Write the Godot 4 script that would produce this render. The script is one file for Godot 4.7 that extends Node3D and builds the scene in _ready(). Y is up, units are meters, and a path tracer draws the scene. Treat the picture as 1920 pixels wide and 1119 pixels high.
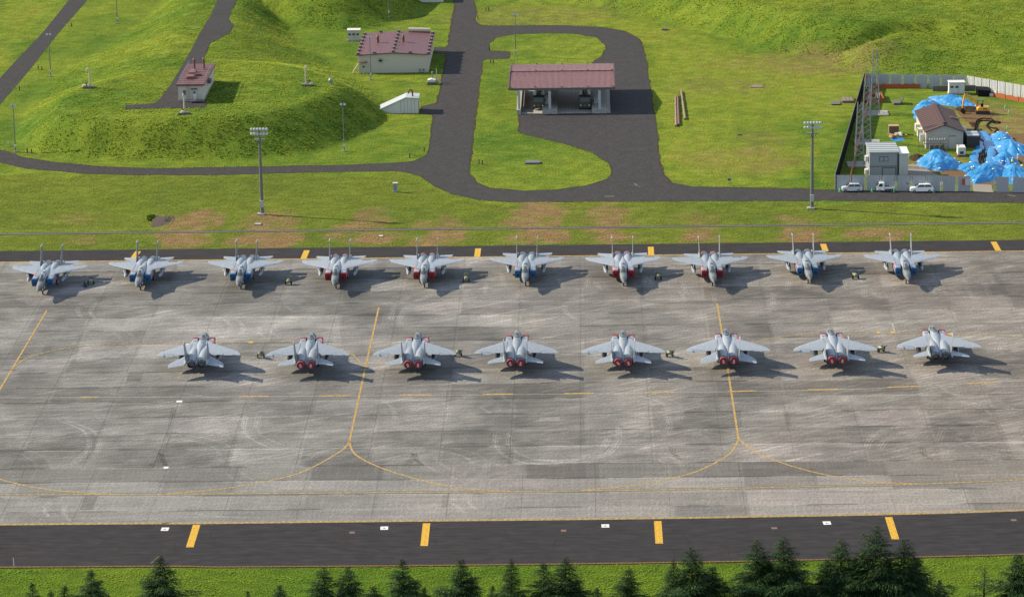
extends Node3D
# An air base apron seen from the air: two rows of parked jets, grass mounds, a fuel canopy and a fenced building site.

const AP := 0.06          # top of the concrete slabs
var M := {}               # materials
var taken := {}
var tone := {}

func _ready():
	set_camera_and_light()
	make_materials()
	build_terrain()
	build_apron()
	build_roads()
	build_drain()
	build_structures()
	build_jets()
	build_carts()
	build_grass_things()
	build_site()
	build_trees()

func set_camera_and_light():
	var cam := Camera3D.new()
	cam.name = "camera"
	cam.position = Vector3(11.892, 147.000, 500.050)
	cam.rotation_order = EULER_ORDER_YXZ
	cam.rotation_degrees = Vector3(-15.1, 1.34, -0.96)
	cam.fov = 10.15
	cam.near = 1.0
	cam.far = 6000.0
	add_child(cam)
	cam.current = true
	var env := Environment.new()
	env.background_mode = Environment.BG_SKY
	var sm := ProceduralSkyMaterial.new()
	sm.sky_top_color = Color(0.45, 0.505, 0.575)
	sm.sky_horizon_color = Color(0.76, 0.785, 0.81)
	sm.sky_curve = 0.14
	sm.ground_bottom_color = Color(0.2, 0.22, 0.14)
	sm.ground_horizon_color = Color(0.55, 0.6, 0.62)
	sm.sun_angle_max = 12.0
	var sky := Sky.new()
	sky.sky_material = sm
	env.sky = sky
	env.background_energy_multiplier = 1.35
	env.tonemap_mode = Environment.TONE_MAPPER_LINEAR
	env.tonemap_exposure = 1.95
	env.sdfgi_enabled = true
	env.ssao_enabled = true
	env.ssil_enabled = true
	var we := WorldEnvironment.new()
	we.name = "world_environment"
	we.environment = env
	add_child(we)
	var sun := DirectionalLight3D.new()
	sun.name = "sun"
	sun.light_energy = 1.42
	sun.light_color = Color(1.0, 0.935, 0.815)
	sun.light_angular_distance = 0.6
	sun.shadow_enabled = true
	sun.look_at_from_position(Vector3.ZERO, Vector3(25.9, -16.7, 8.2))
	add_child(sun)

# ------------------------------------------------------------------ helpers

func poly(a: Array) -> PackedVector2Array:
	var out := PackedVector2Array()
	for i in range(0, a.size(), 2):
		out.append(Vector2(a[i], a[i + 1]))
	return out

class Geo:
	var v := PackedVector3Array()
	func tri(a: Vector3, b: Vector3, c: Vector3):
		v.append(a); v.append(b); v.append(c)
	func quad(a: Vector3, b: Vector3, c: Vector3, d: Vector3):
		tri(a, b, c); tri(a, c, d)
	func box(c: Vector3, s: Vector3, b := Basis.IDENTITY) -> Geo:
		var h := s * 0.5
		var p := []
		for i in 8:
			p.append(c + b * Vector3(h.x if i & 1 else -h.x, h.y if i & 2 else -h.y, h.z if i & 4 else -h.z))
		for f in [[0, 4, 6, 2], [1, 3, 7, 5], [0, 1, 5, 4], [2, 6, 7, 3], [0, 2, 3, 1], [4, 5, 7, 6]]:
			quad(p[f[0]], p[f[1]], p[f[2]], p[f[3]])
		return self
	# a bar of square section between two points
	func bar(a: Vector3, b: Vector3, w: float, w2 := -1.0) -> Geo:
		tube([a, b], [w * 0.6, (w if w2 < 0 else w2) * 0.6], 4, true)
		return self
	func tube(pts: Array, radii: Array, n := 8, caps := true, squash := 1.0) -> Geo:
		var rings := []
		for i in pts.size():
			var d: Vector3
			if i == 0: d = pts[1] - pts[0]
			elif i == pts.size() - 1: d = pts[i] - pts[i - 1]
			else: d = pts[i + 1] - pts[i - 1]
			d = d.normalized()
			var up := Vector3.UP if absf(d.y) < 0.95 else Vector3.RIGHT
			var sx := d.cross(up).normalized()
			var sy := sx.cross(d).normalized()
			var ring := []
			for k in n:
				var t := TAU * (k + 0.5) / n
				ring.append(pts[i] + (sx * cos(t) + sy * sin(t) * squash) * radii[i])
			rings.append(ring)
		loft(rings, caps)
		return self
	func loft(rings: Array, caps := true) -> Geo:
		var n: int = rings[0].size()
		for i in rings.size() - 1:
			for k in n:
				var j := (k + 1) % n
				quad(rings[i][k], rings[i][j], rings[i + 1][j], rings[i + 1][k])
		if caps:
			for e in [[rings[0], true], [rings[-1], false]]:
				var r: Array = e[0]
				var c := Vector3.ZERO
				for q in r: c += q
				c /= r.size()
				for k in n:
					var j := (k + 1) % n
					if e[1]: tri(c, r[j], r[k])
					else: tri(c, r[k], r[j])
		return self
	# an outline in x, y pulled along z
	func prism(o: PackedVector2Array, z0: float, z1: float, xf := Transform3D.IDENTITY) -> Geo:
		var idx := Geometry2D.triangulate_polygon(o)
		var cw := Geometry2D.is_polygon_clockwise(o)
		for i in range(0, idx.size(), 3):
			var a := o[idx[i]]; var b := o[idx[i + 1]]; var c := o[idx[i + 2]]
			if (b - a).cross(c - a) < 0.0:
				var t := b; b = c; c = t
			tri(xf * Vector3(a.x, a.y, z1), xf * Vector3(b.x, b.y, z1), xf * Vector3(c.x, c.y, z1))
			tri(xf * Vector3(a.x, a.y, z0), xf * Vector3(c.x, c.y, z0), xf * Vector3(b.x, b.y, z0))
		for i in o.size():
			var a := o[i]; var b := o[(i + 1) % o.size()]
			if cw:
				var t := a; a = b; b = t
			quad(xf * Vector3(a.x, a.y, z0), xf * Vector3(b.x, b.y, z0), xf * Vector3(b.x, b.y, z1), xf * Vector3(a.x, a.y, z1))
		return self
	func add(g, xf := Transform3D.IDENTITY) -> Geo:
		for q in g.v: v.append(xf * q)
		return self
	# smooth: crease angle in degrees, 0 for flat faces
	func mesh(smooth := 0.0, uv_scale := Vector2.ZERO) -> ArrayMesh:
		var vol := 0.0
		for i in range(0, v.size(), 3):
			vol += v[i].cross(v[i + 1]).dot(v[i + 2])
		if vol > 0.0:
			for i in range(0, v.size(), 3):
				var t := v[i + 1]; v[i + 1] = v[i + 2]; v[i + 2] = t
		var a := []
		a.resize(Mesh.ARRAY_MAX)
		a[Mesh.ARRAY_VERTEX] = v
		var fn := PackedVector3Array()
		for i in range(0, v.size(), 3):
			fn.append((v[i + 2] - v[i]).cross(v[i + 1] - v[i]))
		var nr := PackedVector3Array()
		nr.resize(v.size())
		if smooth > 0.0:
			var at := {}
			for i in v.size():
				var k := Vector3i((v[i] * 2000.0).round())
				if not at.has(k): at[k] = []
				at[k].append(i / 3)
			var lim := cos(deg_to_rad(smooth))
			for i in v.size():
				var own := fn[i / 3].normalized()
				var s := Vector3.ZERO
				for f in at[Vector3i((v[i] * 2000.0).round())]:
					if fn[f].normalized().dot(own) > lim: s += fn[f]
				nr[i] = s.normalized() if s.length() > 1e-12 else Vector3.UP
		else:
			for i in v.size():
				nr[i] = fn[i / 3].normalized()
		a[Mesh.ARRAY_NORMAL] = nr
		var m := ArrayMesh.new()
		m.add_surface_from_arrays(Mesh.PRIMITIVE_TRIANGLES, a)
		return m

func numbered(n: String) -> String:
	if not taken.has(n):
		taken[n] = 0
		return n
	taken[n] += 1
	return "%s_%03d" % [n, taken[n]]

func part(called: String, m: Mesh, mt: Material, parent: Node3D, xf := Transform3D.IDENTITY) -> MeshInstance3D:
	var o := MeshInstance3D.new()
	o.name = called
	o.mesh = m
	o.material_override = mt
	o.transform = xf
	parent.add_child(o, true)
	return o

func tag(o: Node3D, label: String, category: String, group := "", kind := ""):
	if label: o.set_meta("label", label)
	if category: o.set_meta("category", category)
	if group: o.set_meta("group", group)
	if kind: o.set_meta("kind", kind)
	return o

func thing(called: String, label: String, category: String, at := Vector3.ZERO, turn := 0.0, group := "") -> Node3D:
	var o := Node3D.new()
	o.name = numbered(called)
	add_child(o)
	o.position = at
	o.rotation.y = turn
	tag(o, label, category, group)
	return o

func single(called: String, m: Mesh, mt: Material, label: String, category: String, at := Vector3.ZERO, turn := 0.0, group := "") -> MeshInstance3D:
	var o := MeshInstance3D.new()
	o.name = numbered(called)
	o.mesh = m
	o.material_override = mt
	add_child(o)
	o.position = at
	o.rotation.y = turn
	tag(o, label, category, group)
	return o

func structure(called: String, m: Mesh, mt: Material) -> MeshInstance3D:
	var o := MeshInstance3D.new()
	o.name = numbered(called)
	o.mesh = m
	o.material_override = mt
	add_child(o)
	o.set_meta("kind", "structure")
	return o

func copy(src: Node3D, at: Vector3, turn: float, label := "") -> Node3D:
	var o: Node3D = src.duplicate()
	o.name = numbered(String(src.name).rstrip("0123456789").rstrip("_"))
	add_child(o)
	o.position = at
	o.rotation.y = turn
	if label: o.set_meta("label", label)
	return o

func ordinal(i: int) -> String:
	return ["first", "second", "third", "fourth", "fifth", "sixth", "seventh", "eighth", "ninth", "tenth", "eleventh", "twelfth", "thirteenth", "fourteenth", "fifteenth", "sixteenth", "seventeenth", "eighteenth", "nineteenth", "twentieth"][i]

# ------------------------------------------------------------------ materials

func noise_image(w: int, h: int, freq: float, octaves: int, sd: int, kind := FastNoiseLite.TYPE_SIMPLEX_SMOOTH) -> Image:
	var n := FastNoiseLite.new()
	n.noise_type = kind
	n.seed = sd
	n.frequency = freq
	n.fractal_octaves = octaves
	n.fractal_gain = 0.6
	return n.get_seamless_image(w, h)

# grey noise squeezed to lo..1
func grain(size: int, freq: float, octaves: int, sd: int, lo: float, tint := Color(1, 1, 1)) -> ImageTexture:
	var src := noise_image(size, size, freq, octaves, sd)
	src.convert(Image.FORMAT_L8)
	var d := src.get_data()
	var out := PackedByteArray()
	out.resize(d.size() * 3)
	for i in d.size():
		var t := lo + (1.0 - lo) * d[i] / 255.0
		out[i * 3] = int(255.0 * lerpf(t, 1.0, 1.0 - tint.r))
		out[i * 3 + 1] = int(255.0 * lerpf(t, 1.0, 1.0 - tint.g))
		out[i * 3 + 2] = int(255.0 * lerpf(t, 1.0, 1.0 - tint.b))
	return ImageTexture.create_from_image(Image.create_from_data(size, size, false, Image.FORMAT_RGB8, out))

func lin(r: float, g: float, b: float) -> Color:
	return Color(r, g, b).linear_to_srgb()

func mat(n: String, c: Color, rough := 0.8, metal := 0.0, tex: Texture2D = null, size := 2.0, bump: Texture2D = null, bump_cm := 0.0) -> StandardMaterial3D:
	var m := StandardMaterial3D.new()
	m.resource_name = n
	m.albedo_color = c
	m.roughness = rough
	m.metallic = metal
	if tex or bump:
		m.uv1_triplanar = true
		m.uv1_world_triplanar = true
		m.uv1_scale = Vector3.ONE / size
	if tex: m.albedo_texture = tex
	if bump:
		m.heightmap_enabled = true
		m.heightmap_texture = bump
		m.heightmap_scale = bump_cm
	M[n] = m
	return m

func make_materials():
	var fine := grain(256, 0.06, 4, 3, 0.72)
	var blot := grain(256, 0.02, 5, 8, 0.66)
	var coarse := grain(256, 0.03, 5, 12, 0.55)
	tone = {"fine": fine, "blot": blot, "coarse": coarse}
	var soft := grain(256, 0.03, 4, 14, 0.9)
	mat("asphalt", lin(0.070, 0.067, 0.072), 0.85, 0.0, soft, 31.0)
	mat("shoulder", lin(0.053, 0.050, 0.056), 0.85, 0.0, soft, 25.0)
	mat("wheel_track", lin(0.094, 0.086, 0.089), 0.85, 0.0, coarse, 7.0)
	mat("worn_white", lin(0.17, 0.165, 0.16), 0.9)
	mat("seam", lin(0.03, 0.028, 0.03), 0.9)
	mat("kerb_grey", lin(0.20, 0.19, 0.17), 0.9, 0.0, blot, 2.0)
	mat("dusty_edge", lin(0.085, 0.07, 0.048), 0.95, 0.0, coarse, 4.0)
	mat("shoulder_pale", lin(0.105, 0.10, 0.105), 0.9)
	for k in ["asphalt", "shoulder"]:
		var m: StandardMaterial3D = M[k]
		m.detail_enabled = true
		m.detail_albedo = grain(256, 0.05, 5, 21, 0.76)
		m.detail_blend_mode = BaseMaterial3D.BLEND_MODE_MUL
		m.detail_uv_layer = BaseMaterial3D.DETAIL_UV_2
		m.uv2_triplanar = true
		m.uv2_world_triplanar = true
		m.uv2_scale = Vector3(1.0 / 12.0, 1.0 / 12.0, 1.0 / 13.0) if k == "asphalt" else Vector3(1.0 / 70.0, 0.1, 1.0 / 9.0)
	mat("sealant", lin(0.13, 0.126, 0.12), 0.9)
	mat("concrete", lin(0.42, 0.41, 0.385), 0.85, 0.0, blot, 3.0)
	mat("concrete_dark", lin(0.15, 0.15, 0.14), 0.9, 0.0, blot, 2.0)
	mat("yellow_paint", lin(0.68, 0.40, 0.015), 0.7, 0.0, blot, 2.5)
	mat("pale_yellow_paint", lin(0.56, 0.37, 0.10), 0.75, 0.0, coarse, 4.0)
	mat("worn_yellow_paint", lin(0.43, 0.31, 0.12), 0.8, 0.0, coarse, 5.0)
	mat("white_paint", lin(0.78, 0.78, 0.77), 0.6, 0.0, fine, 2.0)
	mat("pink_paint", lin(0.24, 0.14, 0.115), 0.8, 0.0, coarse, 1.0)
	mat("black_paint", lin(0.03, 0.03, 0.03), 0.7)
	var skin := grain(256, 0.025, 5, 31, 0.8)
	for k in 4: mat(["jet_grey", "jet_grey_b", "jet_grey_c", "jet_grey_d"][k], lin([0.27, 0.245, 0.285, 0.255][k], [0.315, 0.287, 0.33, 0.305][k], [0.385, 0.35, 0.40, 0.38][k]), 0.48, 0.0, skin, [3.5, 4.1, 3.1, 4.7][k])
	mat("jet_dark_grey", lin(0.20, 0.225, 0.25), 0.5, 0.0, grain(256, 0.025, 5, 32, 0.86), 3.0)
	mat("radome", lin(0.085, 0.098, 0.11), 0.5)
	mat("nose_grey", lin(0.155, 0.178, 0.20), 0.48, 0.0, grain(256, 0.025, 5, 33, 0.86), 3.0)
	mat("bare_metal", lin(0.42, 0.40, 0.38), 0.4, 0.75, blot, 1.2)
	mat("burnt_metal", lin(0.04, 0.038, 0.036), 0.45, 0.6)
	mat("black", lin(0.012, 0.012, 0.013), 0.7)
	mat("tyre", lin(0.018, 0.018, 0.018), 0.85)
	mat("gear_white", lin(0.65, 0.66, 0.66), 0.5)
	mat("cover_red", lin(0.22, 0.014, 0.028), 0.6, 0.0, soft, 0.8)
	mat("cover_blue", lin(0.012, 0.10, 0.26), 0.6, 0.0, soft, 0.8)
	mat("tag_red", lin(0.62, 0.04, 0.03), 0.6)
	var g := mat("canopy_glass", lin(0.10, 0.12, 0.14), 0.06)
	g.transparency = BaseMaterial3D.TRANSPARENCY_ALPHA
	g.albedo_color.a = 0.42
	mat("window_glass", lin(0.03, 0.045, 0.055), 0.08)
	mat("olive", lin(0.045, 0.07, 0.03), 0.6, 0.0, fine, 0.6)
	mat("pale_olive", lin(0.26, 0.31, 0.17), 0.5, 0.0, fine, 0.6)
	mat("maroon_roof", lin(0.16, 0.062, 0.075), 0.55, 0.0, blot, 4.0)
	mat("pink_roof", lin(0.31, 0.155, 0.165), 0.6, 0.0, blot, 5.0)
	mat("brown_roof", lin(0.105, 0.046, 0.04), 0.65, 0.0, coarse, 2.5)
	mat("cream_wall", lin(0.53, 0.50, 0.43), 0.8, 0.0, soft, 3.0)
	mat("white_wall", lin(0.58, 0.585, 0.56), 0.7, 0.0, soft, 2.0)
	mat("grey_wall", lin(0.25, 0.275, 0.31), 0.6, 0.0, soft, 3.0)
	mat("siding", lin(0.47, 0.445, 0.40), 0.7, 0.0, soft, 3.0)
	mat("pale_metal", lin(0.42, 0.46, 0.48), 0.45, 0.2, soft, 2.0)
	mat("galvanised", lin(0.34, 0.37, 0.38), 0.5, 0.4, fine, 1.0)
	mat("fence_panel", lin(0.40, 0.44, 0.48), 0.45, 0.25, soft, 2.0)
	mat("white_panel", lin(0.66, 0.68, 0.70), 0.45, 0.1, soft, 2.0)
	mat("dark_panel", lin(0.022, 0.022, 0.025), 0.9, 0.0, blot, 2.0)
	mat("mast", lin(0.20, 0.215, 0.21), 0.55, 0.4, fine, 1.0)
	mat("lamp_glass", lin(0.55, 0.62, 0.70), 0.15, 0.2)
	mat("cream_pipe", lin(0.66, 0.57, 0.44), 0.55, 0.0, fine, 1.0)
	mat("rust_pipe", lin(0.22, 0.095, 0.075), 0.7, 0.0, blot, 1.0)
	mat("wood", lin(0.33, 0.25, 0.17), 0.8, 0.0, coarse, 1.5)
	mat("brown_post", lin(0.12, 0.075, 0.04), 0.85, 0.0, fine, 0.6)
	mat("tarp", lin(0.025, 0.27, 0.64), 0.4, 0.0, fine, 2.0)
	mat("sandbag", lin(0.72, 0.70, 0.66), 0.9)
	mat("orange_net", lin(0.62, 0.15, 0.05), 0.8, 0.0, coarse, 0.7)
	mat("orange_rail", lin(0.42, 0.085, 0.03), 0.6)
	mat("machine_yellow", lin(0.66, 0.30, 0.01), 0.4)
	mat("soil", lin(0.085, 0.055, 0.036), 0.95, 0.0, coarse, 1.6, coarse, 10.0)
	mat("dry_soil", lin(0.24, 0.155, 0.085), 0.95, 0.0, coarse, 3.0, coarse, 5.0)
	mat("gravel", lin(0.36, 0.32, 0.27), 0.95, 0.0, coarse, 2.0)
	mat("car_white", lin(0.78, 0.79, 0.80), 0.25)
	mat("car_silver", lin(0.62, 0.64, 0.67), 0.28, 0.25)
	for k in ["car_white", "car_silver", "machine_yellow"]:
		M[k].clearcoat_enabled = true
		M[k].clearcoat = 0.6
	mat("cone_green", lin(0.01, 0.42, 0.14), 0.5)
	mat("cardboard", lin(0.50, 0.30, 0.17), 0.85, 0.0, fine, 1.0)
	mat("skin", lin(0.45, 0.28, 0.2), 0.6)
	mat("cloth_white", lin(0.62, 0.62, 0.60), 0.9)
	mat("cloth_navy", lin(0.03, 0.04, 0.07), 0.9)
	mat("vest_yellow", lin(0.66, 0.62, 0.04), 0.8)
	mat("vest_orange", lin(0.72, 0.22, 0.04), 0.8)
	mat("helmet", lin(0.72, 0.72, 0.70), 0.35)
	mat("flag_pink", lin(0.70, 0.38, 0.33), 0.9)
	mat("sign_red", lin(0.42, 0.05, 0.03), 0.6)
	mat("needles", lin(0.016, 0.040, 0.020), 0.75)
	for k in ["needles", "dark_panel", "black", "tyre", "asphalt", "shoulder", "seam", "soil", "dry_soil", "wheel_track", "dusty_edge"]: M[k].metallic_specular = 0.15
	M.needles.vertex_color_use_as_albedo = true
	M.needles.albedo_color = Color(1, 1, 1)
	M.needles.backlight_enabled = true
	M.needles.backlight = Color(0.05, 0.07, 0.03)
	mat("bark", lin(0.05, 0.04, 0.03), 0.95, 0.0, coarse, 0.8)
	mat("weed", lin(0.085, 0.055, 0.05), 0.95, 0.0, coarse, 1.6, coarse, 14.0)

# ------------------------------------------------------------------ terrain

var xs := PackedFloat32Array()
var zs := PackedFloat32Array()
var hs := PackedFloat32Array()
var mounds := []
const TX0 := -184.0
const TZ0 := -424.0
const TSTEP := 1.6

func dist_to(o: PackedVector2Array, p: Vector2) -> float:
	var best := 1e9
	var a := o[o.size() - 1]
	for b in o:
		var ab := b - a
		var t := clampf((p - a).dot(ab) / maxf(ab.length_squared(), 1e-6), 0.0, 1.0)
		var d := (a + ab * t).distance_squared_to(p)
		if d < best: best = d
		a = b
	return sqrt(best)

func box_of(o: PackedVector2Array) -> Rect2:
	var r := Rect2(o[0], Vector2.ZERO)
	for q in o: r = r.expand(q)
	return r

func mound_height(p: Vector2) -> float:
	var h := 0.0
	for m in mounds:
		if not (m.box as Rect2).has_point(p): continue
		if not Geometry2D.is_point_in_polygon(p, m.base): continue
		var t := 1.0
		if not Geometry2D.is_point_in_polygon(p, m.crest):
			var db := dist_to(m.base, p)
			t = db / (db + dist_to(m.crest, p) + 1e-4)
			t = lerpf(t, t * t * (3.0 - 2.0 * t), 0.4)
		var y: float = m.h * t
		h = maxf(h, y) if m.h > 0.0 else h + y
	return h

# height of the ground as it is meshed
func ground(x: float, z: float) -> float:
	var fx := (x - TX0) / TSTEP
	var fz := (z - TZ0) / TSTEP
	var nx := 213
	var nz := 341
	if fx < 0 or fz < 0 or fx >= nx - 1 or fz >= nz - 1: return 0.0
	var i := int(fx); var j := int(fz)
	fx -= i; fz -= j
	var a := hs[j * nx + i]; var b := hs[j * nx + i + 1]; var c := hs[(j + 1) * nx + i]; var d := hs[(j + 1) * nx + i + 1]
	return lerpf(lerpf(a, b, fx), lerpf(c, d, fx), fz)

func on_ground(p: Vector3, lift := 0.0) -> Vector3:
	return Vector3(p.x, ground(p.x, p.z) + lift, p.z)

func build_terrain():
	mounds = [
		{"h": 6.5, "base": poly([-100.28, -162.31, -91.92, -156.96, -81.79, -153.53, -70.98, -152.48, -57.15, -152.72, -45.66, -155.49, -38.8, -164.47, -33.58, -176.34, -30.75, -186.62, -29.51, -196.76, -30.6, -208.45, -33.92, -220.06, -38.61, -233.32, -43.26, -245.79, -47.82, -258.67, -53.95, -274.05, -58.5, -291.31, -60.89, -320.13, -64.79, -367.3, -95.07, -369.6, -94.93, -322.53, -98.25, -287.1, -104.71, -261.03, -108.35, -236.39, -108.12, -199.08, -105, -170.04]),
			"crest": poly([-94.87, -168.24, -87.16, -163.65, -76.14, -161.99, -63.34, -163.32, -55.05, -167, -48.07, -174.5, -42.7, -183.36, -40.31, -192.07, -42, -200.09, -50.1, -213.4, -60.07, -221.21, -68.56, -224.17, -70.22, -237.92, -68.55, -257.21, -70.27, -284.75, -72.33, -321.96, -83.41, -322.79, -82.05, -292.75, -80.96, -244.99, -81.42, -214.17, -89.19, -202.98, -95.6, -192.04, -97.5, -178.46])},
		{"h": 8.5, "base": poly([-75.77, -330.18, -69.9, -310.5, -59.61, -296.96, -46.31, -290.49, -36.46, -296.79, -29.93, -316.46, -27.05, -364.44, -43.54, -542.57, -90.53, -547.04, -84.1, -385.59]),
			"crest": poly([-63.26, -312.73, -52.4, -307.33, -41.03, -312.59, -36.58, -339.23, -47.26, -440.49, -74.54, -442.95])},
		{"h": 6.5, "base": poly([-15.7, -380.28, -1.02, -335.47, 12.36, -319.38, 25.26, -305.32, 35.22, -292.59, 43.64, -280.32, 52.55, -259.26, 60.62, -251.72, 68.85, -248.68, 85.1, -255.23, 114.31, -247.03, 138, -245.51, 170.34, -400.43, 76.25, -497.5, -10.56, -473.51]),
			"crest": poly([23.09, -330.42, 38.36, -309.86, 52.72, -286.68, 64.09, -268.33, 75.67, -259.37, 92.71, -259.54, 131.54, -243.69, 153.89, -344.52, 71.49, -423.34])},
		{"h": 4.5, "base": poly([64.05, -248.98, 68.71, -238.77, 73.92, -229.98, 84.44, -223.41, 96.75, -219.15, 109.61, -203, 126.14, -172.62, 142.86, -239.01, 117.52, -271.35, 94.34, -274.23, 79.97, -265.91, 70.72, -257.44]),
			"crest": poly([76.91, -245.08, 84.89, -253.6, 92.62, -258.34, 103.16, -254.99, 114.79, -242.57, 128.83, -211.1, 128.41, -223.06, 115.65, -248.94, 103.78, -260.24, 93.17, -263.64, 85.26, -257.52])},
		{"h": -0.7, "base": poly([-109.42, -140.31, -96.28, -136.88, -84.85, -129.95, -74.59, -122.33, -68.56, -114.65, -65.35, -97.76, -75.98, -95, -101.58, -95.77]),
			"crest": poly([-108.12, -132.92, -90.69, -127.55, -76.97, -117.21, -70.3, -108.35, -68.56, -98.31, -102.16, -99.06])},
	]
	for m in mounds: m.box = box_of(m.base)
	var un := FastNoiseLite.new()
	un.seed = 5
	un.frequency = 0.022
	un.fractal_octaves = 3
	var nx := 213
	var nz := 341
	hs.resize(nx * nz)
	for j in nz:
		var z := TZ0 + j * TSTEP
		for i in nx:
			var x := TX0 + i * TSTEP
			var h := mound_height(Vector2(x, z))
			if h > 0.02: h += un.get_noise_2d(x, z) * 0.5 * minf(1.0, h)
			hs[j * nx + i] = h
	var v := PackedVector3Array()
	var nr := PackedVector3Array()
	var col := PackedColorArray()
	prepare_turf()
	var ix := PackedInt32Array()
	var gx := [-4000.0, -1500.0, -600.0, -300.0]
	for i in nx: gx.append(TX0 + i * TSTEP)
	gx.append_array([260.0, 600.0, 1500.0, 4000.0])
	var gz := [-5000.0, -2000.0, -900.0, -520.0]
	for j in nz: gz.append(TZ0 + j * TSTEP)
	gz.append_array([220.0, 500.0, 1500.0, 4000.0])
	for z in gz:
		for x in gx:
			v.append(Vector3(x, ground(x, z), z))
			var e := 1.6
			nr.append(Vector3(ground(x - e, z) - ground(x + e, z), 2.0 * e, ground(x, z - e) - ground(x, z + e)).normalized())
			col.append(turf_colour(x, z))
	var w := gx.size()
	for j in gz.size() - 1:
		for i in w - 1:
			var a := j * w + i
			ix.append_array(PackedInt32Array([a, a + 1, a + w, a + 1, a + w + 1, a + w]))
	var arr := []
	arr.resize(Mesh.ARRAY_MAX)
	arr[Mesh.ARRAY_VERTEX] = v
	arr[Mesh.ARRAY_NORMAL] = nr
	arr[Mesh.ARRAY_COLOR] = col
	arr[Mesh.ARRAY_INDEX] = ix
	var m := ArrayMesh.new()
	m.add_surface_from_arrays(Mesh.PRIMITIVE_TRIANGLES, arr)
	structure("grass_ground", m, grass_material())
	turf_cols = col
	turf_w = gx.size()

# where grass is left long, mown short or scorched by jet exhaust: real differences of the sward, outlines traced and frayed
var meadow_zones := []
var verge_zones := []
var strip_zones := []
var track_zones := []
var dry_spots := []
var turf_noise: FastNoiseLite
var turf_fray: FastNoiseLite

func prepare_turf():
	meadow_zones = [
		poly([26.29, -278.78, 37.47, -283.46, 51.23, -257.41, 66.84, -237.67, 72.61, -228.27, 69.51, -197.05, 58.13, -146.67, 48.45, -124.2, 31.25, -125.95, 26.98, -138.9, 26.73, -173.01, 26.23, -216.45]), poly([-15.01, -309.57, -0.96, -330.87, 12.35, -317.9, 27.73, -299.43, 35.08, -287.74, 25.39, -277.49, 16.14, -295.99, -13.46, -300.86]),
		poly([-136.92, -296.61, -133.38, -372.5, -123.42, -371.74, -122.38, -302.66, -123.37, -219.61]),
	]
	strip_zones = [poly([-109.58, -141.25, -23.46, -138.71, -16.57, -123, -8.18, -113.88, 95.81, -107.15, 92.04, -78.66, -98.78, -79.86])]
	track_zones = [poly([43.75, -175.66, 56.06, -180.17, 67.6, -184.25, 67.23, -179.54, 55.73, -175, 44.57, -169.99]), poly([43.84, -165.99, 46.53, -165.84, 58.49, -122.81, 55.46, -122.96]), poly([61.3, -208.66, 63.01, -208.56, 60.51, -188.91, 58.85, -189])]
	verge_zones = [poly([-86.43, 85.99, 95.46, 80.38, 85.43, 134.47, -76.83, 131])]
	dry_spots = [
		[Vector2(-61.1, -97.56), 5.1, 12.6, 0.75], [Vector2(-60.86, -86.73), 4.7, 5.4, 0.8], [Vector2(-46.33, -96.87), 4.7, 11.7, 0.7], [Vector2(-46.23, -86.07), 5.5, 5.4, 0.9], [Vector2(-28.3, -98.08), 3.9, 10.8, 0.6], [Vector2(-28.44, -87.63), 5.5, 4.5, 0.9],
		[Vector2(-14.89, -95.82), 3.5, 7.2, 0.6], [Vector2(-15.12, -87.02), 4.7, 5.4, 0.95], [Vector2(2.79, -101.55), 5.1, 15.3, 0.9], [Vector2(3.35, -86.18), 5.1, 5.4, 1.0], [Vector2(15.92, -98.46), 4.3, 13.5, 0.75], [Vector2(16.58, -86.37), 4.7, 5.9, 1.0],
		[Vector2(32.52, -87.22), 3.9, 5.4, 0.9], [Vector2(33.31, -98.47), 4.7, 5.4, 0.35], [Vector2(50.1, -86.42), 4.3, 5.4, 1.0], [Vector2(50.23, -96.04), 3.9, 4.5, 0.55], [Vector2(64.52, -87.34), 4.7, 5.0, 0.95], [Vector2(-78.94, -88.34), 3.1, 3.6, 0.35],
		[Vector2(-83.76, -108.15), 6.2, 4.5, 0.3], [Vector2(67.2, -242.56), 14.0, 12.0, 0.3], [Vector2(94.43, -179.58), 10.0, 24.0, 0.4], [Vector2(41.24, -221.35), 12.0, 10.0, 0.2], [Vector2(54.17, -244.62), 14.0, 14.0, 0.22],
		[Vector2(96.45, -169.16), 9.0, 20.0, 0.5], [Vector2(-0.67, -308.57), 22.0, 14.0, 0.22], [Vector2(80.56, -140.79), 14.0, 8.0, 0.4], [Vector2(74.36, -141.11), 6.0, 8.0, 0.5], [Vector2(47.13, -156.9), 5.0, 20.0, 0.2], [Vector2(42.43, -147.5), 12.0, 12.0, 0.22],
	]
	for set in [meadow_zones, verge_zones, strip_zones, track_zones]:
		for i in set.size(): set[i] = [box_of(set[i]).grow(3.0), set[i]]
	turf_noise = FastNoiseLite.new()
	turf_noise.seed = 41
	turf_noise.frequency = 0.02
	turf_noise.fractal_octaves = 5
	turf_noise.fractal_gain = 0.62
	turf_fray = FastNoiseLite.new()
	turf_fray.seed = 9
	turf_fray.frequency = 0.09
	turf_fray.fractal_octaves = 3

var turf_cols: PackedColorArray
var turf_w := 0

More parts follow.
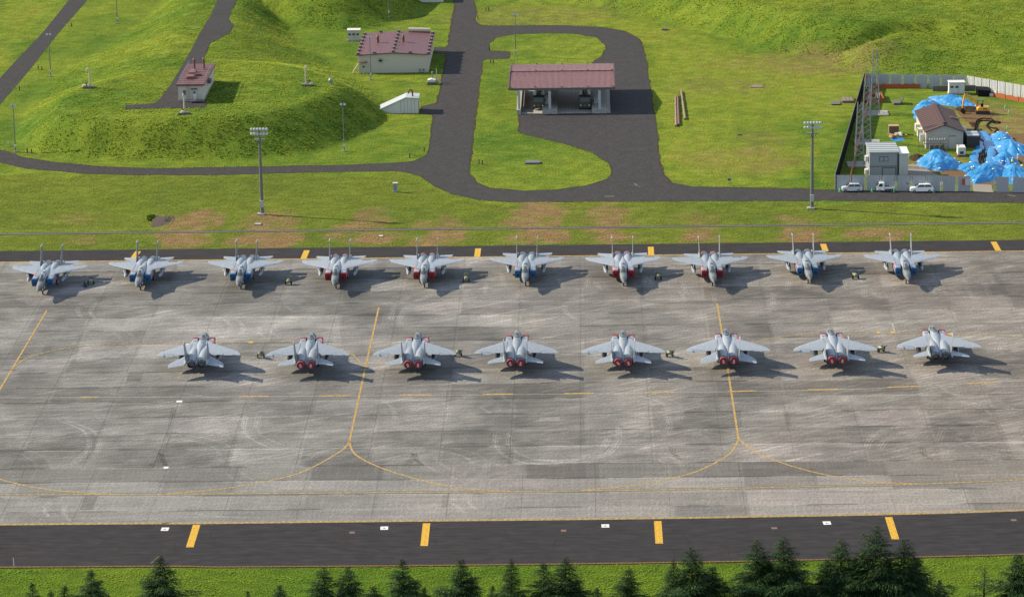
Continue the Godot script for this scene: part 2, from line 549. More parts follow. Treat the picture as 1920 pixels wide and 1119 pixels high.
# rough clumps standing out of the turf, one mass nobody could count
func build_tufts(outer: PackedVector2Array, island: PackedVector2Array):
	var rng := RandomNumberGenerator.new()
	rng.seed = 57
	var v := PackedVector3Array()
	var nr := PackedVector3Array()
	for k in 6:
		var t := TAU * k / 6.0 + rng.randf_range(-0.3, 0.3)
		var o := Vector3(cos(t), 0, sin(t))
		var s := Vector3(-o.z, 0, o.x) * 0.10
		var b := o * 0.07
		var tip := o * rng.randf_range(0.16, 0.28) + Vector3(0, rng.randf_range(0.16, 0.26), 0)
		v.append(b - s); v.append(tip); v.append(b + s)
		var n := (o * 0.35 + Vector3.UP).normalized()
		nr.append(n); nr.append(n); nr.append(n)
	var a := []
	a.resize(Mesh.ARRAY_MAX)
	a[Mesh.ARRAY_VERTEX] = v
	a[Mesh.ARRAY_NORMAL] = nr
	var wc := PackedColorArray()
	wc.resize(v.size())
	wc.fill(Color(1, 1, 1))
	a[Mesh.ARRAY_COLOR] = wc
	var mesh := ArrayMesh.new()
	mesh.add_surface_from_arrays(Mesh.PRIMITIVE_TRIANGLES, a)
	var gm := mat("grass_blades", Color(1, 1, 1), 0.9)
	gm.vertex_color_use_as_albedo = true
	gm.metallic_specular = 0.2
	gm.backlight_enabled = true
	gm.backlight = Color(0.3, 0.36, 0.1)
	mesh.surface_set_material(0, gm)
	var clump := FastNoiseLite.new()
	clump.seed = 90
	clump.frequency = 0.16
	clump.fractal_octaves = 3
	var ob := box_of(outer)
	var buf := PackedFloat32Array()
	var want := 430000
	buf.resize(want * 16)
	var n := 0
	for i in want:
		var z := rng.randf_range(-345.0, -81.2) if i < 400000 else rng.randf_range(88.5, 112.0)
		var far := (-80.0 - z) / 250.0
		var x := rng.randf_range(lerpf(-97.0, -143.0, far), lerpf(95.0, 126.0, far))
		if z < -92.6 and z > -94.2: continue
		var d := clump.get_noise_2d(x, z)
		if d < rng.randf_range(-0.5, 0.25): continue
		var p := Vector2(x, z)
		if ob.has_point(p) and Geometry2D.is_point_in_polygon(p, outer) and not Geometry2D.is_point_in_polygon(p, island): continue
		if x > 59.0 and z < -119.0 and z > -218.0: continue
		if bare_ground(p): continue
		var y := ground(x, z)
		var s := rng.randf_range(0.55, 1.1) * (0.9 if y > 0.3 else 0.72)
		var an := rng.randf() * TAU
		var c := cos(an) * s; var q := sin(an) * s
		var gi := clampi(int(round((z - TZ0) / TSTEP)) + 4, 0, 348) * turf_w + clampi(int(round((x - TX0) / TSTEP)) + 4, 0, turf_w - 1)
		var col := turf_cols[gi]
		var w := rng.randf_range(0.78, 1.15)
		var o := n * 16
		buf[o] = c; buf[o + 2] = q; buf[o + 3] = x
		buf[o + 5] = s * (0.85 if y > 0.3 else 0.55); buf[o + 7] = y
		buf[o + 8] = -q; buf[o + 10] = c; buf[o + 11] = z
		buf[o + 12] = col.r * w; buf[o + 13] = col.g * w; buf[o + 14] = col.b * w; buf[o + 15] = 1.0
		n += 1
	buf.resize(n * 16)
	var mm := MultiMesh.new()
	mm.transform_format = MultiMesh.TRANSFORM_3D
	mm.use_colors = true
	mm.mesh = mesh
	mm.instance_count = n
	mm.buffer = buf
	var o := MultiMeshInstance3D.new()
	o.name = "grass_tufts"
	o.multimesh = mm
	add_child(o)
	tag(o, "rough green grass clumps over the lawns and mounds", "grass", "", "stuff")

# the drive, the side road and the buildings keep clear of clumps
var clear_zones := []
func bare_ground(p: Vector2) -> bool:
	if clear_zones.is_empty():
		for z in [poly([-78.06, -318.53, -76.76, -299.65, -76.03, -278.12, -76.21, -251.15, -76.03, -222.83, -75.87, -196.46, -76.4, -182.08, -77.14, -177.27, -82.85, -176.26, -82.69, -172.53, -66.04, -173.42, -66.45, -178.26, -72.14, -222.58, -72.71, -244.44, -69.34, -255.28, -69.22, -263.94, -71.56, -273.65, -72.09, -299.31, -72.35, -318.11]), poly([-114.05, -375.2, -114.15, -339.06, -114.75, -295.11, -114.52, -252.77, -114.83, -210.56, -115.83, -176.74, -125.43, -186.64, -120.17, -201.42, -119.76, -240.12, -119.48, -260.69, -118.66, -295.37, -118.94, -339.4, -119.75, -375.63]), poly([-38.91, -239.99, -23.33, -239.63, -24.31, -289, -39.74, -287.29]), poly([-5.47, -243.43, 19.14, -244.35, 17.85, -189.2, -4.18, -190.45]), poly([-29.91, -195.7, -23.34, -195.32, -24.12, -202.49, -30.98, -202.89]), poly([-44.16, -277.41, -40.88, -277.19, -41.18, -281.93, -44.48, -282.15]), poly([-23.3, -225.26, -20.47, -225.09, -20.71, -231.02, -23.56, -231.2])]:
			clear_zones.append([box_of(z), z])
	return within(clear_zones, p)

func within(zones: Array, q: Vector2) -> bool:
	for z in zones:
		if (z[0] as Rect2).has_point(q) and Geometry2D.is_point_in_polygon(q, z[1]): return true
	return false

func turf_colour(x: float, z: float) -> Color:
	var p := Vector2(x, z)
	var q := p + Vector2(turf_fray.get_noise_2d(x, z), turf_fray.get_noise_2d(x + 300.0, z)) * 5.0
	var a := turf_noise.get_noise_2d(x, z)
	var b := turf_fray.get_noise_2d(x * 2.3, z * 1.2 + 700.0)
	# how fresh the sward is: noise and mowing only, the same on flat ground, slope and crest
	var fresh := 0.50 + a * 0.8 + b * 0.4
	if within(meadow_zones, q): fresh += -0.42 + 0.10 * sin(x * 1.4 + z * 0.12)
	if within(track_zones, q): fresh += 0.3
	var c := Color(0.285, 0.345, 0.042).lerp(Color(0.125, 0.225, 0.029), clampf(fresh, 0.0, 1.25))
	if fresh < 0.0: c = c.lerp(Color(0.32, 0.31, 0.055), minf(1.0, -fresh * 1.4))
	if within(strip_zones, q): c = c.lerp(Color(0.175, 0.205, 0.034), 0.6)
	if within(verge_zones, q): c = c.lerp(Color(0.095, 0.175, 0.014), 0.65)
	for d in dry_spots:
		var e: float = ((q - d[0]) / Vector2(d[1], d[2])).length()
		if e < 1.25:
			var u: float = clampf(d[3] * clampf((1.25 - e) * 1.9, 0.0, 1.0) * (1.1 + b * 1.3), 0.0, 1.0)
			c = c.lerp(Color(0.345, 0.225, 0.108), u)
	return c

func grass_material() -> StandardMaterial3D:
	var m := StandardMaterial3D.new()
	m.resource_name = "grass"
	m.vertex_color_use_as_albedo = true
	m.albedo_texture = tufts(1024, 0.085, 71, 0.58)
	m.uv1_triplanar = true
	m.uv1_world_triplanar = true
	m.uv1_scale = Vector3(1.0 / 31.0, 1.0 / 31.0, 1.0 / 47.0)
	m.heightmap_enabled = true
	m.heightmap_texture = m.albedo_texture
	m.heightmap_scale = 6.0
	m.roughness = 1.0
	m.metallic_specular = 0.15
	m.detail_enabled = true
	m.detail_albedo = tufts(512, 0.03, 52, 0.84)
	m.detail_blend_mode = BaseMaterial3D.BLEND_MODE_MUL
	m.detail_uv_layer = BaseMaterial3D.DETAIL_UV_2
	m.uv2_triplanar = true
	m.uv2_world_triplanar = true
	m.uv2_scale = Vector3(1.0 / 97.0, 1.0 / 50.0, 1.0 / 61.0)
	return m

# clumped blades: pale tips and darker thatch between
func tufts(size: int, freq: float, sd: int, lo: float) -> ImageTexture:
	var n := FastNoiseLite.new()
	n.noise_type = FastNoiseLite.TYPE_SIMPLEX
	n.seed = sd
	n.frequency = freq
	n.fractal_octaves = 6
	n.fractal_gain = 0.72
	var d := n.get_seamless_image(size, size).get_data()
	var out := PackedByteArray()
	out.resize(d.size() * 3)
	for i in d.size():
		var t := clampf((d[i] / 255.0 - 0.28) / 0.44, 0.0, 1.0)
		t = lo + (1.0 - lo) * t
		out[i * 3] = int(255.0 * t)
		out[i * 3 + 1] = int(255.0 * (t * 0.94 + 0.06))
		out[i * 3 + 2] = int(255.0 * (t * 0.9 + 0.1))
	return ImageTexture.create_from_image(Image.create_from_data(size, size, false, Image.FORMAT_RGB8, out))

# ------------------------------------------------------------------ apron

func tyre_marks(val: PackedFloat32Array, W: int, H: int):
	# light scuffs where aircraft and tugs swing round, and dark rubber
	var arcs := [
		[poly([-66.97, 22.92, -63.35, 27.04, -61.34, 32.33, -60.9, 38.73, -62.42, 44.17]), 0.10], [poly([-65.85, 22.96, -61.72, 27.35, -59.66, 33.16, -59.48, 40.03, -60.6, 46.2]), 0.09], [poly([-39.43, 21.15, -39.31, 26.5, -38.02, 31.79, -34.86, 36.51]), 0.09], [poly([-37.48, 20.67, -37.33, 26.57, -36.1, 31.33, -32.59, 35.82]), 0.09],
		[poly([-1.73, 31.66, -1.77, 36.8, -0.75, 41.13, 2.38, 45.19, 6.93, 46.56, 11.47, 44.98, 14.54, 41.11, 16.14, 34.82, 16.05, 28.33]), 0.11], [poly([0.21, 31.73, 0.15, 36.1, 1.15, 40.18, 3.87, 43.76, 7.68, 44.86, 10.71, 43.48, 13.4, 39.82, 14.6, 34]), 0.10],
		[poly([51.61, 39.77, 52.8, 34.72, 55.04, 31.18, 57.51, 29.69, 61.44, 29.29]), 0.11], [poly([53.47, 40.33, 54.59, 36.32, 57.22, 32.8, 59.68, 31.33]), 0.10], [poly([62.14, 37.58, 63.33, 31.97, 66.2, 28.4, 70.21, 27.48, 72.99, 30.2]), 0.08],
		[poly([-20.78, -31.8, -20.34, -40.12, -17.99, -46.86, -12.79, -51.88, -6.47, -53.38]), 0.10], [poly([-19.39, -30.44, -18.65, -38.36, -16.11, -45.06, -10.89, -49.7, -4.61, -51.54]), 0.10], [poly([9.91, -30.6, 8.14, -35.62, 8.12, -40.66, 10.35, -45.7, 13.5, -47.99]), 0.08], [poly([-72.33, -35.49, -73.58, -39.89, -73.36, -43.96, -71.31, -47.31]), 0.09], [poly([-70, -34.74, -71.33, -39.13, -71.09, -43.18, -68.94, -46.53]), 0.09],
		[poly([-48.2, -33.54, -46.91, -29.56, -46.76, -23.75, -48.54, -20.02]), 0.07], [poly([-45.92, -32.79, -44.65, -28.82, -44.53, -23.03, -45.79, -18.34]), 0.07], [poly([-29.56, 44.7, -26.87, 39.8, -24, 36.86, -19.45, 35.47]), 0.07], [poly([23.38, 23.25, 23.64, 28.57, 22.31, 35.02, 18.35, 41.23]), 0.08],
		[poly([-61.95, 67.25, -62.88, 64.97, -63.01, 62.69, -62.62, 60.4]), 0.07], [poly([-58.76, 69.13, -59.88, 66.41, -60.4, 63.91, -60.45, 61.62]), 0.07], [poly([-2.78, 21.03, -4.46, 17.97, -2.13, 14.75, 1.87, 13.77]), 0.08], [poly([46.41, 21.33, 51.69, 14.66, 59.93, 12.16]), 0.06],
		[poly([-16.99, 23.24, -17.68, 17.8, -19.52, 13.59]), 0.07], [poly([-9.4, 24.83, -9.21, 19.45, -10.2, 14.47]), 0.06], [poly([71.76, 27.53, 70.83, 22.16, 67.34, 17.96]), 0.06],
		[poly([-50.04, 39.07, -49.51, 41.6, -48.53, 45.34]), -0.16], [poly([-50.04, 39.07, -49.93, 42.58, -50.82, 45.27]), -0.14], [poly([-13.34, 40.23, -13.07, 42.73, -12.01, 45.73]), -0.12], [poly([-13.34, 40.23, -13.5, 43.22, -14.29, 45.66]), -0.12], [poly([23.75, 38.89, 23.84, 41.4, 24.74, 44.41]), -0.1],
		[poly([-50.73, 16.68, -50.18, 26.15, -49.88, 36.54, -49.98, 39.58]), -0.09], [poly([59.6, 40.02, 59.45, 43.02, 60.19, 45.51]), -0.1],
	]
	var rng := RandomNumberGenerator.new()
	rng.seed = 77
	for k in 150:      # short scuffs from sweeping and towing
		var p := Vector2(rng.randf_range(-90, 95), rng.randf_range(-70, 70))
		var an := rng.randf_range(-0.5, 0.9)
		var ln := rng.randf_range(3.0, 16.0)
		var d := Vector2(cos(an), -sin(an)) * ln
		var bend := Vector2(-d.y, d.x) * rng.randf_range(-0.2, 0.2)
		arcs.append([PackedVector2Array([p, p + d * 0.5 + bend, p + d]), rng.randf_range(-0.05, 0.07)])
	for k in 34:       # paired wheel arcs of tugs turning
		var p := Vector2(rng.randf_range(-90, 95), rng.randf_range(-62, 62))
		var r0 := rng.randf_range(5.0, 14.0)
		var a0 := rng.randf() * TAU
		var sweep := rng.randf_range(0.9, 2.6)
		var amt := rng.randf_range(0.035, 0.07)
		for off in [0.0, 2.1]:
			var pts := PackedVector2Array()
			for q in 7: pts.append(p + Vector2(cos(a0 + sweep * q / 6.0), sin(a0 + sweep * q / 6.0)) * (r0 + off))
			arcs.append([pts, amt])
	for k in 26:       # zigzag paint traces between the parking spots
		var p := Vector2(rng.randf_range(-10, 85), rng.randf_range(-62, -46))
		arcs.append([PackedVector2Array([p, p + Vector2(rng.randf_range(-0.8, 0.8), rng.randf_range(4, 9))]), 0.08])
	for a in arcs:
		var c := Curve2D.new()
		var pts: PackedVector2Array = a[0]
		for i in pts.size():
			var tg := (pts[mini(i + 1, pts.size() - 1)] - pts[maxi(i - 1, 0)]) / 6.0
			c.add_point(pts[i], -tg, tg)
		var ln := c.get_baked_length()
		for i in int(ln / 0.09):
			var p := c.sample_baked(i * 0.09)
			for w in [-0.3, 0.0, 0.06, 0.4]:
				var u := int((p.x + w + 100.0) * 8.0)
				var t := int((p.y + w + 73.0) * 6.2)
				if u >= 0 and u < W and t >= 0 and t < H:
					var amt: float = a[1] * (0.95 + 0.3 * sin(i * 0.21) + 0.25 * sin(i * 0.043))
					if absf(val[t * W + u]) < absf(amt): val[t * W + u] = amt

var slab_rows := [71.3, 65.0, 58.6, 52.4, 45.8, 37.3, 29.4, 21.4, 13.6, 5.5, -2.6, -10.7, -18.9, -27.0, -34.6, -42.5, -50.3, -58.0, -65.6, -72.6]

func concrete_image() -> Image:
	var W := 1600
	var H := 900
	var blot := noise_image(W, H, 0.006, 4, 61).get_data()
	var mid := noise_image(W, H, 0.025, 4, 62).get_data()
	var s := noise_image(200, H, 0.055, 4, 63)
	s.resize(W, H, Image.INTERPOLATE_CUBIC)
	var strk := s.get_data()
	var s2 := noise_image(100, H, 0.09, 3, 64)
	s2.resize(W, H, Image.INTERPOLATE_CUBIC)
	var lane := s2.get_data()
	var w1 := noise_image(512, 512, 0.05, 4, 65).get_data()
	var w2 := noise_image(512, 512, 0.05, 4, 66).get_data()
	var marks := PackedFloat32Array()
	marks.resize(W * H)
	tyre_marks(marks, W, H)
	# patches of newer or older concrete
	for e in [[poly([-71.29, -34.46, -29.64, -35.46, -27.72, -17.66, -30.81, -13.13, -57.3, -14.12, -69.29, -8.46]), 0.055], [poly([-58.34, 57.74, -56.4, 57.8, -56.29, 64.48, -58.13, 64.43]), -0.10], [poly([34.38, 21.2, 40.74, 20.87, 40.83, 28.62, 34.33, 28.93]), 0.07], [poly([-60.27, -2.76, -57.75, -2.67, -57.58, 2.61, -59.83, 2.53]), -0.07], [poly([-75.57, -18.53, -69.08, -18.91, -70.16, -12.14, -75.82, -12.35]), -0.06], [poly([41.25, -29.36, 58.69, -29.98, 59.8, -22.83, 41.21, -22.28]), 0.035], [poly([4.4, 23.15, 7.57, 23.26, 7.58, 25.4, 4.42, 25.29]), 0.08], [poly([2.62, 46.18, 11.47, 46.21, 11.45, 52.74, 2.72, 52.48]), -0.045], [poly([-28.93, -35.43, -21.88, -35.82, -21.91, -28.58, -28.43, -28.19]), -0.05], [poly([-7.7, -34.59, -0.65, -34.31, -0.52, -27.43, -7.49, -27.7]), 0.04], [poly([-51.98, -4.83, -45.24, -4.59, -46.24, 1.85, -52.07, 1.64]), 0.04], [poly([-8.6, 59.21, -7.57, 59.24, -7.51, 64.75, -8.53, 64.72]), -0.05]]:
		var o: PackedVector2Array = e[0]
		var bb := box_of(o)
		for j in range(maxi(0, int((bb.position.y + 73.0) * 6.2)), mini(H, int((bb.end.y + 73.0) * 6.2))):
			for i in range(maxi(0, int((bb.position.x + 100.0) * 8.0)), mini(W, int((bb.end.x + 100.0) * 8.0))):
				if Geometry2D.is_point_in_polygon(Vector2(-100.0 + i / 8.0, -73.0 + j / 6.2), o): marks[j * W + i] += e[1]
	var out := PackedByteArray()
	out.resize(W * H * 3)
	var rng := RandomNumberGenerator.new()
	rng.seed = 4
	var bay := []
	for r in 20:
		var row := []
		for c in 22: row.append(rng.randf_range(-0.042, 0.042))
		bay.append(row)
	var k := 0
	for j in H:
		var z := -73.0 + j / 6.2
		var r := 0
		while r < 18 and z < slab_rows[r + 1]: r += 1
		var edge := minf(absf(z - slab_rows[r]), absf(z - slab_rows[r + 1]))
		var new_row := 1.0 if r < 4 else 0.0
		var base := [0.575, 0.59, 0.575, 0.50, 0.545, 0.505, 0.525, 0.515, 0.48, 0.53, 0.54, 0.53, 0.525, 0.545, 0.50, 0.49, 0.53, 0.50, 0.55][r] as float
		var side_shift := int(j * 2.6)
		for i in W:
			var x := -100.0 + i / 8.0
			var c := clampi(int((x + 100.5 - (2.0 if r < 4 else 0.0)) / 10.15), 0, 21)
			var a := blot[k] / 255.0 - 0.5
			var b := mid[k] / 255.0 - 0.5
			var st := strk[j * W + (i + side_shift) % W] / 255.0 - 0.5
			var ln := lane[k] / 255.0 - 0.5
			var v: float = base + bay[r][c] + marks[k]
			var d1 := w1[(((i * 26 + j * 48) >> 4) & 511) * 512 + (((i * 3 - j * 2 + 90000) >> 5) & 511)] / 255.0 - 0.5
			var d2 := w2[(((i * 6 + j * 60) >> 4) & 511) * 512 + (((i * 6 - j + 90000) >> 6) & 511)] / 255.0 - 0.5
			if new_row > 0.0:
				var hair := w2[((i * 5 + (i >> 7) * 37) & 511) * 512 + ((j >> 3) + r * 40 & 511)]
				v += a * 0.06 + b * 0.05 + ln * 0.08 + (0.024 if hair > 168 else 0.0) + d2 * 0.06
			else:
				v += a * 0.22 + b * 0.09 + st * 0.08 + ln * 0.08 + maxf(0.0, d1 - 0.02) * 0.36 * (0.8 + a) + d2 * 0.11
			if edge < 0.35: v += 0.055 if ln + a > -0.06 else -0.07
			var warm := clampf((x + 30.0) / 110.0 + a * 0.8, 0.0, 1.0) * 0.022
			v = clampf(v - 0.078, 0.2, 0.8)
			out[k * 3] = int((v + 0.003 + warm * 0.8) * 255.0)
			out[k * 3 + 1] = int(v * 255.0)
			out[k * 3 + 2] = int((v - 0.003 - warm * 0.8) * 255.0)
			k += 1
	return Image.create_from_data(W, H, false, Image.FORMAT_RGB8, out)

# a flat strip along a path, its ends square
func stripe(pts: PackedVector2Array, w: float, y: float) -> ArrayMesh:
	var c := Curve2D.new()
	for i in pts.size():
		var tg := (pts[mini(i + 1, pts.size() - 1)] - pts[maxi(i - 1, 0)]) / 6.0
		c.add_point(pts[i], -tg if i > 0 else Vector2.ZERO, tg if i < pts.size() - 1 else Vector2.ZERO)
	var ln := c.get_baked_length()
	var n := maxi(1, int(ln / 2.0)) if pts.size() > 2 else 1
	var g := Geo.new()
	var prev := []
	for i in n + 1:
		var p := c.sample_baked(ln * i / n, true)
		var q := c.sample_baked(minf(ln, ln * i / n + 0.2), true) - c.sample_baked(maxf(0.0, ln * i / n - 0.2), true)
		var d := Vector2(-q.y, q.x).normalized() * w * 0.5
		var here := [Vector3(p.x + d.x, y, p.y + d.y), Vector3(p.x - d.x, y, p.y - d.y)]
		if i > 0: g.quad(prev[0], prev[1], here[1], here[0])
		prev = here
	return g.mesh()

func flat(o: PackedVector2Array, y: float) -> ArrayMesh:
	var g := Geo.new()
	var idx := Geometry2D.triangulate_polygon(o)
	for i in range(0, idx.size(), 3):
		g.tri(Vector3(o[idx[i]].x, y, o[idx[i]].y), Vector3(o[idx[i + 1]].x, y, o[idx[i + 1]].y), Vector3(o[idx[i + 2]].x, y, o[idx[i + 2]].y))
	# all one way up
	for i in range(0, g.v.size(), 3):
		if (g.v[i + 2] - g.v[i]).cross(g.v[i + 1] - g.v[i]).y < 0.0:
			var t := g.v[i + 1]; g.v[i + 1] = g.v[i + 2]; g.v[i + 2] = t
	var a := []
	a.resize(Mesh.ARRAY_MAX)
	a[Mesh.ARRAY_VERTEX] = g.v
	var nr := PackedVector3Array()
	nr.resize(g.v.size())
	nr.fill(Vector3.UP)
	a[Mesh.ARRAY_NORMAL] = nr
	var m := ArrayMesh.new()
	m.add_surface_from_arrays(Mesh.PRIMITIVE_TRIANGLES, a)
	return m

func build_apron():
	var apron := Node3D.new()
	apron.name = "apron"
	apron.set_meta("kind", "structure")
	add_child(apron)
	part("joint_sealant", flat(poly([-300, -72.6, 300, -72.6, 300, 71.3, -300, 71.3]), 0.02), M.sealant, apron)
	var tex := ImageTexture.create_from_image(concrete_image())
	var tones := []
	for k in 5:
		var m := StandardMaterial3D.new()
		m.resource_name = "slab_concrete"
		m.albedo_texture = tex
		var t: float = [0.955, 0.97, 0.985, 1.0, 0.965][k]
		m.albedo_color = Color(t, t * [1.0, 0.995, 1.0, 0.99, 1.0][k], t)
		m.roughness = 0.88
		m.uv1_triplanar = true
		m.uv1_world_triplanar = true
		m.uv1_scale = Vector3(8.0 / 1600.0, 0.01, 6.2 / 900.0)
		m.uv1_offset = Vector3(0.5, 0, 73.0 * 6.2 / 900.0)
		m.detail_enabled = true
		m.detail_albedo = tone.fine
		m.detail_blend_mode = BaseMaterial3D.BLEND_MODE_MUL
		m.detail_uv_layer = BaseMaterial3D.DETAIL_UV_2
		m.uv2_triplanar = true
		m.uv2_world_triplanar = true
		m.uv2_scale = Vector3(1.0 / 7.0, 1, 1.0 / 11.0)
		tones.append(m)
	var slots := []
	for r in 19:
		for c in range(-21, 22):
			var x0 := 0.5 + 10.15 * c + (2.0 if r < 4 else 0.0)
			var mid := Vector2(x0 + 5.07, (slab_rows[r] + slab_rows[r + 1]) * 0.5)
			slots.append([absf(mid.x - 1.5) - 0.19 * (71.0 - mid.y), mid, r])
	slots.sort_custom(func(a, b): return a[0] < b[0])
	var shared := {}
	var rest := Geo.new()
	var rng := RandomNumberGenerator.new()
	rng.seed = 15
	for i in slots.size():
		var r: int = slots[i][2]
		var dz: float = slab_rows[r] - slab_rows[r + 1] - 0.06
		var mid: Vector2 = slots[i][1]
		if i < 300:
			if not shared.has(r): shared[r] = Geo.new().box(Vector3.ZERO, Vector3(10.115, 0.2, dz)).mesh()
			part("concrete_slab", shared[r], tones[rng.randi() % 5], apron, Transform3D(Basis.IDENTITY, Vector3(mid.x, AP - 0.1, mid.y)))
		else:
			rest.box(Vector3(mid.x, AP - 0.1, mid.y), Vector3(10.115, 0.2, dz))
	part("outer_slabs", rest.mesh(), tones[2], apron).set_meta("kind", "stuff")
	var y := AP + 0.005
	for s in [poly([-73.14, 57.38, -47.79, 57.82, -22.56, 57.98, 2.58, 58.14, 24.72, 57.86, 40.97, 57.17, 55.74, 56.68, 66.92, 55.6, 75.15, 54.66])]:
		part("black_line_border", stripe(s, 1.0, y), M.concrete_dark, apron)
		part("taxi_line", stripe(s, 0.42, y + 0.004), M.worn_yellow_paint, apron)
	for s in [poly([-72.15, 49.97, -67.02, 53.72, -62.18, 55.99, -56.76, 57.37, -53, 57.71]), poly([-47.05, 57.75, -40.54, 56.16, -34.83, 53.49, -29.2, 49.1, -25.19, 41.86, -23.55, 37.89, -23.01, 34.34]), poly([-23.01, 34.34, -22.02, 39.95, -18.86, 45.52, -14.04, 50.77, -8.62, 54.99, -3.35, 57.26, 1.11, 58.1]),
			poly([10.7, 57.91, 15.88, 56.66, 21.11, 54.46, 26.43, 50.56, 30.4, 45.08, 32.49, 40.42, 33.48, 35.64]), poly([33.58, 35.13, 34.51, 38.22, 36.57, 42.8, 40.07, 47.58, 45.01, 52.08, 51.43, 55.37, 57.97, 56.51])]:
		part("taxi_line", stripe(s, 0.30, y + 0.008), M.pale_yellow_paint, apron)
	for s in [poly([-22.98, -39.55, -23.03, 0.05, -23.01, 34.34]), poly([33.43, -40.31, 33.5, 1.21, 33.52, 35.64]), poly([-78.62, -40.09, -78.76, -4.32, -78.87, 10.99])]:
		part("taxi_line", stripe(s, 0.30, y + 0.012), M.pale_yellow_paint, apron)
	for s in [poly([-78.86, -4.91, -77.34, -11.18, -74.48, -14.76, -70.59, -17.41, -65.6, -18.62, -57.01, -18.77, -42.43, -19.16, -34.67, -18.86, -29.32, -16.16, -25.6, -11.41, -23.08, -3.49]), poly([36.85, -13.67, 40.63, -17.88, 45.87, -19.88, 54.44, -20.18, 69.75, -19.6, 83.07, -17.2])]:
		part("lead_in_line", stripe(s, 0.30, y + 0.016), M.worn_yellow_paint, apron)
	for s in [poly([-25.83, -39.66, -21.57, -39.83]), poly([-79.7, -40.14, -77.72, -40.06]), poly([-79.46, -4.49, -78.13, -4.59]), poly([32.71, -40, 34.22, -40.11]), poly([-23.76, -3.66, -22.43, -3.76])]:
		part("stop_mark", stripe(s, 0.5, y + 0.020), M.pink_paint, apron)
	for s in [poly([-65.69, 10.74, -63, 10.7]), poly([-41.44, 11.16, -36.89, 11.12]), poly([-28.99, 11.31, -24.53, 11.27]), poly([-16.81, 11.31, -12.19, 11.25]), poly([-4.24, 11.33, 0.38, 11.29]), poly([8.07, 11.33, 12.61, 11.29]), poly([20.45, 11.26, 24.9, 11.22]), poly([32.99, 11.08, 37.44, 10.95]), poly([45.14, 10.65, 49.76, 10.39]), poly([57.33, 9.81, 62.07, 9.27]), poly([69.62, 8.26, 74.32, 7.57])]:
		part("painted_dash", stripe(s, 0.55, y + 0.004), M.pale_yellow_paint, apron)
	part("thin_white_line", stripe(poly([-81.24, 10.49, -37.12, 11.31, 3.46, 11.59, 35.82, 11.17, 52.02, 10.47, 65.11, 8.81, 81.61, 6.4]), 0.16, y), M.concrete, apron)
	for s in [poly([-50.7, 13.41, -49.81, 13.44]), poly([-48.76, 45.9, -48.08, 45.92]), poly([-52.81, -18.14, -52.12, -18.11])]:
		part("white_plate", stripe(s, 0.9, y + 0.004), M.white_paint, apron)
	for s in [poly([-42.77, -19.08, -42.08, -19.05]), poly([58.35, -20.98, 58.86, -20.96]), poly([60.57, -20.9, 61.16, -20.87]), poly([55.37, -13.81, 55.87, -13.79]), poly([69.65, -19.44, 70.41, -19.41]), poly([-48.59, -19.71, -47.99, -19.68]), poly([56.08, -6.11, 56.57, -6.1])]:
		part("yellow_spot", stripe(s, 1.0, y + 0.022), M.yellow_paint, apron)
	part("white_corner_mark", stripe(poly([60.33, -27.96, 61.2, -27.93, 61.25, -20.87]), 0.25, y + 0.004), M.concrete, apron)
	# asphalt shoulders with their yellow bars and plates
	var front := Node3D.new()
	front.name = "asphalt_shoulder"
	front.set_meta("kind", "structure")
	add_child(front)
	part("asphalt", flat(poly([-287.8, 70.31, -67.98, 70.43, -46.24, 70.66, -21.71, 70.51, 2.78, 70.42, 24.35, 70.26, 36.57, 69.94, 50.94, 69.57, 70.45, 68.34, 127.72, 62.53, 122.73, 82.82, 68.2, 85.94, 32.12, 87.66, -2.48, 88.19, -37.18, 88.1, -65.14, 87.47, -276.92, 87.44]), AP + 0.02), M.shoulder, front)
	part("edge_line", stripe(poly([-287.9, 70.16, -68.01, 70.27, -46.26, 70.51, -21.72, 70.35, 2.78, 70.27, 24.35, 70.1, 36.57, 69.78, 50.96, 69.41, 70.47, 68.19, 120.27, 63.46]), 0.75, AP + 0.026), M.worn_yellow_paint, front)
	part("dry_grass_edge", stripe(poly([-276.92, 87.44, -65.14, 87.47, -37.18, 88.1, -2.48, 88.19, 32.12, 87.66, 68.2, 85.94, 115.75, 83.05]), 0.5, AP + 0.03), M.dry_soil, front)
	for s in [poly([-88.56, 75.98, -67.06, 75.92, -21.3, 76.53, 24.17, 76.27, 69.78, 73.63]), poly([-87.78, 79.65, -45.09, 80.17, -2.7, 80.47, 32.49, 79.93, 69.28, 77.52]), poly([-87.05, 83.05, -44.71, 83.34, -2.61, 83.63, 32.35, 82.89, 68.9, 80.5])]:
		part("paving_seam", stripe(s, 0.2, AP + 0.024), M.seam, front)
	var crack_rng := RandomNumberGenerator.new()
	crack_rng.seed = 19
	for k in 18:
		var c0 := Vector2(crack_rng.randf_range(-72, 74), crack_rng.randf_range(73, 84))
		var pts := PackedVector2Array([c0])
		for q in 4: pts.append(pts[-1] + Vector2(crack_rng.randf_range(-0.5, 0.5), crack_rng.randf_range(0.5, 1.2)))
		part("filled_crack", stripe(pts, 0.13, AP + 0.025), M.shoulder_pale if k % 6 == 0 else M.seam, front)
	for s in [poly([-41.27, 71.18, -41.19, 80.27]), poly([-10.17, 71.39, -10.09, 80.58]), poly([20.98, 71.38, 20.98, 80.47]), poly([52.07, 70.6, 52.18, 79.62]), poly([-72.56, 70.74, -72.41, 80.07])]:
		part("yellow_bar", stripe(s, 1.0, AP + 0.03), M.yellow_paint, front)
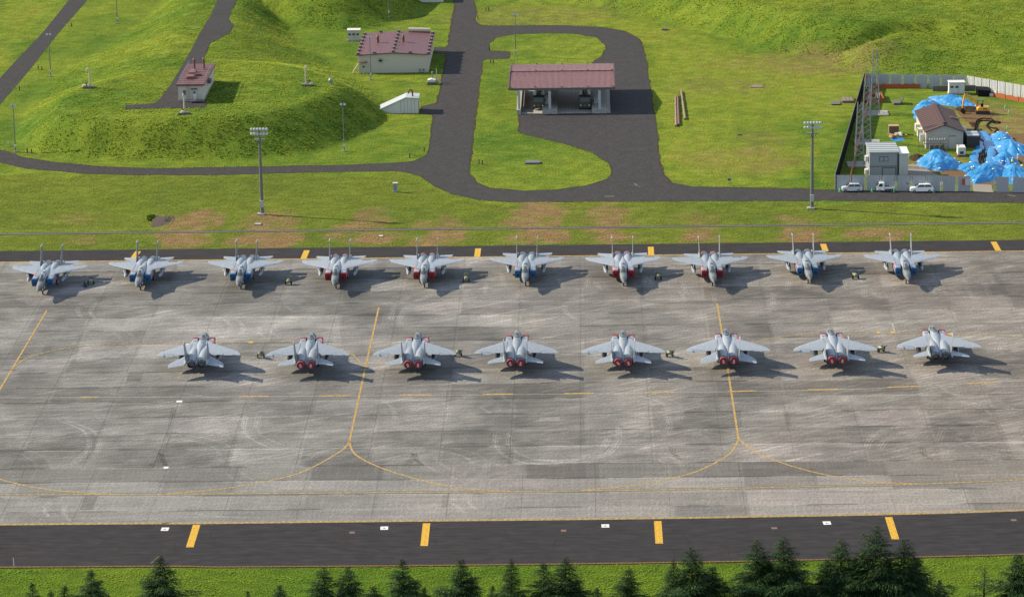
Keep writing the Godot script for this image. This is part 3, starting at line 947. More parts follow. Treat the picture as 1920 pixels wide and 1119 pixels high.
	for s in [poly([-45.87, 72.81, -44.86, 72.84]), poly([-16.29, 73.26, -15.25, 73.22]), poly([13.4, 73.15, 14.44, 73.13]), poly([43.11, 72.82, 44.15, 72.76])]:
		part("white_plate", stripe(s, 1.35, AP + 0.03), M.white_paint, front)
		var c: Vector2 = (s[0] + s[1]) * 0.5
		var mk := Geo.new()
		mk.prism(poly([-0.26, -0.2, 0.26, -0.2, 0.06, 0.02, 0.0, 0.28, -0.06, 0.02]), 0.0, 0.004, Transform3D(Basis(Vector3.RIGHT, -PI / 2), Vector3(c.x, AP + 0.034, c.y)))
		part("plate_symbol", mk.mesh(), M.black_paint, front)
	for s in [poly([-20.34, 74.94, -19.62, 74.91]), poly([7.98, 74.96, 8.69, 74.94]), poly([36.09, 74.72, 36.87, 74.68]), poly([68.3, 72.34, 69.02, 72.27])]:
		part("faded_pink_mark", stripe(s, 0.8, AP + 0.03), M.pink_paint, front)
	var back := Node3D.new()
	back.name = "asphalt_shoulder_001"
	back.set_meta("kind", "structure")
	add_child(back)
	part("asphalt", flat(poly([-400, -80.6, 400, -80.6, 400, -72.5, -400, -72.5]), AP + 0.02), M.shoulder, back)
	part("edge_line", stripe(poly([-400, -72.6, 400, -72.6]), 0.5, AP + 0.026), M.pale_yellow_paint, back)
	for s in [poly([-68.62, -73.58, -68.31, -79.28]), poly([-38.22, -72.44, -38.06, -78.71]), poly([-7.54, -72.79, -7.52, -78.69]), poly([23.14, -72.38, 23.18, -78.48]), poly([53.89, -73.86, 53.8, -79.22]), poly([84.12, -73.09, 84.03, -79.41])]:
		part("yellow_bar", stripe(s, 1.05, AP + 0.03), M.yellow_paint, back)

# ------------------------------------------------------------------ roads

func build_roads():
	var outer := poly([-23.29, -364.15, -20.63, -332.29, -20.55, -322.47, -20.23, -295.68, -20.16, -273.16, -20.63, -269.23, -23.12, -269.39, -22.83, -262.2, -20.24, -262.03, -20, -236.99, -19.94, -206.14, -23.09, -202.43, -23.11, -195.31, -20.33, -193.52, -19.86, -159, -20.14, -155.6, -20.95, -152.26, -22.72, -149.48, -24.69, -148.63, -36.52, -146.87, -61.81, -146.29, -72.35, -146.12, -83.16, -147.87, -94.5, -152.75, -101.75, -157.97, -107.17, -164.65, -116.38, -179.86, -131.77, -214.38, -136, -206.2, -120.47, -171.89, -111.88, -160.46, -105.2, -152.83, -98.97, -147.26, -87.68, -142.46, -76.92, -140.51, -61.12, -139.71, -36.14, -141.21, -25.67, -141.14, -23.53, -140.1, -20.22, -136.24, -17.27, -127.48, -13.44, -120.65, -8.24, -116.04, -2.17, -114.02, 11.86, -113.77, 41.81, -112.74, 57.71, -112.18, 93.03, -108.55, 148.78, -102.08, 150.95, -112.13, 94.18, -117.53, 58.33, -120.62, 52.38, -122.23, 32.23, -125.01, 28.46, -128.33, 27.1, -135.21, 26.37, -148.34, 26.51, -173.02, 26.11, -210.75, 25.66, -252.69, 25.32, -266.88, 24.28, -278.24, 21.14, -287.3, 16.12, -292.5, 7.18, -295.2, -3.07, -295.91, -10.77, -296.43, -13.37, -297.67, -14.66, -302.36, -14.83, -316.87, -15.94, -331.95, -17.45, -363.71])
	var island := poly([-10.09, -264.62, -10.56, -273.19, -9.11, -280.47, -5.42, -284.64, 2.16, -285.84, 9.75, -284.64, 14.77, -279.55, 16.58, -270.08, 16.78, -264.82, 15.61, -255.88, 13.39, -247.82, 9.77, -245.56, -1.64, -244.42, -2.29, -218.16, -2.19, -191.95, -1.92, -175.62, 2.2, -170.28, 7.67, -163.95, 13.03, -156.27, 16.14, -146.5, 17.11, -138.48, 16.02, -132.57, 11.89, -126.92, 5.78, -123.66, -0.31, -123.08, -6.47, -125.6, -9.38, -130.68, -10.96, -138.53, -11.09, -160.01, -11.46, -201.76, -11.47, -230.46, -11.49, -252.54, -10.69, -254.38, -5.45, -254.68, -5.37, -263.01])
	# join the island to the outline by a cut so that one outline bounds the asphalt
	if Geometry2D.is_polygon_clockwise(outer) == Geometry2D.is_polygon_clockwise(island): island.reverse()
	var bi := 0; var bj := 0; var best := 1e9
	for i in outer.size():
		for j in island.size():
			var d := outer[i].distance_to(island[j])
			if d < best:
				best = d; bi = i; bj = j
	var joined := PackedVector2Array()
	for i in bi + 1: joined.append(outer[i])
	for j in island.size() + 1: joined.append(island[(bj + j) % island.size()])
	for i in range(bi, outer.size()): joined.append(outer[i])
	build_tufts(outer, island)
	var road := structure("road", flat(joined, 0.03), M.asphalt)
	for o in [outer, island]:
		var edge := PackedVector2Array()
		for i in o.size() + (1 if o == island else 0):
			var p: Vector2 = o[i % o.size()]; var q: Vector2 = o[(i + 1) % o.size()]
			var n := maxi(1, int(p.distance_to(q) / 3.0))
			for k in n:
				var e := p.lerp(q, float(k) / n)
				edge.append(e + Vector2(turf_fray.get_noise_2d(e.x * 3.0, e.y * 3.0), turf_fray.get_noise_2d(e.x * 3.0 + 90.0, e.y * 3.0)) * 0.5)
		var g := Geo.new()
		for i in edge.size() - 1:
			var d := (edge[i + 1] - edge[i]).orthogonal().normalized()
			var w0 := 0.10 + 0.30 * absf(turf_fray.get_noise_2d(edge[i].x, edge[i].y * 1.7)); var w1 := 0.10 + 0.30 * absf(turf_fray.get_noise_2d(edge[i + 1].x, edge[i + 1].y * 1.7))
			g.quad(Vector3(edge[i].x + d.x * w0, 0.042, edge[i].y + d.y * w0), Vector3(edge[i + 1].x + d.x * w1, 0.042, edge[i + 1].y + d.y * w1), Vector3(edge[i + 1].x - d.x * w1, 0.042, edge[i + 1].y - d.y * w1), Vector3(edge[i].x - d.x * w0, 0.042, edge[i].y - d.y * w0))
		part("dusty_verge", g.mesh(), M.dusty_edge, road)
	for s in [poly([21.09, -127.8, 21.55, -124.65, 22.17, -125.07]), poly([15.29, -117.71, 17.1, -117.71]), poly([90.88, -115.08, 92.25, -114.15])]:
		part("worn_white_mark", stripe(s, 0.35, 0.05), M.worn_white, road)
	structure("road", flat(poly([-114.05, -375.2, -114.15, -339.06, -114.75, -295.11, -114.52, -252.77, -114.83, -210.56, -115.83, -176.74, -125.43, -186.64, -120.17, -201.42, -119.76, -240.12, -119.48, -260.69, -118.66, -295.37, -118.94, -339.4, -119.75, -375.63]), 0.036), M.asphalt)
	# the drive up to the hut on the mound, draped over the ground
	var left := poly([-78.06, -318.53, -76.76, -299.65, -76.03, -278.12, -76.02, -269.83, -76.02, -261.71, -76.21, -251.15, -76.03, -222.83, -75.87, -196.46, -76.4, -182.08, -77.14, -177.27, -79.89, -176.36, -82.85, -176.26])
	var right := poly([-72.35, -318.11, -72.09, -299.31, -71.56, -273.65, -69.22, -263.94, -69.34, -255.28, -72.71, -244.44, -72.14, -222.58, -68.81, -196.04, -66.45, -178.26, -66.04, -173.42, -75.29, -172.9, -82.69, -172.53])
	var g := Geo.new()
	var rows := []
	for i in left.size() - 1:
		var n := 10
		for k in n + (1 if i == left.size() - 2 else 0):
			var a := left[i].lerp(left[i + 1], float(k) / n)
			var b := right[i].lerp(right[i + 1], float(k) / n)
			var row := []
			for c in 9:
				var p := a.lerp(b, c / 8.0)
				row.append(Vector3(p.x, ground(p.x, p.y) + 0.10, p.y))
			rows.append(row)
	for i in rows.size() - 1:
		for c in 8: g.quad(rows[i][c], rows[i][c + 1], rows[i + 1][c + 1], rows[i + 1][c])
	structure("driveway", g.mesh(30.0), M.asphalt)

func build_drain():
	# a concrete gutter with raised lips along the grass strip
	var root := Node3D.new()
	root.name = "drain_channel"
	root.set_meta("kind", "structure")
	add_child(root)
	var lip := Geo.new().box(Vector3.ZERO, Vector3(7.96, 0.2, 0.16)).mesh()
	for k in range(-17, 18):
		for s in [-0.42, 0.42]:
			part("kerb_stone", lip, M.kerb_grey, root, Transform3D(Basis(Vector3.UP, 0.0), Vector3(k * 8.0, 0.0, -93.4 + s)))
	part("channel_floor", flat(poly([-140, -93.74, 140, -93.74, 140, -93.06, -140, -93.06]), 0.02), M.sealant, root)

# ------------------------------------------------------------------ jets
# A twin-engined, twin-finned fighter, nose towards +z, wheels on y = 0. Stations run from the nose: z = 10 - s.

# a ring round (x, y) at station s; half width, height above and below, boxiness
func ring(s: float, x: float, y: float, w: float, up: float, dn: float, pw := 2.0, n := 20, rake := 0.0) -> Array:
	var out := []
	for k in n:
		var t := TAU * k / n
		var c := signf(cos(t)) * pow(absf(cos(t)), 2.0 / pw)
		var q := signf(sin(t)) * pow(absf(sin(t)), 2.0 / pw)
		var yy := q * (up if q > 0.0 else dn)
		out.append(Vector3(x + c * w, y + yy, 10.0 - s + rake * yy))
	return out

# a surface lofted through aerofoils: each [span position, y, lead s, trail s, thickness]
func foil(secs: Array, upright := false) -> Geo:
	var rings := []
	for q in secs:
		var r := []
		var ch: float = q[3] - q[2]
		for e in [[0.0, 0.0], [0.06, 0.35], [0.3, 0.5], [0.65, 0.36], [1.0, 0.05], [1.0, -0.05], [0.65, -0.3], [0.3, -0.4], [0.06, -0.28]]:
			var zz: float = 10.0 - (q[2] + ch * e[0])
			if upright: r.append(Vector3(q[0] + e[1] * q[4], q[1], zz))
			else: r.append(Vector3(q[0], q[1] + e[1] * q[4], zz))
		rings.append(r)
	var g := Geo.new()
	g.loft(rings, true)
	return g

func mirrored(g: Geo) -> Geo:
	var o := Geo.new()
	for q in g.v: o.v.append(Vector3(-q.x, q.y, q.z))
	return o

func wheel_mesh(r: float, w: float) -> ArrayMesh:
	var rings := []
	for e in [[-0.5, 0.55], [-0.5, 0.86], [-0.28, 1.0], [0.28, 1.0], [0.5, 0.86], [0.5, 0.55]]:
		var rg := []
		for k in 18:
			rg.append(Vector3(e[0] * w, r * e[1] * sin(TAU * k / 18.0), r * e[1] * cos(TAU * k / 18.0)))
		rings.append(rg)
	return Geo.new().loft(rings, true).mesh(40.0)

func hub_mesh(r: float, w: float) -> ArrayMesh:
	return Geo.new().tube([Vector3(-w * 0.53, 0, 0), Vector3(w * 0.53, 0, 0)], [r * 0.52, r * 0.52], 14).mesh(40.0)

func make_jet(cover: String, nozzle: String, turn_emblem: float) -> Node3D:
	var jet := Node3D.new()
	jet.name = "fighter_jet"
	# fuselage: nose and spine, intake trunks, engine humps and tail booms joined in one skin
	var f := Geo.new()
	var r := []
	for e in [[1.85, 2.07, 0.47, 0.45, 0.48], [2.4, 2.11, 0.54, 0.52, 0.55], [3.4, 2.16, 0.61, 0.60, 0.64], [4.4, 2.2, 0.65, 0.64, 0.68], [5.4, 2.22, 0.67, 0.72, 0.70]]:
		r.append(ring(e[0], 0.0, e[1], e[2], e[3], e[4], 2.2, 24))
	part("nose_section", Geo.new().loft(r, true).mesh(38.0), M.nose_grey, jet)
	r = []
	for e in [[5.4, 2.22, 0.67, 0.72, 0.70], [6.6, 2.24, 0.70, 0.90, 0.70], [7.6, 2.26, 0.76, 0.98, 0.72], [9.0, 2.28, 0.80, 0.92, 0.7], [10.5, 2.3, 0.72, 0.80, 0.7], [12.0, 2.3, 0.56, 0.70, 0.6], [14.0, 2.3, 0.36, 0.52, 0.5], [16.0, 2.28, 0.2, 0.34, 0.34], [17.9, 2.2, 0.14, 0.16, 0.2]]:
		r.append(ring(e[0], 0.0, e[1], e[2], e[3], e[4], 2.2, 24))
	f.loft(r, true)
	for sd: float in [-1.0, 1.0]:
		r = []
		for e in [[5.75, 1.29, 2.08, 0.50, 0.66, 0.68, 5.0, 0.42], [6.8, 1.27, 2.1, 0.54, 0.70, 0.74, 4.5, 0.3], [8.2, 1.16, 2.1, 0.68, 0.74, 0.80, 4.0, 0.0], [10.2, 1.02, 2.1, 0.86, 0.74, 0.82, 4.0, 0.0], [12.8, 0.98, 2.1, 0.88, 0.72, 0.80, 3.6, 0.0], [14.6, 0.92, 2.1, 0.84, 0.68, 0.74, 3.0, 0.0], [16.2, 0.84, 2.12, 0.76, 0.66, 0.66, 2.4, 0.0], [17.5, 0.80, 2.14, 0.68, 0.64, 0.62, 2.1, 0.0]]:
			r.append(ring(e[0], e[1] * sd, e[2], e[3], e[4], e[5], e[6], 24, e[7]))
		f.loft(r, true)
		r = []
		for e in [[10.6, 0.84, 2.35, 0.42, 0.38], [11.8, 0.84, 2.35, 0.60, 0.62], [13.2, 0.83, 2.32, 0.70, 0.78], [15.0, 0.82, 2.28, 0.74, 0.82], [16.6, 0.80, 2.2, 0.73, 0.76], [17.7, 0.80, 2.16, 0.66, 0.66]]:
			r.append(ring(e[0], e[1] * sd, e[2], e[3], e[4], e[4], 2.0, 20))
		f.loft(r, true)
		r = []
		for e in [[13.4, 1.62, 2.36, 0.30, 0.26], [15.0, 1.66, 2.36, 0.28, 0.26], [17.4, 1.68, 2.34, 0.22, 0.22], [18.9, 1.70, 2.32, 0.12, 0.12]]:
			r.append(ring(e[0], e[1] * sd, e[2], e[3], e[4], e[4], 3.0, 12))
		f.loft(r, true)
	part("fuselage", f.mesh(38.0), M.jet_grey, jet)
	r = []
	for e in [[0.0, 1.97, 0.015], [0.08, 1.97, 0.05], [0.4, 1.985, 0.16], [0.9, 2.01, 0.285], [1.4, 2.04, 0.39], [1.87, 2.07, 0.475]]:
		r.append(ring(e[0], 0.0, e[1], e[2], e[2] * 0.97, e[2] * 1.02, 2.1, 24))
	var nose := part("radome", Geo.new().loft(r, true).mesh(38.0), M.radome, jet)
	part("pitot_probe", Geo.new().tube([Vector3(0, 1.97, 9.95), Vector3(0, 1.96, 10.5)], [0.03, 0.012], 6).mesh(30.0), M.bare_metal, nose)
	# cockpit
	r = []
	for e in [[3.25, 2.66, 0.10, 0.03], [3.7, 2.70, 0.36, 0.30], [4.3, 2.74, 0.46, 0.56], [5.0, 2.8, 0.50, 0.70], [5.8, 2.86, 0.50, 0.68], [6.6, 2.95, 0.46, 0.48], [7.3, 3.02, 0.34, 0.24], [7.7, 3.05, 0.12, 0.06]]:
		r.append(ring(e[0], 0.0, e[1], e[2], e[3], 0.12, 2.0, 20))
	var cp := part("canopy", Geo.new().loft(r, true).mesh(50.0), M.canopy_glass, jet)
	for e in [[4.28, 2.74, 0.475, 0.575], [6.9, 2.98, 0.42, 0.40]]:
		var pts := []
		for k in 13:
			var t := PI * k / 12.0
			pts.append(Vector3(cos(t) * e[2], e[1] + sin(t) * e[3], 10.0 - e[0]))
		part("canopy_frame", Geo.new().tube(pts, range(13).map(func(_k): return 0.045), 6).mesh(40.0), M.jet_dark_grey, cp)
	part("cockpit_tub", Geo.new().box(Vector3(0, 2.72, 4.9), Vector3(0.74, 0.26, 2.5)).mesh(), M.black, jet)
	var seat := Geo.new()
	seat.box(Vector3(0, 2.95, 4.35), Vector3(0.42, 0.75, 0.22), Basis(Vector3.RIGHT, -0.25))
	seat.box(Vector3(0, 2.85, 4.75), Vector3(0.42, 0.14, 0.5))
	seat.box(Vector3(0, 3.30, 4.28), Vector3(0.3, 0.22, 0.24), Basis(Vector3.RIGHT, -0.25))
	part("ejection_seat", seat.mesh(), M.black, jet)
	part("instrument_hood", Geo.new().box(Vector3(0, 2.92, 5.75), Vector3(0.6, 0.2, 0.5), Basis(Vector3.RIGHT, 0.2)).mesh(), M.black, jet)
	for sd: float in [-1.0, 1.0]:
		var mir: bool = sd < 0.0
		# wings, flaps, tail
		var wg := foil([[1.5, 2.72, 7.9, 13.9, 0.34], [1.9, 2.72, 8.5, 13.9, 0.34], [3.95, 2.67, 10.55, 13.95, 0.24], [5.45, 2.63, 12.05, 14.0, 0.15], [5.46, 2.63, 12.06, 14.75, 0.14], [6.05, 2.61, 12.75, 14.78, 0.10], [6.5, 2.60, 14.05, 14.72, 0.04]])
		var wing := part("wing", (mirrored(wg) if mir else wg).mesh(28.0), M.jet_grey, jet)
		var fl := foil([[1.92, 2.70, 13.92, 14.7, 0.10], [3.88, 2.66, 13.96, 14.74, 0.08]])
		part("flap", (mirrored(fl) if mir else fl).mesh(), M.jet_grey, wing)
		var al := Geo.new()
		var droop := Transform3D(Basis(Vector3.RIGHT, -0.06 if mir else -0.34), Vector3(0, 2.64, -3.98)) * Transform3D(Basis.IDENTITY, Vector3(0, -2.64, 3.98))
		al.add(foil([[3.95, 2.65, 13.98, 14.78, 0.08], [5.42, 2.63, 14.02, 14.78, 0.06]]), droop)
		part("aileron", (mirrored(al) if mir else al).mesh(), M.jet_grey, wing)
		var fin := foil([[1.70, 2.45, 13.6, 17.6, 0.20], [1.73, 3.0, 14.5, 17.7, 0.18], [1.80, 5.35, 16.75, 18.35, 0.09], [1.81, 5.45, 16.95, 18.35, 0.06]], true)
		var fn := part("tail_fin", (mirrored(fin) if mir else fin).mesh(28.0), M.jet_dark_grey, jet)
		var pod := Geo.new().tube([Vector3(1.81 * sd, 5.5, 10 - 16.6), Vector3(1.81 * sd, 5.5, 10 - 16.9), Vector3(1.81 * sd, 5.5, 10 - 18.3), Vector3(1.81 * sd, 5.5, 10 - 18.75)], [0.03, 0.13 if mir else 0.08, 0.11 if mir else 0.07, 0.02], 10)
		part("fin_tip_pod", pod.mesh(40.0), M.jet_grey, fn)
		var st := foil([[1.86, 2.32, 15.0, 18.5, 0.16], [2.9, 2.30, 16.35, 18.85, 0.11], [2.92, 2.30, 16.15, 18.86, 0.11], [4.05, 2.27, 17.6, 19.25, 0.07], [4.3, 2.26, 18.2, 19.3, 0.04]])
		part("stabilator", (mirrored(st) if mir else st).mesh(28.0), M.jet_grey, jet)
		# intakes under their covers
		var cv := Geo.new()
		cv.loft([ring(5.15, 1.29 * sd, 2.08, 0.47, 0.63, 0.64, 6.0, 20, 0.42), ring(5.2, 1.29 * sd, 2.08, 0.535, 0.70, 0.71, 6.0, 20, 0.42), ring(5.95, 1.29 * sd, 2.08, 0.535, 0.70, 0.71, 6.0, 20, 0.40)], true)
		var ic := part("intake_cover", cv.mesh(30.0), M[cover], jet)
		part("cover_grip", Geo.new().box(Vector3(1.29 * sd, 1.95, 4.86), Vector3(0.34, 0.16, 0.06)).mesh(), M.black, ic)
		part("intake_gap", Geo.new().box(Vector3(0.72 * sd, 2.3, 3.6), Vector3(0.10, 0.9, 1.6)).mesh(), M.black, jet)
		# air vents on top of the intake and a roundel on its side
		part("bleed_vent", Geo.new().box(Vector3(1.25 * sd, 2.815, 2.9), Vector3(0.55, 0.03, 0.18)).mesh(), M.burnt_metal, jet)
		var rd := Geo.new().tube([Vector3(1.825 * sd, 2.15, 2.55), Vector3(1.865 * sd, 2.15, 2.55)], [0.36, 0.36], 20)
		part("roundel", rd.mesh(30.0), M.tag_red, jet)
		# engine nozzle
		var nz := []
		for e in [[17.5, 0.62], [17.9, 0.60], [18.5, 0.52]]:
			nz.append(ring(e[0], 0.80 * sd, 2.15, e[1], e[1], e[1], 2.0, 20))
		var np: MeshInstance3D
		if nozzle == "open":
			for e in [[18.5, 0.46], [18.0, 0.42], [17.4, 0.40]]:
				nz.append(ring(e[0], 0.80 * sd, 2.15, e[1], e[1], e[1], 2.0, 20))
			np = part("nozzle", Geo.new().loft(nz, false).mesh(30.0), M.burnt_metal, jet)
			part("turbine_face", Geo.new().tube([Vector3(0.8 * sd, 2.15, -7.35), Vector3(0.8 * sd, 2.15, -7.2)], [0.44, 0.44], 20).mesh(30.0), M.black, np)
			var pet := Geo.new()
			for k in 15:
				var t := TAU * k / 15.0
				pet.bar(Vector3(0.8 * sd + cos(t) * 0.61, 2.15 + sin(t) * 0.61, -7.9), Vector3(0.8 * sd + cos(t) * 0.535, 2.15 + sin(t) * 0.535, -8.52), 0.03)
			part("nozzle_petals", pet.mesh(), M.bare_metal, np)
		else:
			np = part("nozzle", Geo.new().loft(nz, true).mesh(30.0), M.burnt_metal, jet)
			var cw := []
			for e in [[18.1, 0.60], [18.25, 0.625], [18.72, 0.60], [18.76, 0.56], [18.76, 0.46], [18.70, 0.43]]:
				cw.append(ring(e[0], 0.80 * sd, 2.15, e[1], e[1], e[1], 2.0, 24))
			var nc := part("nozzle_cover", Geo.new().loft(cw, true).mesh(30.0), M.cover_red, jet)
			var em := Geo.new()
			var xf := Transform3D(Basis(Vector3.UP, PI) * Basis(Vector3.BACK, turn_emblem + 0.2 * sd), Vector3(0.8 * sd, 2.06, -8.705))
			var o := PackedVector2Array()
			for k in 17: o.append(Vector2(cos(TAU * k / 16.0), sin(TAU * k / 16.0)) * 0.15)
			for k in 17: o.append(Vector2(cos(-TAU * k / 16.0), sin(-TAU * k / 16.0)) * 0.075)
			for k in 16:
				var a := Vector2(cos(TAU * k / 16.0), sin(TAU * k / 16.0)); var b := Vector2(cos(TAU * (k + 1) / 16.0), sin(TAU * (k + 1) / 16.0))
				em.prism(PackedVector2Array([a * 0.16, b * 0.16, b * 0.075, a * 0.075]), 0.0, 0.012, xf)
			em.prism(poly([-0.14, 0.2, 0.14, 0.2, 0.14, 0.27, -0.14, 0.27]), 0.0, 0.012, xf)
			em.prism(poly([-0.14, -0.28, 0.14, -0.28, 0.14, -0.2, -0.14, -0.2]), 0.0, 0.012, xf)
			part("cover_emblem", em.mesh(), M.white_paint, nc)
		# drop tank on its pylon
		var tk := []
		for e in [[8.0, 0.02], [8.25, 0.13], [8.8, 0.27], [9.8, 0.38], [11.0, 0.42], [12.6, 0.40], [13.6, 0.28], [14.4, 0.10], [14.6, 0.02]]:
			tk.append(ring(e[0], 2.95 * sd, 1.62, e[1], e[1], e[1], 2.0, 18))
		var tank := part("drop_tank", Geo.new().loft(tk, true).mesh(40.0), M.jet_grey, jet)
		part("tank_fin", Geo.new().box(Vector3(2.95 * sd, 1.45, -4.1), Vector3(0.9, 0.03, 0.5)).mesh(), M.jet_dark_grey, tank)
		part("pylon", Geo.new().loft([ring(9.3, 2.95 * sd, 2.3, 0.04, 0.3, 0.5, 4.0, 10), ring(9.8, 2.95 * sd, 2.3, 0.09, 0.36, 0.55, 4.0, 10), ring(12.6, 2.95 * sd, 2.3, 0.07, 0.36, 0.5, 4.0, 10)], true).mesh(), M.jet_dark_grey, jet)
		part("launch_rail", Geo.new().box(Vector3(3.32 * sd, 2.2, -0.8), Vector3(0.09, 0.1, 2.9)).mesh(), M.gear_white, jet)
		# main gear
		var leg := part("main_gear", Geo.new().tube([Vector3(1.15 * sd, 1.7, -1.7), Vector3(1.32 * sd, 0.45, -1.85)], [0.09, 0.08], 8).bar(Vector3(0.9 * sd, 1.5, -1.5), Vector3(1.3 * sd, 0.7, -1.83), 0.07).mesh(30.0), M.gear_white, jet)
		part("wheel", wheel_mesh(0.44, 0.26), M.tyre, leg, Transform3D(Basis.IDENTITY, Vector3(1.46 * sd, 0.44, -1.85)))
		part("wheel_hub", hub_mesh(0.44, 0.26), M.gear_white, leg, Transform3D(Basis.IDENTITY, Vector3(1.46 * sd, 0.44, -1.85)))
		part("gear_door", Geo.new().box(Vector3(1.75 * sd, 1.05, -1.2), Vector3(0.05, 0.6, 1.1), Basis(Vector3.BACK, -0.2 * sd)).mesh(), M.jet_grey, leg)
	var ng := part("nose_gear", Geo.new().tube([Vector3(0, 1.75, 4.55), Vector3(0, 0.36, 4.75)], [0.08, 0.06], 8).bar(Vector3(0, 1.6, 3.9), Vector3(0, 0.8, 4.7), 0.06).mesh(30.0), M.gear_white, jet)
	part("wheel", wheel_mesh(0.33, 0.2), M.tyre, ng, Transform3D(Basis.IDENTITY, Vector3(0.02, 0.33, 4.75)))
	part("wheel_hub", hub_mesh(0.33, 0.2), M.gear_white, ng, Transform3D(Basis.IDENTITY, Vector3(0.02, 0.33, 4.75)))
	part("gear_door", Geo.new().box(Vector3(0.34, 1.25, 4.4), Vector3(0.04, 0.5, 0.9)).mesh(), M.gear_white, ng)
	# red safety tags
	part("safety_tag", Geo.new().box(Vector3(-1.62, 2.86, 1.9), Vector3(0.36, 0.02, 0.42)).mesh(), M.tag_red, jet)
	part("safety_tag", Geo.new().box(Vector3(-1.72, 2.80, 2.75), Vector3(0.22, 0.02, 0.3)).mesh(), M.tag_red, jet)
	part("spine_vent", Geo.new().tube([Vector3(-0.3, 3.22, 2.15), Vector3(0, 3.30, 2.05), Vector3(0.3, 3.22, 2.15)], [0.05, 0.06, 0.05], 6).mesh(), M.burnt_metal, jet)
	part("blade_aerial", Geo.new().box(Vector3(0, 3.25, 1.0), Vector3(0.04, 0.22, 0.35)).mesh(), M.jet_dark_grey, jet)
	return jet

func build_jets():
	var blue := make_jet("cover_blue", "open", 0.0)
	var red := make_jet("cover_red", "covered", 0.1)
	var bare := make_jet("cover_red", "open", 0.0)
	var red2 := make_jet("cover_red", "covered", 0.55)
	var noses := [Vector3(-80.89, 2.03, -45.01), Vector3(-64.49, 2.03, -47.12), Vector3(-47.25, 2.03, -47.1), Vector3(-30.99, 2.03, -46.77), Vector3(-15.87, 2.03, -46.84), Vector3(1.38, 2.03, -47.17), Vector3(17.99, 2.03, -46.47), Vector3(33.02, 2.03, -45.84), Vector3(49.28, 2.03, -46.91), Vector3(65.93, 2.03, -46.2)]
	var kinds := "bbbrrbrrbb"
	for i in 10:
		var src: Node3D = blue if kinds[i] == "b" else red
		var o: Node3D = src.duplicate()
		o.name = numbered("fighter_jet")
		add_child(o)
		o.position = Vector3(noses[i].x, AP, noses[i].z - 10.0)
		tag(o, "grey fighter jet with %s intake covers, %s in grass-side row from building-site end" % ["blue" if kinds[i] == "b" else "red", ordinal(9 - i)], "fighter jet", "jets backed up to the grass")
	var tails := [Vector3(-49.11, 2.2, 1.32), Vector3(-31.93, 2.2, 1.95), Vector3(-15.16, 2.2, 2.26), Vector3(0.65, 2.2, 1.96), Vector3(17.35, 2.2, 2.28), Vector3(33.63, 2.2, 1.99), Vector3(50.26, 2.2, 2.31), Vector3(66.44, 2.2, 1.13)]
	for i in 8:
		var src: Node3D = bare if i == 0 or i == 7 else (red2 if i == 4 else red)
		var o: Node3D = src.duplicate()
		o.name = numbered("fighter_jet")
		add_child(o)
		o.position = Vector3(tails[i].x, AP, tails[i].z - 8.7)
		o.rotation.y = PI
		tag(o, "grey fighter jet with %s engine nozzles, %s in mid-apron row from building-site end" % ["open dark" if i == 0 or i == 7 else "red-capped", ordinal(7 - i)], "fighter jet", "jets in the mid-apron row")
		if i == 0 or i == 5:
			for c in o.get_children():
				if String(c.name).begins_with("stabilator"):
					c.transform = Transform3D(Basis(Vector3.RIGHT, -0.16), Vector3(0, 2.3, -7.2)) * Transform3D(Basis.IDENTITY, Vector3(0, -2.3, 7.2))
	for s in [blue, red, bare, red2]: s.free()
	# each airframe has weathered to its own grey, and its tailplanes droop a little differently
	var rng := RandomNumberGenerator.new()
	rng.seed = 23
	for o in get_children():
		if not String(o.name).begins_with("fighter_jet"): continue
		var skin: Material = M[["jet_grey", "jet_grey_b", "jet_grey_c", "jet_grey_d"][rng.randi() % 4]]
		var droop := rng.randf_range(-0.05, 0.07)
		o.rotation.y += rng.randf_range(-0.012, 0.012)
		for c in o.get_children():
			if c.material_override == M.jet_grey: c.material_override = skin
			if String(c.name).begins_with("stabilator") and c.transform == Transform3D.IDENTITY:
				c.transform = Transform3D(Basis(Vector3.RIGHT, -droop), Vector3(0, 2.3, -7.2)) * Transform3D(Basis.IDENTITY, Vector3(0, -2.3, 7.2))
			for k in c.get_children():
				if k.material_override == M.jet_grey: k.material_override = skin

# ------------------------------------------------------------------ buildings on the grass

func box_part(called: String, c: Vector3, s: Vector3, m: Material, parent: Node3D, b := Basis.IDENTITY) -> MeshInstance3D:
	return part(called, Geo.new().box(Vector3.ZERO, s).mesh(), m, parent, Transform3D(b, c))

# a bent pipe standing up and hooking over, in the plane of x
func gooseneck(h: float, r: float, reach: float, side: float) -> Array:
	var pts := [Vector3.ZERO, Vector3(0, h - reach, 0)]
	for k in range(1, 9):
		var t := PI * k / 8.0
		pts.append(Vector3(side * (reach * 0.5 - cos(t) * reach * 0.5), h - reach + sin(t) * reach * 0.6, 0))
	pts.append(pts[-1] + Vector3(0, -reach * 0.35, 0))
	var rr := []
	for p in pts: rr.append(r)
	return [pts, rr]

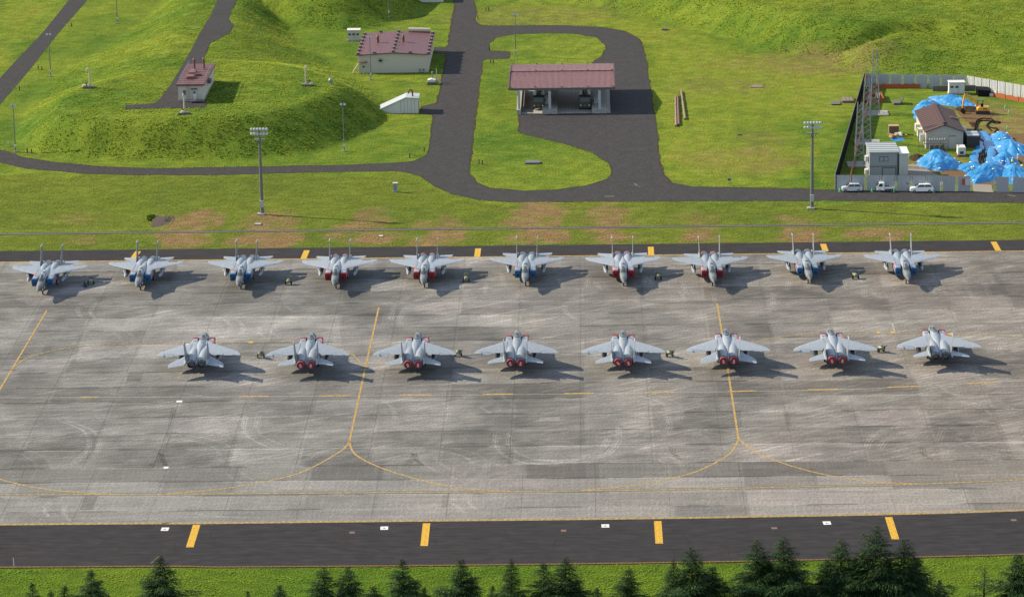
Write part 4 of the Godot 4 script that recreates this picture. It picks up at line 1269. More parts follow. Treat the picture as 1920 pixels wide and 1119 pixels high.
func build_structures():
	# the hut on the mound: long, pale, flat maroon roof
	var a := on_ground(Vector3(-72.35, 6.5, -179.68))
	var b := on_ground(Vector3(-67.15, 6.5, -179.64))
	var w := b.x - a.x
	var d := 21.0
	var y0: float = a.y
	var hut := thing("pump_hut", "long narrow pale hut with maroon roof on top of the grass mound", "hut", Vector3((a.x + b.x) * 0.5, y0, a.z))
	part("wall", Geo.new().box(Vector3(0, 1.7, -d * 0.5), Vector3(w, 3.4, d)).mesh(), M.cream_wall, hut)
	box_part("plinth", Vector3(0, 0.2, -d * 0.5), Vector3(w + 0.16, 0.6, d + 0.16), M.concrete, hut)
	var roof := box_part("roof", Vector3(0, 3.55, -d * 0.5), Vector3(w + 0.7, 0.34, d + 0.8), M.maroon_roof, hut)
	for k in 9:
		box_part("roof_seam", Vector3(0, 0.19, -d * 0.45 + k * d * 0.112), Vector3(w + 0.6, 0.05, 0.09), M.rust_pipe, roof)
	for e in [[-0.7, -11.0, 1.5, 3.6], [-0.55, -6.2, 1.6, 2.6]]:
		var un := box_part("roof_unit", Vector3(e[0], 3.72 + 0.25, e[1]), Vector3(e[2], 0.5, e[3]), M.rust_pipe, hut)
		for k in 3: box_part("unit_cap", Vector3(0, 0.3, -e[3] * 0.33 + k * e[3] * 0.33), Vector3(e[2] * 0.75, 0.14, e[3] * 0.2), M.pink_roof, un)
	box_part("duct", Vector3(0.75, 3.98, -8.6), Vector3(1.4, 0.42, 0.7), M.rust_pipe, hut)
	for e in [[-0.9, -16.0], [1.05, -16.6]]:
		var gn := gooseneck(2.5, 0.22, 0.7, 1.0)
		var turned := []
		for q in gn[0]: turned.append(Vector3(e[0], 3.7 + q.y, e[1] + q.x))
		part("roof_vent_pipe", Geo.new().tube(turned, gn[1], 10).mesh(40.0), M.rust_pipe, hut)
	for sx in [-w * 0.5, w * 0.5]:
		var rail := part("roof_rail", Geo.new().bar(Vector3(sx, 4.4, -3), Vector3(sx, 4.4, -d), 0.06).mesh(), M.galvanised, hut)
		for k in 9: box_part("rail_post", Vector3(sx, 4.05, -3.0 - k * (d - 3.2) / 8.0), Vector3(0.05, 0.75, 0.05), M.galvanised, rail)
	var dr := box_part("door", Vector3(0.75, 1.45, 0.03), Vector3(0.9, 2.0, 0.08), M.pale_metal, hut)
	box_part("door_window", Vector3(0, 0.45, 0.05), Vector3(0.34, 0.4, 0.03), M.window_glass, dr)
	box_part("door_canopy", Vector3(0.75, 2.75, 0.35), Vector3(1.4, 0.08, 0.8), M.maroon_roof, hut)
	var lad := part("ladder", Geo.new().bar(Vector3(-0.75, 0.5, 0.25), Vector3(-0.75, 4.3, 0.25), 0.06).mesh(), M.galvanised, hut)
	part("ladder_rail", Geo.new().bar(Vector3(-0.3, 0.5, 0.25), Vector3(-0.3, 4.3, 0.25), 0.06).mesh(), M.galvanised, lad)
	for k in 10: box_part("rung", Vector3(-0.52, 0.7 + k * 0.36, 0.25), Vector3(0.45, 0.04, 0.04), M.galvanised, lad)
	box_part("wall_louvre", Vector3(-1.3, 1.9, 0.04), Vector3(0.5, 1.0, 0.1), M.concrete_dark, hut)
	box_part("step_platform", Vector3(1.1, 0.35, 0.9), Vector3(2.4, 0.12, 1.5), M.concrete_dark, hut)
	for k in 6: box_part("step_railing", Vector3(0.0 + k * 0.44, 0.85, 1.6), Vector3(0.06, 1.0, 0.06), M.galvanised, hut)
	box_part("wall_hood", Vector3(w * 0.5 + 0.35, 2.5, -9.0), Vector3(0.7, 0.7, 2.2), M.concrete_dark, hut)
	box_part("cabinet", Vector3(0.95, 1.2, 1.05), Vector3(0.7, 1.2, 0.4), M.white_wall, hut)

	# the broad building with a maroon roof
	a = Vector3(-38.91, 0, -239.99)
	b = Vector3(-23.34, 0, -239.94)
	w = b.x - a.x
	d = 25.5
	var hall := thing("utility_building", "broad cream building with dark maroon roof and roof clamps beside the road", "building", Vector3((a.x + b.x) * 0.5, 0, a.z))
	part("wall", Geo.new().prism(PackedVector2Array([Vector2(-w / 2, 0), Vector2(w / 2, 0), Vector2(w / 2, 4.0), Vector2(0, 4.45), Vector2(-w / 2, 4.0)]), -d, 0.0).mesh(), M.cream_wall, hall)
	for s: float in [-1.0, 1.0]:
		var slope := part("roof", Geo.new().prism(PackedVector2Array([Vector2(0, 4.5), Vector2(s * (w / 2 + 0.6), 4.03), Vector2(s * (w / 2 + 0.6), 4.2), Vector2(0, 4.7)]), -d - 0.5, 0.5).mesh(), M.maroon_roof, hall)
		for k in 16:
			var xx: float = s * (w / 2 + 0.4) * (k + 0.5) / 16.0
			box_part("roof_seam", Vector3(xx, 4.68 - 0.5 * absf(xx) / (w / 2 + 0.6), -d * 0.5), Vector3(0.07, 0.08, d + 0.9), M.maroon_roof, slope)
		var vent := gooseneck(2.0, 0.3, 0.8, 1.0)
		var turned := []
		for q in vent[0]: turned.append(Vector3(-4.2 + (s + 1.0) * 2.9, 4.4 + q.y, -13.0 + q.x))
		part("roof_vent_pipe", Geo.new().tube(turned, vent[1], 10).mesh(40.0), M.rust_pipe, hall)
	for xx in [-w / 2 - 0.1, 0.0, w / 2 + 0.1]:
		for k in 7:
			var cl := box_part("roof_clamp", Vector3(xx, 4.95 - 0.5 * absf(xx) / (w / 2), -0.1 - k * (d / 6.3)), Vector3(0.7, 0.34, 0.5), M.concrete_dark, hall)
			box_part("clamp_bar", Vector3(0, 0.2, 0), Vector3(0.16, 0.14, 1.1), M.galvanised, cl)
	for xx in [-w * 0.27, w * 0.25]:
		for zz in [0.2, -d - 0.1]:
			box_part("roof_clamp", Vector3(xx, 4.72, zz), Vector3(0.8, 0.34, 0.45), M.concrete_dark, hall)
	part("roof_pipe", Geo.new().tube([Vector3(2.2, 5.0, -d - 0.2), Vector3(w / 2 - 0.6, 4.8, -d - 0.2)], [0.5, 0.5], 12).mesh(40.0), M.cream_pipe, hall)
	var door := box_part("door", Vector3(-w / 2 + 1.05, 1.05, 0.03), Vector3(0.95, 2.1, 0.1), M.cream_wall, hall)
	box_part("door_window", Vector3(0, 0.4, 0.06), Vector3(0.4, 0.45, 0.04), M.window_glass, door)
	box_part("door_canopy", Vector3(-w / 2 + 1.05, 2.6, 0.5), Vector3(1.7, 0.14, 1.0), M.rust_pipe, hall)
	box_part("notice", Vector3(-w / 2 + 2.05, 1.6, 0.03), Vector3(0.4, 0.5, 0.04), M.pale_metal, hall)
	var hood := box_part("vent_hood", Vector3(-w / 2 + 4.9, 2.95, 0.2), Vector3(0.85, 0.75, 0.45), M.grey_wall, hall)
	box_part("hood_slot", Vector3(0, -0.1, 0.24), Vector3(0.6, 0.35, 0.03), M.black, hood)
	for k in 2:
		part("pipe_elbow", Geo.new().tube([Vector3(5.9 + k * 0.85, 0.75, 0.0), Vector3(5.9 + k * 0.85, 0.75, 0.35), Vector3(5.9 + k * 0.85, 0.1, 0.55)], [0.18, 0.18, 0.18], 10).mesh(40.0), M.galvanised, hall)
	var st := Node3D.new()
	st.name = "outside_stair"
	hall.add_child(st)
	for k in 6: box_part("tread", Vector3(-w / 2 - 0.25 - k * 0.22, 2.1 - k * 0.36, 0.4), Vector3(0.3, 0.05, 1.0), M.cream_pipe, st)
	part("stringer", Geo.new().bar(Vector3(-w / 2 - 0.1, 2.2, 0.95), Vector3(-w / 2 - 1.5, 0.05, 0.95), 0.12).mesh(), M.cream_pipe, st)
	part("stringer", Geo.new().bar(Vector3(-w / 2 - 0.1, 2.2, -0.1), Vector3(-w / 2 - 1.5, 0.05, -0.1), 0.12).mesh(), M.cream_pipe, st)
	box_part("tank_ladder", Vector3(-w / 2 - 0.35, 2.9, -4.0), Vector3(0.2, 2.2, 1.0), M.cream_pipe, hall)

	cabin(Vector3(-42.59, 0, -278.31), "small cream cabin with three dark vents behind the broad maroon-roofed building", M.cream_wall, 2.9, 2.2, 2.35, 3)

	# tank gauge beside the road
	var tg := thing("tank_gauge", "small white-lidded valve box with pipes between the cream building and the road", "valve box", Vector3(-22.05, 0, -226.36))
	box_part("plinth", Vector3(0, 0.3, 0), Vector3(1.9, 0.6, 1.6), M.concrete_dark, tg)
	part("lid", Geo.new().prism(PackedVector2Array([Vector2(-0.85, 0.6), Vector2(0.85, 0.6), Vector2(0.85, 1.05), Vector2(0, 1.3), Vector2(-0.85, 1.05)]), -0.9, 0.7).mesh(), M.white_wall, tg)
	part("vent_pipe", Geo.new().tube([Vector3(0.1, 0, -2.4), Vector3(0.1, 2.0, -2.4), Vector3(0.1, 2.05, -2.4), Vector3(0.1, 2.4, -2.4)], [0.14, 0.14, 0.22, 0.22], 10).mesh(40.0), M.galvanised, tg)
	for e in [[1.1, 3.4, -0.9], [1.35, 2.0, -0.3], [1.55, 1.4, 0.2]]:
		part("post", Geo.new().tube([Vector3(e[0], 0, e[2]), Vector3(e[0], e[1], e[2])], [0.1, 0.1], 8).mesh(40.0), M.concrete, tg)

	# mound entrance: a wedge of pale panels
	var wedge := thing("mound_entrance", "pale wedge-shaped entrance with sloping grey roof set into the mound", "entrance", Vector3(-23.59, 0, -195.88))
	var side := PackedVector2Array([Vector2(0, 0), Vector2(0, 3.1), Vector2(-2.6, 3.25), Vector2(-8.2, 0.75), Vector2(-7.2, 0)])
	part("wall", Geo.new().prism(side, -4.6, 0.0).mesh(), M.white_wall, wedge)
	part("roof", Geo.new().prism(PackedVector2Array([Vector2(0.2, 3.13), Vector2(0.2, 3.31), Vector2(-2.65, 3.46), Vector2(-8.5, 0.85), Vector2(-8.4, 0.68), Vector2(-2.6, 3.28)]), -4.8, 0.2).mesh(), M.pale_metal, wedge)
	for k in 5: box_part("panel_joint", Vector3(-0.7 - k * 0.75, 1.5, 0.012), Vector3(0.05, 2.9 - maxf(0.0, k - 3) * 0.5, 0.024), M.concrete_dark, wedge)
	box_part("side_door", Vector3(0.03, 1.1, -2.2), Vector3(0.06, 2.2, 1.4), M.grey_wall, wedge)
	var gn := gooseneck(1.9, 0.17, 0.85, -1.0)
	var moved := []
	for q in gn[0]: moved.append(q + Vector3(-1.2, 3.2, -1.6))
	part("vent_pipe", Geo.new().tube(moved, gn[1], 10).mesh(40.0), M.rust_pipe, wedge)
	box_part("gully_board", Vector3(-8.6, 0.6, -1.2), Vector3(0.25, 1.2, 2.0), M.wood, wedge)

	fuel_canopy()

func cabin(at: Vector3, label: String, m: Material, w: float, d: float, h: float, n: int) -> Node3D:
	var c := thing("cabin", label, "cabin", at)
	box_part("wall", Vector3(0, h * 0.5 + 0.2, -d * 0.5), Vector3(w, h, d), m, c)
	box_part("base", Vector3(0, 0.15, -d * 0.5), Vector3(w + 0.3, 0.3, d + 0.3), M.concrete, c)
	box_part("roof", Vector3(0, h + 0.29, -d * 0.5), Vector3(w + 0.25, 0.2, d + 0.3), M.white_wall, c)
	for k in n:
		var f := box_part("vent", Vector3(-w * 0.32 + k * w * 0.32, h * 0.72, 0.03), Vector3(w * 0.2, 0.42, 0.07), M.window_glass, c)
		for s in 3: box_part("vent_slat", Vector3(0, -0.13 + s * 0.13, 0.045), Vector3(w * 0.2, 0.03, 0.03), M.concrete_dark, f)
	box_part("door_seam", Vector3(w * 0.1, h * 0.5 + 0.15, 0.012), Vector3(0.04, h * 0.85, 0.03), M.concrete_dark, c)
	return c

func fuel_canopy():
	var a := Vector3(-4.16, 0, -194.76)
	var b := Vector3(17.9, 0, -194.04)
	var w := b.x - a.x
	var d := 25.0
	var c := thing("fuel_canopy", "wide filling canopy with corrugated pink-brown roof on pale columns", "canopy", Vector3((a.x + b.x) * 0.5, 0, a.z))
	# corrugated sheets with real ribs, each sheet its own piece
	var n := 22
	var sw := w / n
	for s in [0, 1]:
		var slope := Node3D.new()
		slope.name = "roof"
		c.add_child(slope, true)
		var rib := Geo.new()
		var z0 := -d * 0.5 if s else 0.4
		var z1 := -d - 0.3 if s else -d * 0.5
		var y0 := 6.35 if s else 5.35
		var y1 := 5.4 if s else 6.35
		var prof := []
		for k in 4:
			var x0 := -sw * 0.5 + k * sw / 4.0
			prof.append_array([Vector2(x0, 0.0), Vector2(x0 + sw * 0.09, 0.0), Vector2(x0 + sw * 0.125, 0.08), Vector2(x0 + sw * 0.215, 0.08)])
		prof.append(Vector2(sw * 0.5, 0.0))
		for k in prof.size() - 1:
			var p: Vector2 = prof[k]; var q: Vector2 = prof[k + 1]
			rib.quad(Vector3(p.x, y0 + p.y, z0), Vector3(q.x, y0 + q.y, z0), Vector3(q.x, y1 + q.y, z1), Vector3(p.x, y1 + p.y, z1))
			rib.quad(Vector3(p.x, y0 - 0.06, z0), Vector3(p.x, y1 - 0.06, z1), Vector3(q.x, y1 - 0.06, z1), Vector3(q.x, y0 - 0.06, z0))
		var sheet := rib.mesh()
		for k in n:
			part("roof_sheet", sheet, M.pink_roof, slope, Transform3D(Basis.IDENTITY, Vector3(-w / 2 + (k + 0.5) * sw, 0, 0)))
	box_part("ridge_cap", Vector3(0, 6.55, -d * 0.5), Vector3(w, 0.12, 0.6), M.pink_roof, c)
	box_part("front_fascia", Vector3(0, 5.2, 0.42), Vector3(w + 0.2, 0.42, 0.14), M.concrete_dark, c)
	box_part("rear_fascia", Vector3(0, 5.2, -d - 0.35), Vector3(w + 0.2, 0.42, 0.14), M.concrete_dark, c)
	for s: float in [-1.0, 1.0]:
		part("gable", Geo.new().prism(PackedVector2Array([Vector2(-d - 0.3, 5.0), Vector2(0.4, 5.0), Vector2(0.4, 5.55), Vector2(-d * 0.5, 6.6), Vector2(-d - 0.3, 5.55)]), -0.09, 0.09, Transform3D(Basis(Vector3(0, 0, 1), Vector3(0, 1, 0), Vector3(1, 0, 0)), Vector3(s * (w / 2 + 0.12), 0, 0))).mesh(), M.maroon_roof, c)
	for xx in [-w / 2 + 0.3, -w / 4, 0.0, w / 4, w / 2 - 0.3]:
		for e in [[0.0, 5.62], [-d * 0.5, 6.65], [-d, 5.68]]:
			box_part("snow_clamp", Vector3(xx, e[1], e[0]), Vector3(0.3, 0.2, 0.3), M.concrete_dark, c)
	for xx in [-w * 0.25, w * 0.25]: box_part("cross_beam", Vector3(xx, 5.05, -d * 0.5), Vector3(0.35, 0.5, d - 0.6), M.grey_wall, c)
	box_part("front_beam", Vector3(0, 4.85, -0.9), Vector3(w - 0.6, 0.35, 0.3), M.grey_wall, c)
	box_part("rear_beam", Vector3(0, 4.85, -d + 0.9), Vector3(w - 0.6, 0.35, 0.3), M.grey_wall, c)
	# floor with islands
	part("floor", Geo.new().box(Vector3(0.4, 0.05, -d * 0.5 + 1.0), Vector3(w - 2.4, 0.14, d + 0.4)).mesh(), M.concrete, c)
	for e in [[-w * 0.5 + 1.9, 0.9], [w * 0.5 - 13.6, 3.2], [w * 0.5 - 3.1, 3.2]]:
		var isl := box_part("island", Vector3(e[0], 0.5, -d * 0.5 + 1.4), Vector3(e[1], 0.95, d + 0.2), M.concrete, c)
		for zz in [d * 0.5 - 0.9, -d * 0.5 + 0.9]:
			part("column", Geo.new().tube([Vector3(0, 0.3, zz), Vector3(0, 4.3, zz)], [0.32, 0.32], 12).mesh(40.0), M.pale_metal, isl)
		if e[1] > 2.0:
			for k in 4:
				var pm := part("pump", Geo.new().box(Vector3(-0.7 + 0.3 * (k % 2), 1.1, d * 0.5 - 6.0 - k * 2.6), Vector3(0.9, 1.5, 0.8)).mesh(), M.pale_metal, isl)
				pm.set_meta("label", "pale fuel pump on the island")
			part("loading_arm", Geo.new().tube([Vector3(-0.8, 0.4, d * 0.5 - 3.2), Vector3(-0.8, 2.8, d * 0.5 - 3.2), Vector3(-0.2, 3.2, d * 0.5 - 4.4), Vector3(0.4, 1.2, d * 0.5 - 5.2)], [0.1, 0.1, 0.09, 0.08], 8).mesh(40.0), M.galvanised, isl)
			box_part("wall_screen", Vector3(0.5, 1.6, -d * 0.5 + 2.4), Vector3(1.9, 2.4, 0.3), M.concrete_dark, isl)
	box_part("side_rail", Vector3(-w * 0.5 + 2.9, 0.75, -d * 0.5 + 1.0), Vector3(0.18, 1.3, d * 0.9), M.concrete_dark, c)
	fuel_truck(Vector3(1.9, 0, -196.86), "dark green fuel truck in the canopy bay beside the grass")
	fuel_truck(Vector3(11.72, 0, -196.57), "dark green fuel truck in the canopy bay beside the asphalt")

func fuel_truck(at: Vector3, label: String):
	var t := thing("fuel_truck", label, "truck", at + Vector3(0, 0.12, 0), 0.0, "fuel trucks under the canopy")
	var cab := Geo.new()
	cab.prism(PackedVector2Array([Vector2(0, 0.7), Vector2(0, 1.7), Vector2(-0.25, 2.75), Vector2(-0.5, 2.9), Vector2(-1.9, 2.9), Vector2(-1.9, 0.7)]), -1.18, 1.18, Transform3D(Basis(Vector3(0, 0, 1), Vector3(0, 1, 0), Vector3(1, 0, 0)), Vector3.ZERO))
	var cb := part("cab", cab.mesh(), M.olive, t)
	part("windscreen", Geo.new().box(Vector3(0, 2.2, -0.1), Vector3(2.0, 0.85, 0.05), Basis(Vector3.RIGHT, -0.235)).mesh(), M.window_glass, cb)
	part("bumper", Geo.new().box(Vector3(0, 0.6, 0.08), Vector3(2.3, 0.35, 0.25)).mesh(), M.black_paint, cb)
	for s: float in [-1.0, 1.0]:
		part("headlight", Geo.new().tube([Vector3(0.9 * s, 1.0, 0.0), Vector3(0.9 * s, 1.0, 0.1)], [0.15, 0.15], 12).mesh(40.0), M.lamp_glass, cb)
		part("mirror", Geo.new().box(Vector3(1.42 * s, 2.2, 0.1), Vector3(0.2, 0.5, 0.1)).mesh(), M.black_paint, cb)
		for z in [-1.0, -6.0, -7.3]:
			part("wheel", wheel_mesh(0.5, 0.32), M.tyre, t, Transform3D(Basis.IDENTITY, Vector3(1.0 * s, 0.5, z)))
	part("red_badge", Geo.new().tube([Vector3(-0.05, 0.95, 0.0), Vector3(-0.05, 0.95, 0.05)], [0.16, 0.16], 12).mesh(), M.tag_red, cb)
	part("chassis", Geo.new().box(Vector3(0, 0.75, -4.8), Vector3(1.0, 0.3, 6.4)).mesh(), M.black_paint, t)
	var tank := []
	for z in [-2.1, -2.2, -8.4, -8.5]:
		var rg := []
		for k in 20:
			var q := TAU * k / 20.0
			var s := 0.9 if z == -2.1 or z == -8.5 else 1.0
			rg.append(Vector3(cos(q) * 1.2 * s, 1.95 + sin(q) * 0.95 * s, z))
		tank.append(rg)
	var tk := part("tank", Geo.new().loft(tank, true).mesh(40.0), M.pale_metal, t)
	part("walkway", Geo.new().box(Vector3(0, 2.95, -5.3), Vector3(0.8, 0.12, 6.0)).mesh(), M.black_paint, tk)
	for z in [-3.5, -5.3, -7.1]: part("hatch", Geo.new().tube([Vector3(0, 3.0, z), Vector3(0, 3.16, z)], [0.28, 0.28], 12).mesh(40.0), M.galvanised, tk)

# ------------------------------------------------------------------ carts, lamps and small things

func build_carts():
	var c := Node3D.new()
	c.name = "extinguisher_cart"
	add_child(c)
	taken["extinguisher_cart"] = 0
	part("cylinder", Geo.new().tube([Vector3(0, 0.62, 0.62), Vector3(0, 0.65, 0.5), Vector3(0, 0.78, -0.55), Vector3(0, 0.8, -0.66)], [0.2, 0.33, 0.33, 0.2], 14).mesh(40.0), M.pale_olive, c)
	part("valve", Geo.new().tube([Vector3(0, 0.82, -0.66), Vector3(0, 1.12, -0.78)], [0.09, 0.07], 8).mesh(40.0), M.black_paint, c)
	var fr := part("frame", Geo.new().bar(Vector3(-0.36, 0.3, 0.5), Vector3(-0.36, 1.15, -0.85), 0.07).mesh(), M.olive, c)
	part("frame_bar", Geo.new().bar(Vector3(0.36, 0.3, 0.5), Vector3(0.36, 1.15, -0.85), 0.07).mesh(), M.olive, fr)
	part("push_bar", Geo.new().tube([Vector3(-0.36, 1.15, -0.85), Vector3(-0.3, 1.32, -0.95), Vector3(0.3, 1.32, -0.95), Vector3(0.36, 1.15, -0.85)], [0.05, 0.05, 0.05, 0.05], 6).mesh(40.0), M.pale_olive, fr)
	part("hose_box", Geo.new().box(Vector3(0, 1.02, -0.3), Vector3(0.5, 0.24, 0.5)).mesh(), M.black_paint, c)
	for s: float in [-1.0, 1.0]: part("wheel", wheel_mesh(0.34, 0.14), M.tyre, c, Transform3D(Basis.IDENTITY, Vector3(0.5 * s, 0.34, 0.2)))
	part("drawbar", Geo.new().bar(Vector3(0, 0.4, 0.6), Vector3(0, 0.1, 1.1), 0.06).mesh(), M.olive, c)
	tag(c, "x", "extinguisher cart", "green extinguisher carts on the apron")
	var back := [Vector3(-73.51, 0, -56.54), Vector3(-39.32, 0, -55.11), Vector3(-8.91, 0, -55.61), Vector3(23.93, 0, -55.66), Vector3(57.54, 0, -54.95)]
	var mid := [Vector3(-39.94, 0, -9.81), Vector3(-8.61, 0, -9.56), Vector3(24.77, 0, -8.02), Vector3(58.12, 0, -9.51)]
	var first := true
	var names := ["beside ninth and tenth", "beside seventh and eighth", "beside fifth and sixth", "beside third and fourth", "beside first and second"]
	for i in 5:
		var lb := "green wheeled extinguisher cart in grass-side jet row, %s from building-site end" % ordinal(4 - i)
		if first:
			c.position = Vector3(back[i].x, AP, back[i].z); c.set_meta("label", lb); first = false
		else: copy(c, Vector3(back[i].x, AP, back[i].z), 0.15 * (i - 2), lb)
	for i in 4:
		copy(c, Vector3(mid[i].x, AP, mid[i].z), PI + 0.3 + 0.1 * i, "green wheeled extinguisher cart in mid-apron jet row, %s from building-site end" % ordinal(3 - i))
	single("wheel_chock", Geo.new().prism(PackedVector2Array([Vector2(-0.3, 0), Vector2(0.3, 0), Vector2(0.12, 0.75), Vector2(-0.1, 0.75)]), -0.6, 0.6).mesh(), M.cloth_navy, "dark chock box standing between two blue-covered jets", "chock", Vector3(Vector3(-74.32, 0, -55.15).x, AP, Vector3(-74.32, 0, -55.15).z), 0.3)

func lamp_post(at: Vector3, h: float, label: String, heads := 2):
	var l := thing("lamp_post", label, "lamp post", at, 0.0, "slim floodlight posts on the grass")
	part("post", Geo.new().tube([Vector3(0, -0.3, 0), Vector3(0, h, 0)], [0.13, 0.08], 8).mesh(40.0), M.mast, l)
	part("base", Geo.new().box(Vector3(0, 0.1, 0), Vector3(0.6, 0.3, 0.6)).mesh(), M.concrete, l)
	part("switch_box", Geo.new().box(Vector3(0.02, 1.3, 0.17), Vector3(0.34, 0.55, 0.2)).mesh(), M.white_wall, l)
	part("cross_arm", Geo.new().bar(Vector3(-0.4, h - 0.1, 0), Vector3(0.4, h - 0.1, 0), 0.08).mesh(), M.mast, l)
	for k in heads:
		var x := -0.35 + k * 0.7 if heads > 1 else 0.0
		var hd := part("floodlight", Geo.new().box(Vector3(x, h + 0.12, 0.05), Vector3(0.46, 0.34, 0.3), Basis(Vector3.RIGHT, -0.5)).mesh(), M.pale_metal, l)
		part("lens", Geo.new().box(Vector3(x, h + 0.05, 0.2), Vector3(0.38, 0.26, 0.04), Basis(Vector3.RIGHT, -0.5)).mesh(), M.lamp_glass, hd)

func light_mast(at: Vector3, label: String):
	var h := 16.4
	var l := thing("light_mast", label, "light mast", at, 0.0, "tall floodlight masts behind the apron")
	part("shaft", Geo.new().tube([Vector3(0, -0.3, 0), Vector3(0, 3.0, 0), Vector3(0, h, 0)], [0.36, 0.33, 0.2], 14).mesh(40.0), M.mast, l)
	part("base", Geo.new().box(Vector3(-0.2, 0.12, 0.2), Vector3(1.4, 0.4, 1.2)).mesh(), M.concrete, l)
	part("control_box", Geo.new().box(Vector3(0, 2.1, 0.38), Vector3(0.72, 1.3, 0.4)).mesh(), M.pale_metal, l)
	for yy in [h - 0.25, h - 1.1]:
		var arm := part("lamp_arm", Geo.new().bar(Vector3(-1.5, yy, 0.1), Vector3(1.5, yy, 0.1), 0.14).mesh(), M.mast, l)
		for k in 6:
			var x := -1.4 + k * 0.56
			part("floodlight", Geo.new().tube([Vector3(x, yy + 0.2, -0.15), Vector3(x, yy + 0.16, 0.12), Vector3(x, yy + 0.06, 0.42)], [0.12, 0.24, 0.27], 10).mesh(40.0), M.pale_metal, arm)
			part("lens", Geo.new().tube([Vector3(x, yy + 0.06, 0.42), Vector3(x, yy + 0.04, 0.47)], [0.25, 0.22], 10).mesh(40.0), M.lamp_glass, arm)
	part("service_platform", Geo.new().box(Vector3(0, h - 2.1, 0), Vector3(2.0, 0.1, 0.9)).mesh(), M.mast, l)
	for s: float in [-1.0, 1.0]: part("platform_brace", Geo.new().bar(Vector3(0.95 * s, h - 2.1, 0), Vector3(0.15 * s, h - 3.0, 0), 0.1).mesh(), M.mast, l)

func vent_pipe(at: Vector3, side: float, label: String):
	var v := thing("tank_vent", label, "vent pipe", at)
	part("plinth", Geo.new().box(Vector3(-0.3 * side, 0.15, 0), Vector3(2.3, 0.6, 1.6)).mesh(), M.concrete_dark, v)
	var gn := gooseneck(4.0, 0.15, 0.55, -side)
	var up := []
	for q in gn[0]: up.append(q + Vector3(0, 0.4, 0))
	part("vent_stack", Geo.new().tube(up, gn[1], 10).mesh(40.0), M.cream_pipe, v)
	part("stay", Geo.new().bar(Vector3(0.35 * side, 0.4, 0), Vector3(0.12 * side, 3.7, 0), 0.06).mesh(), M.cream_pipe, v)
	part("valve_wheel", Geo.new().tube([Vector3(-0.75 * side, 1.1, 0), Vector3(-0.75 * side, 1.18, 0)], [0.35, 0.35], 12).mesh(40.0), M.black_paint, v)
	part("valve_pipe", Geo.new().tube([Vector3(-0.75 * side, 0.3, 0), Vector3(-0.75 * side, 1.1, 0)], [0.16, 0.12], 8).mesh(40.0), M.concrete_dark, v)
	part("manhole", Geo.new().tube([Vector3(-1.2 * side, 0.4, 0.2), Vector3(-1.2 * side, 0.75, 0.2)], [0.45, 0.42], 12).mesh(40.0), M.cream_pipe, v)

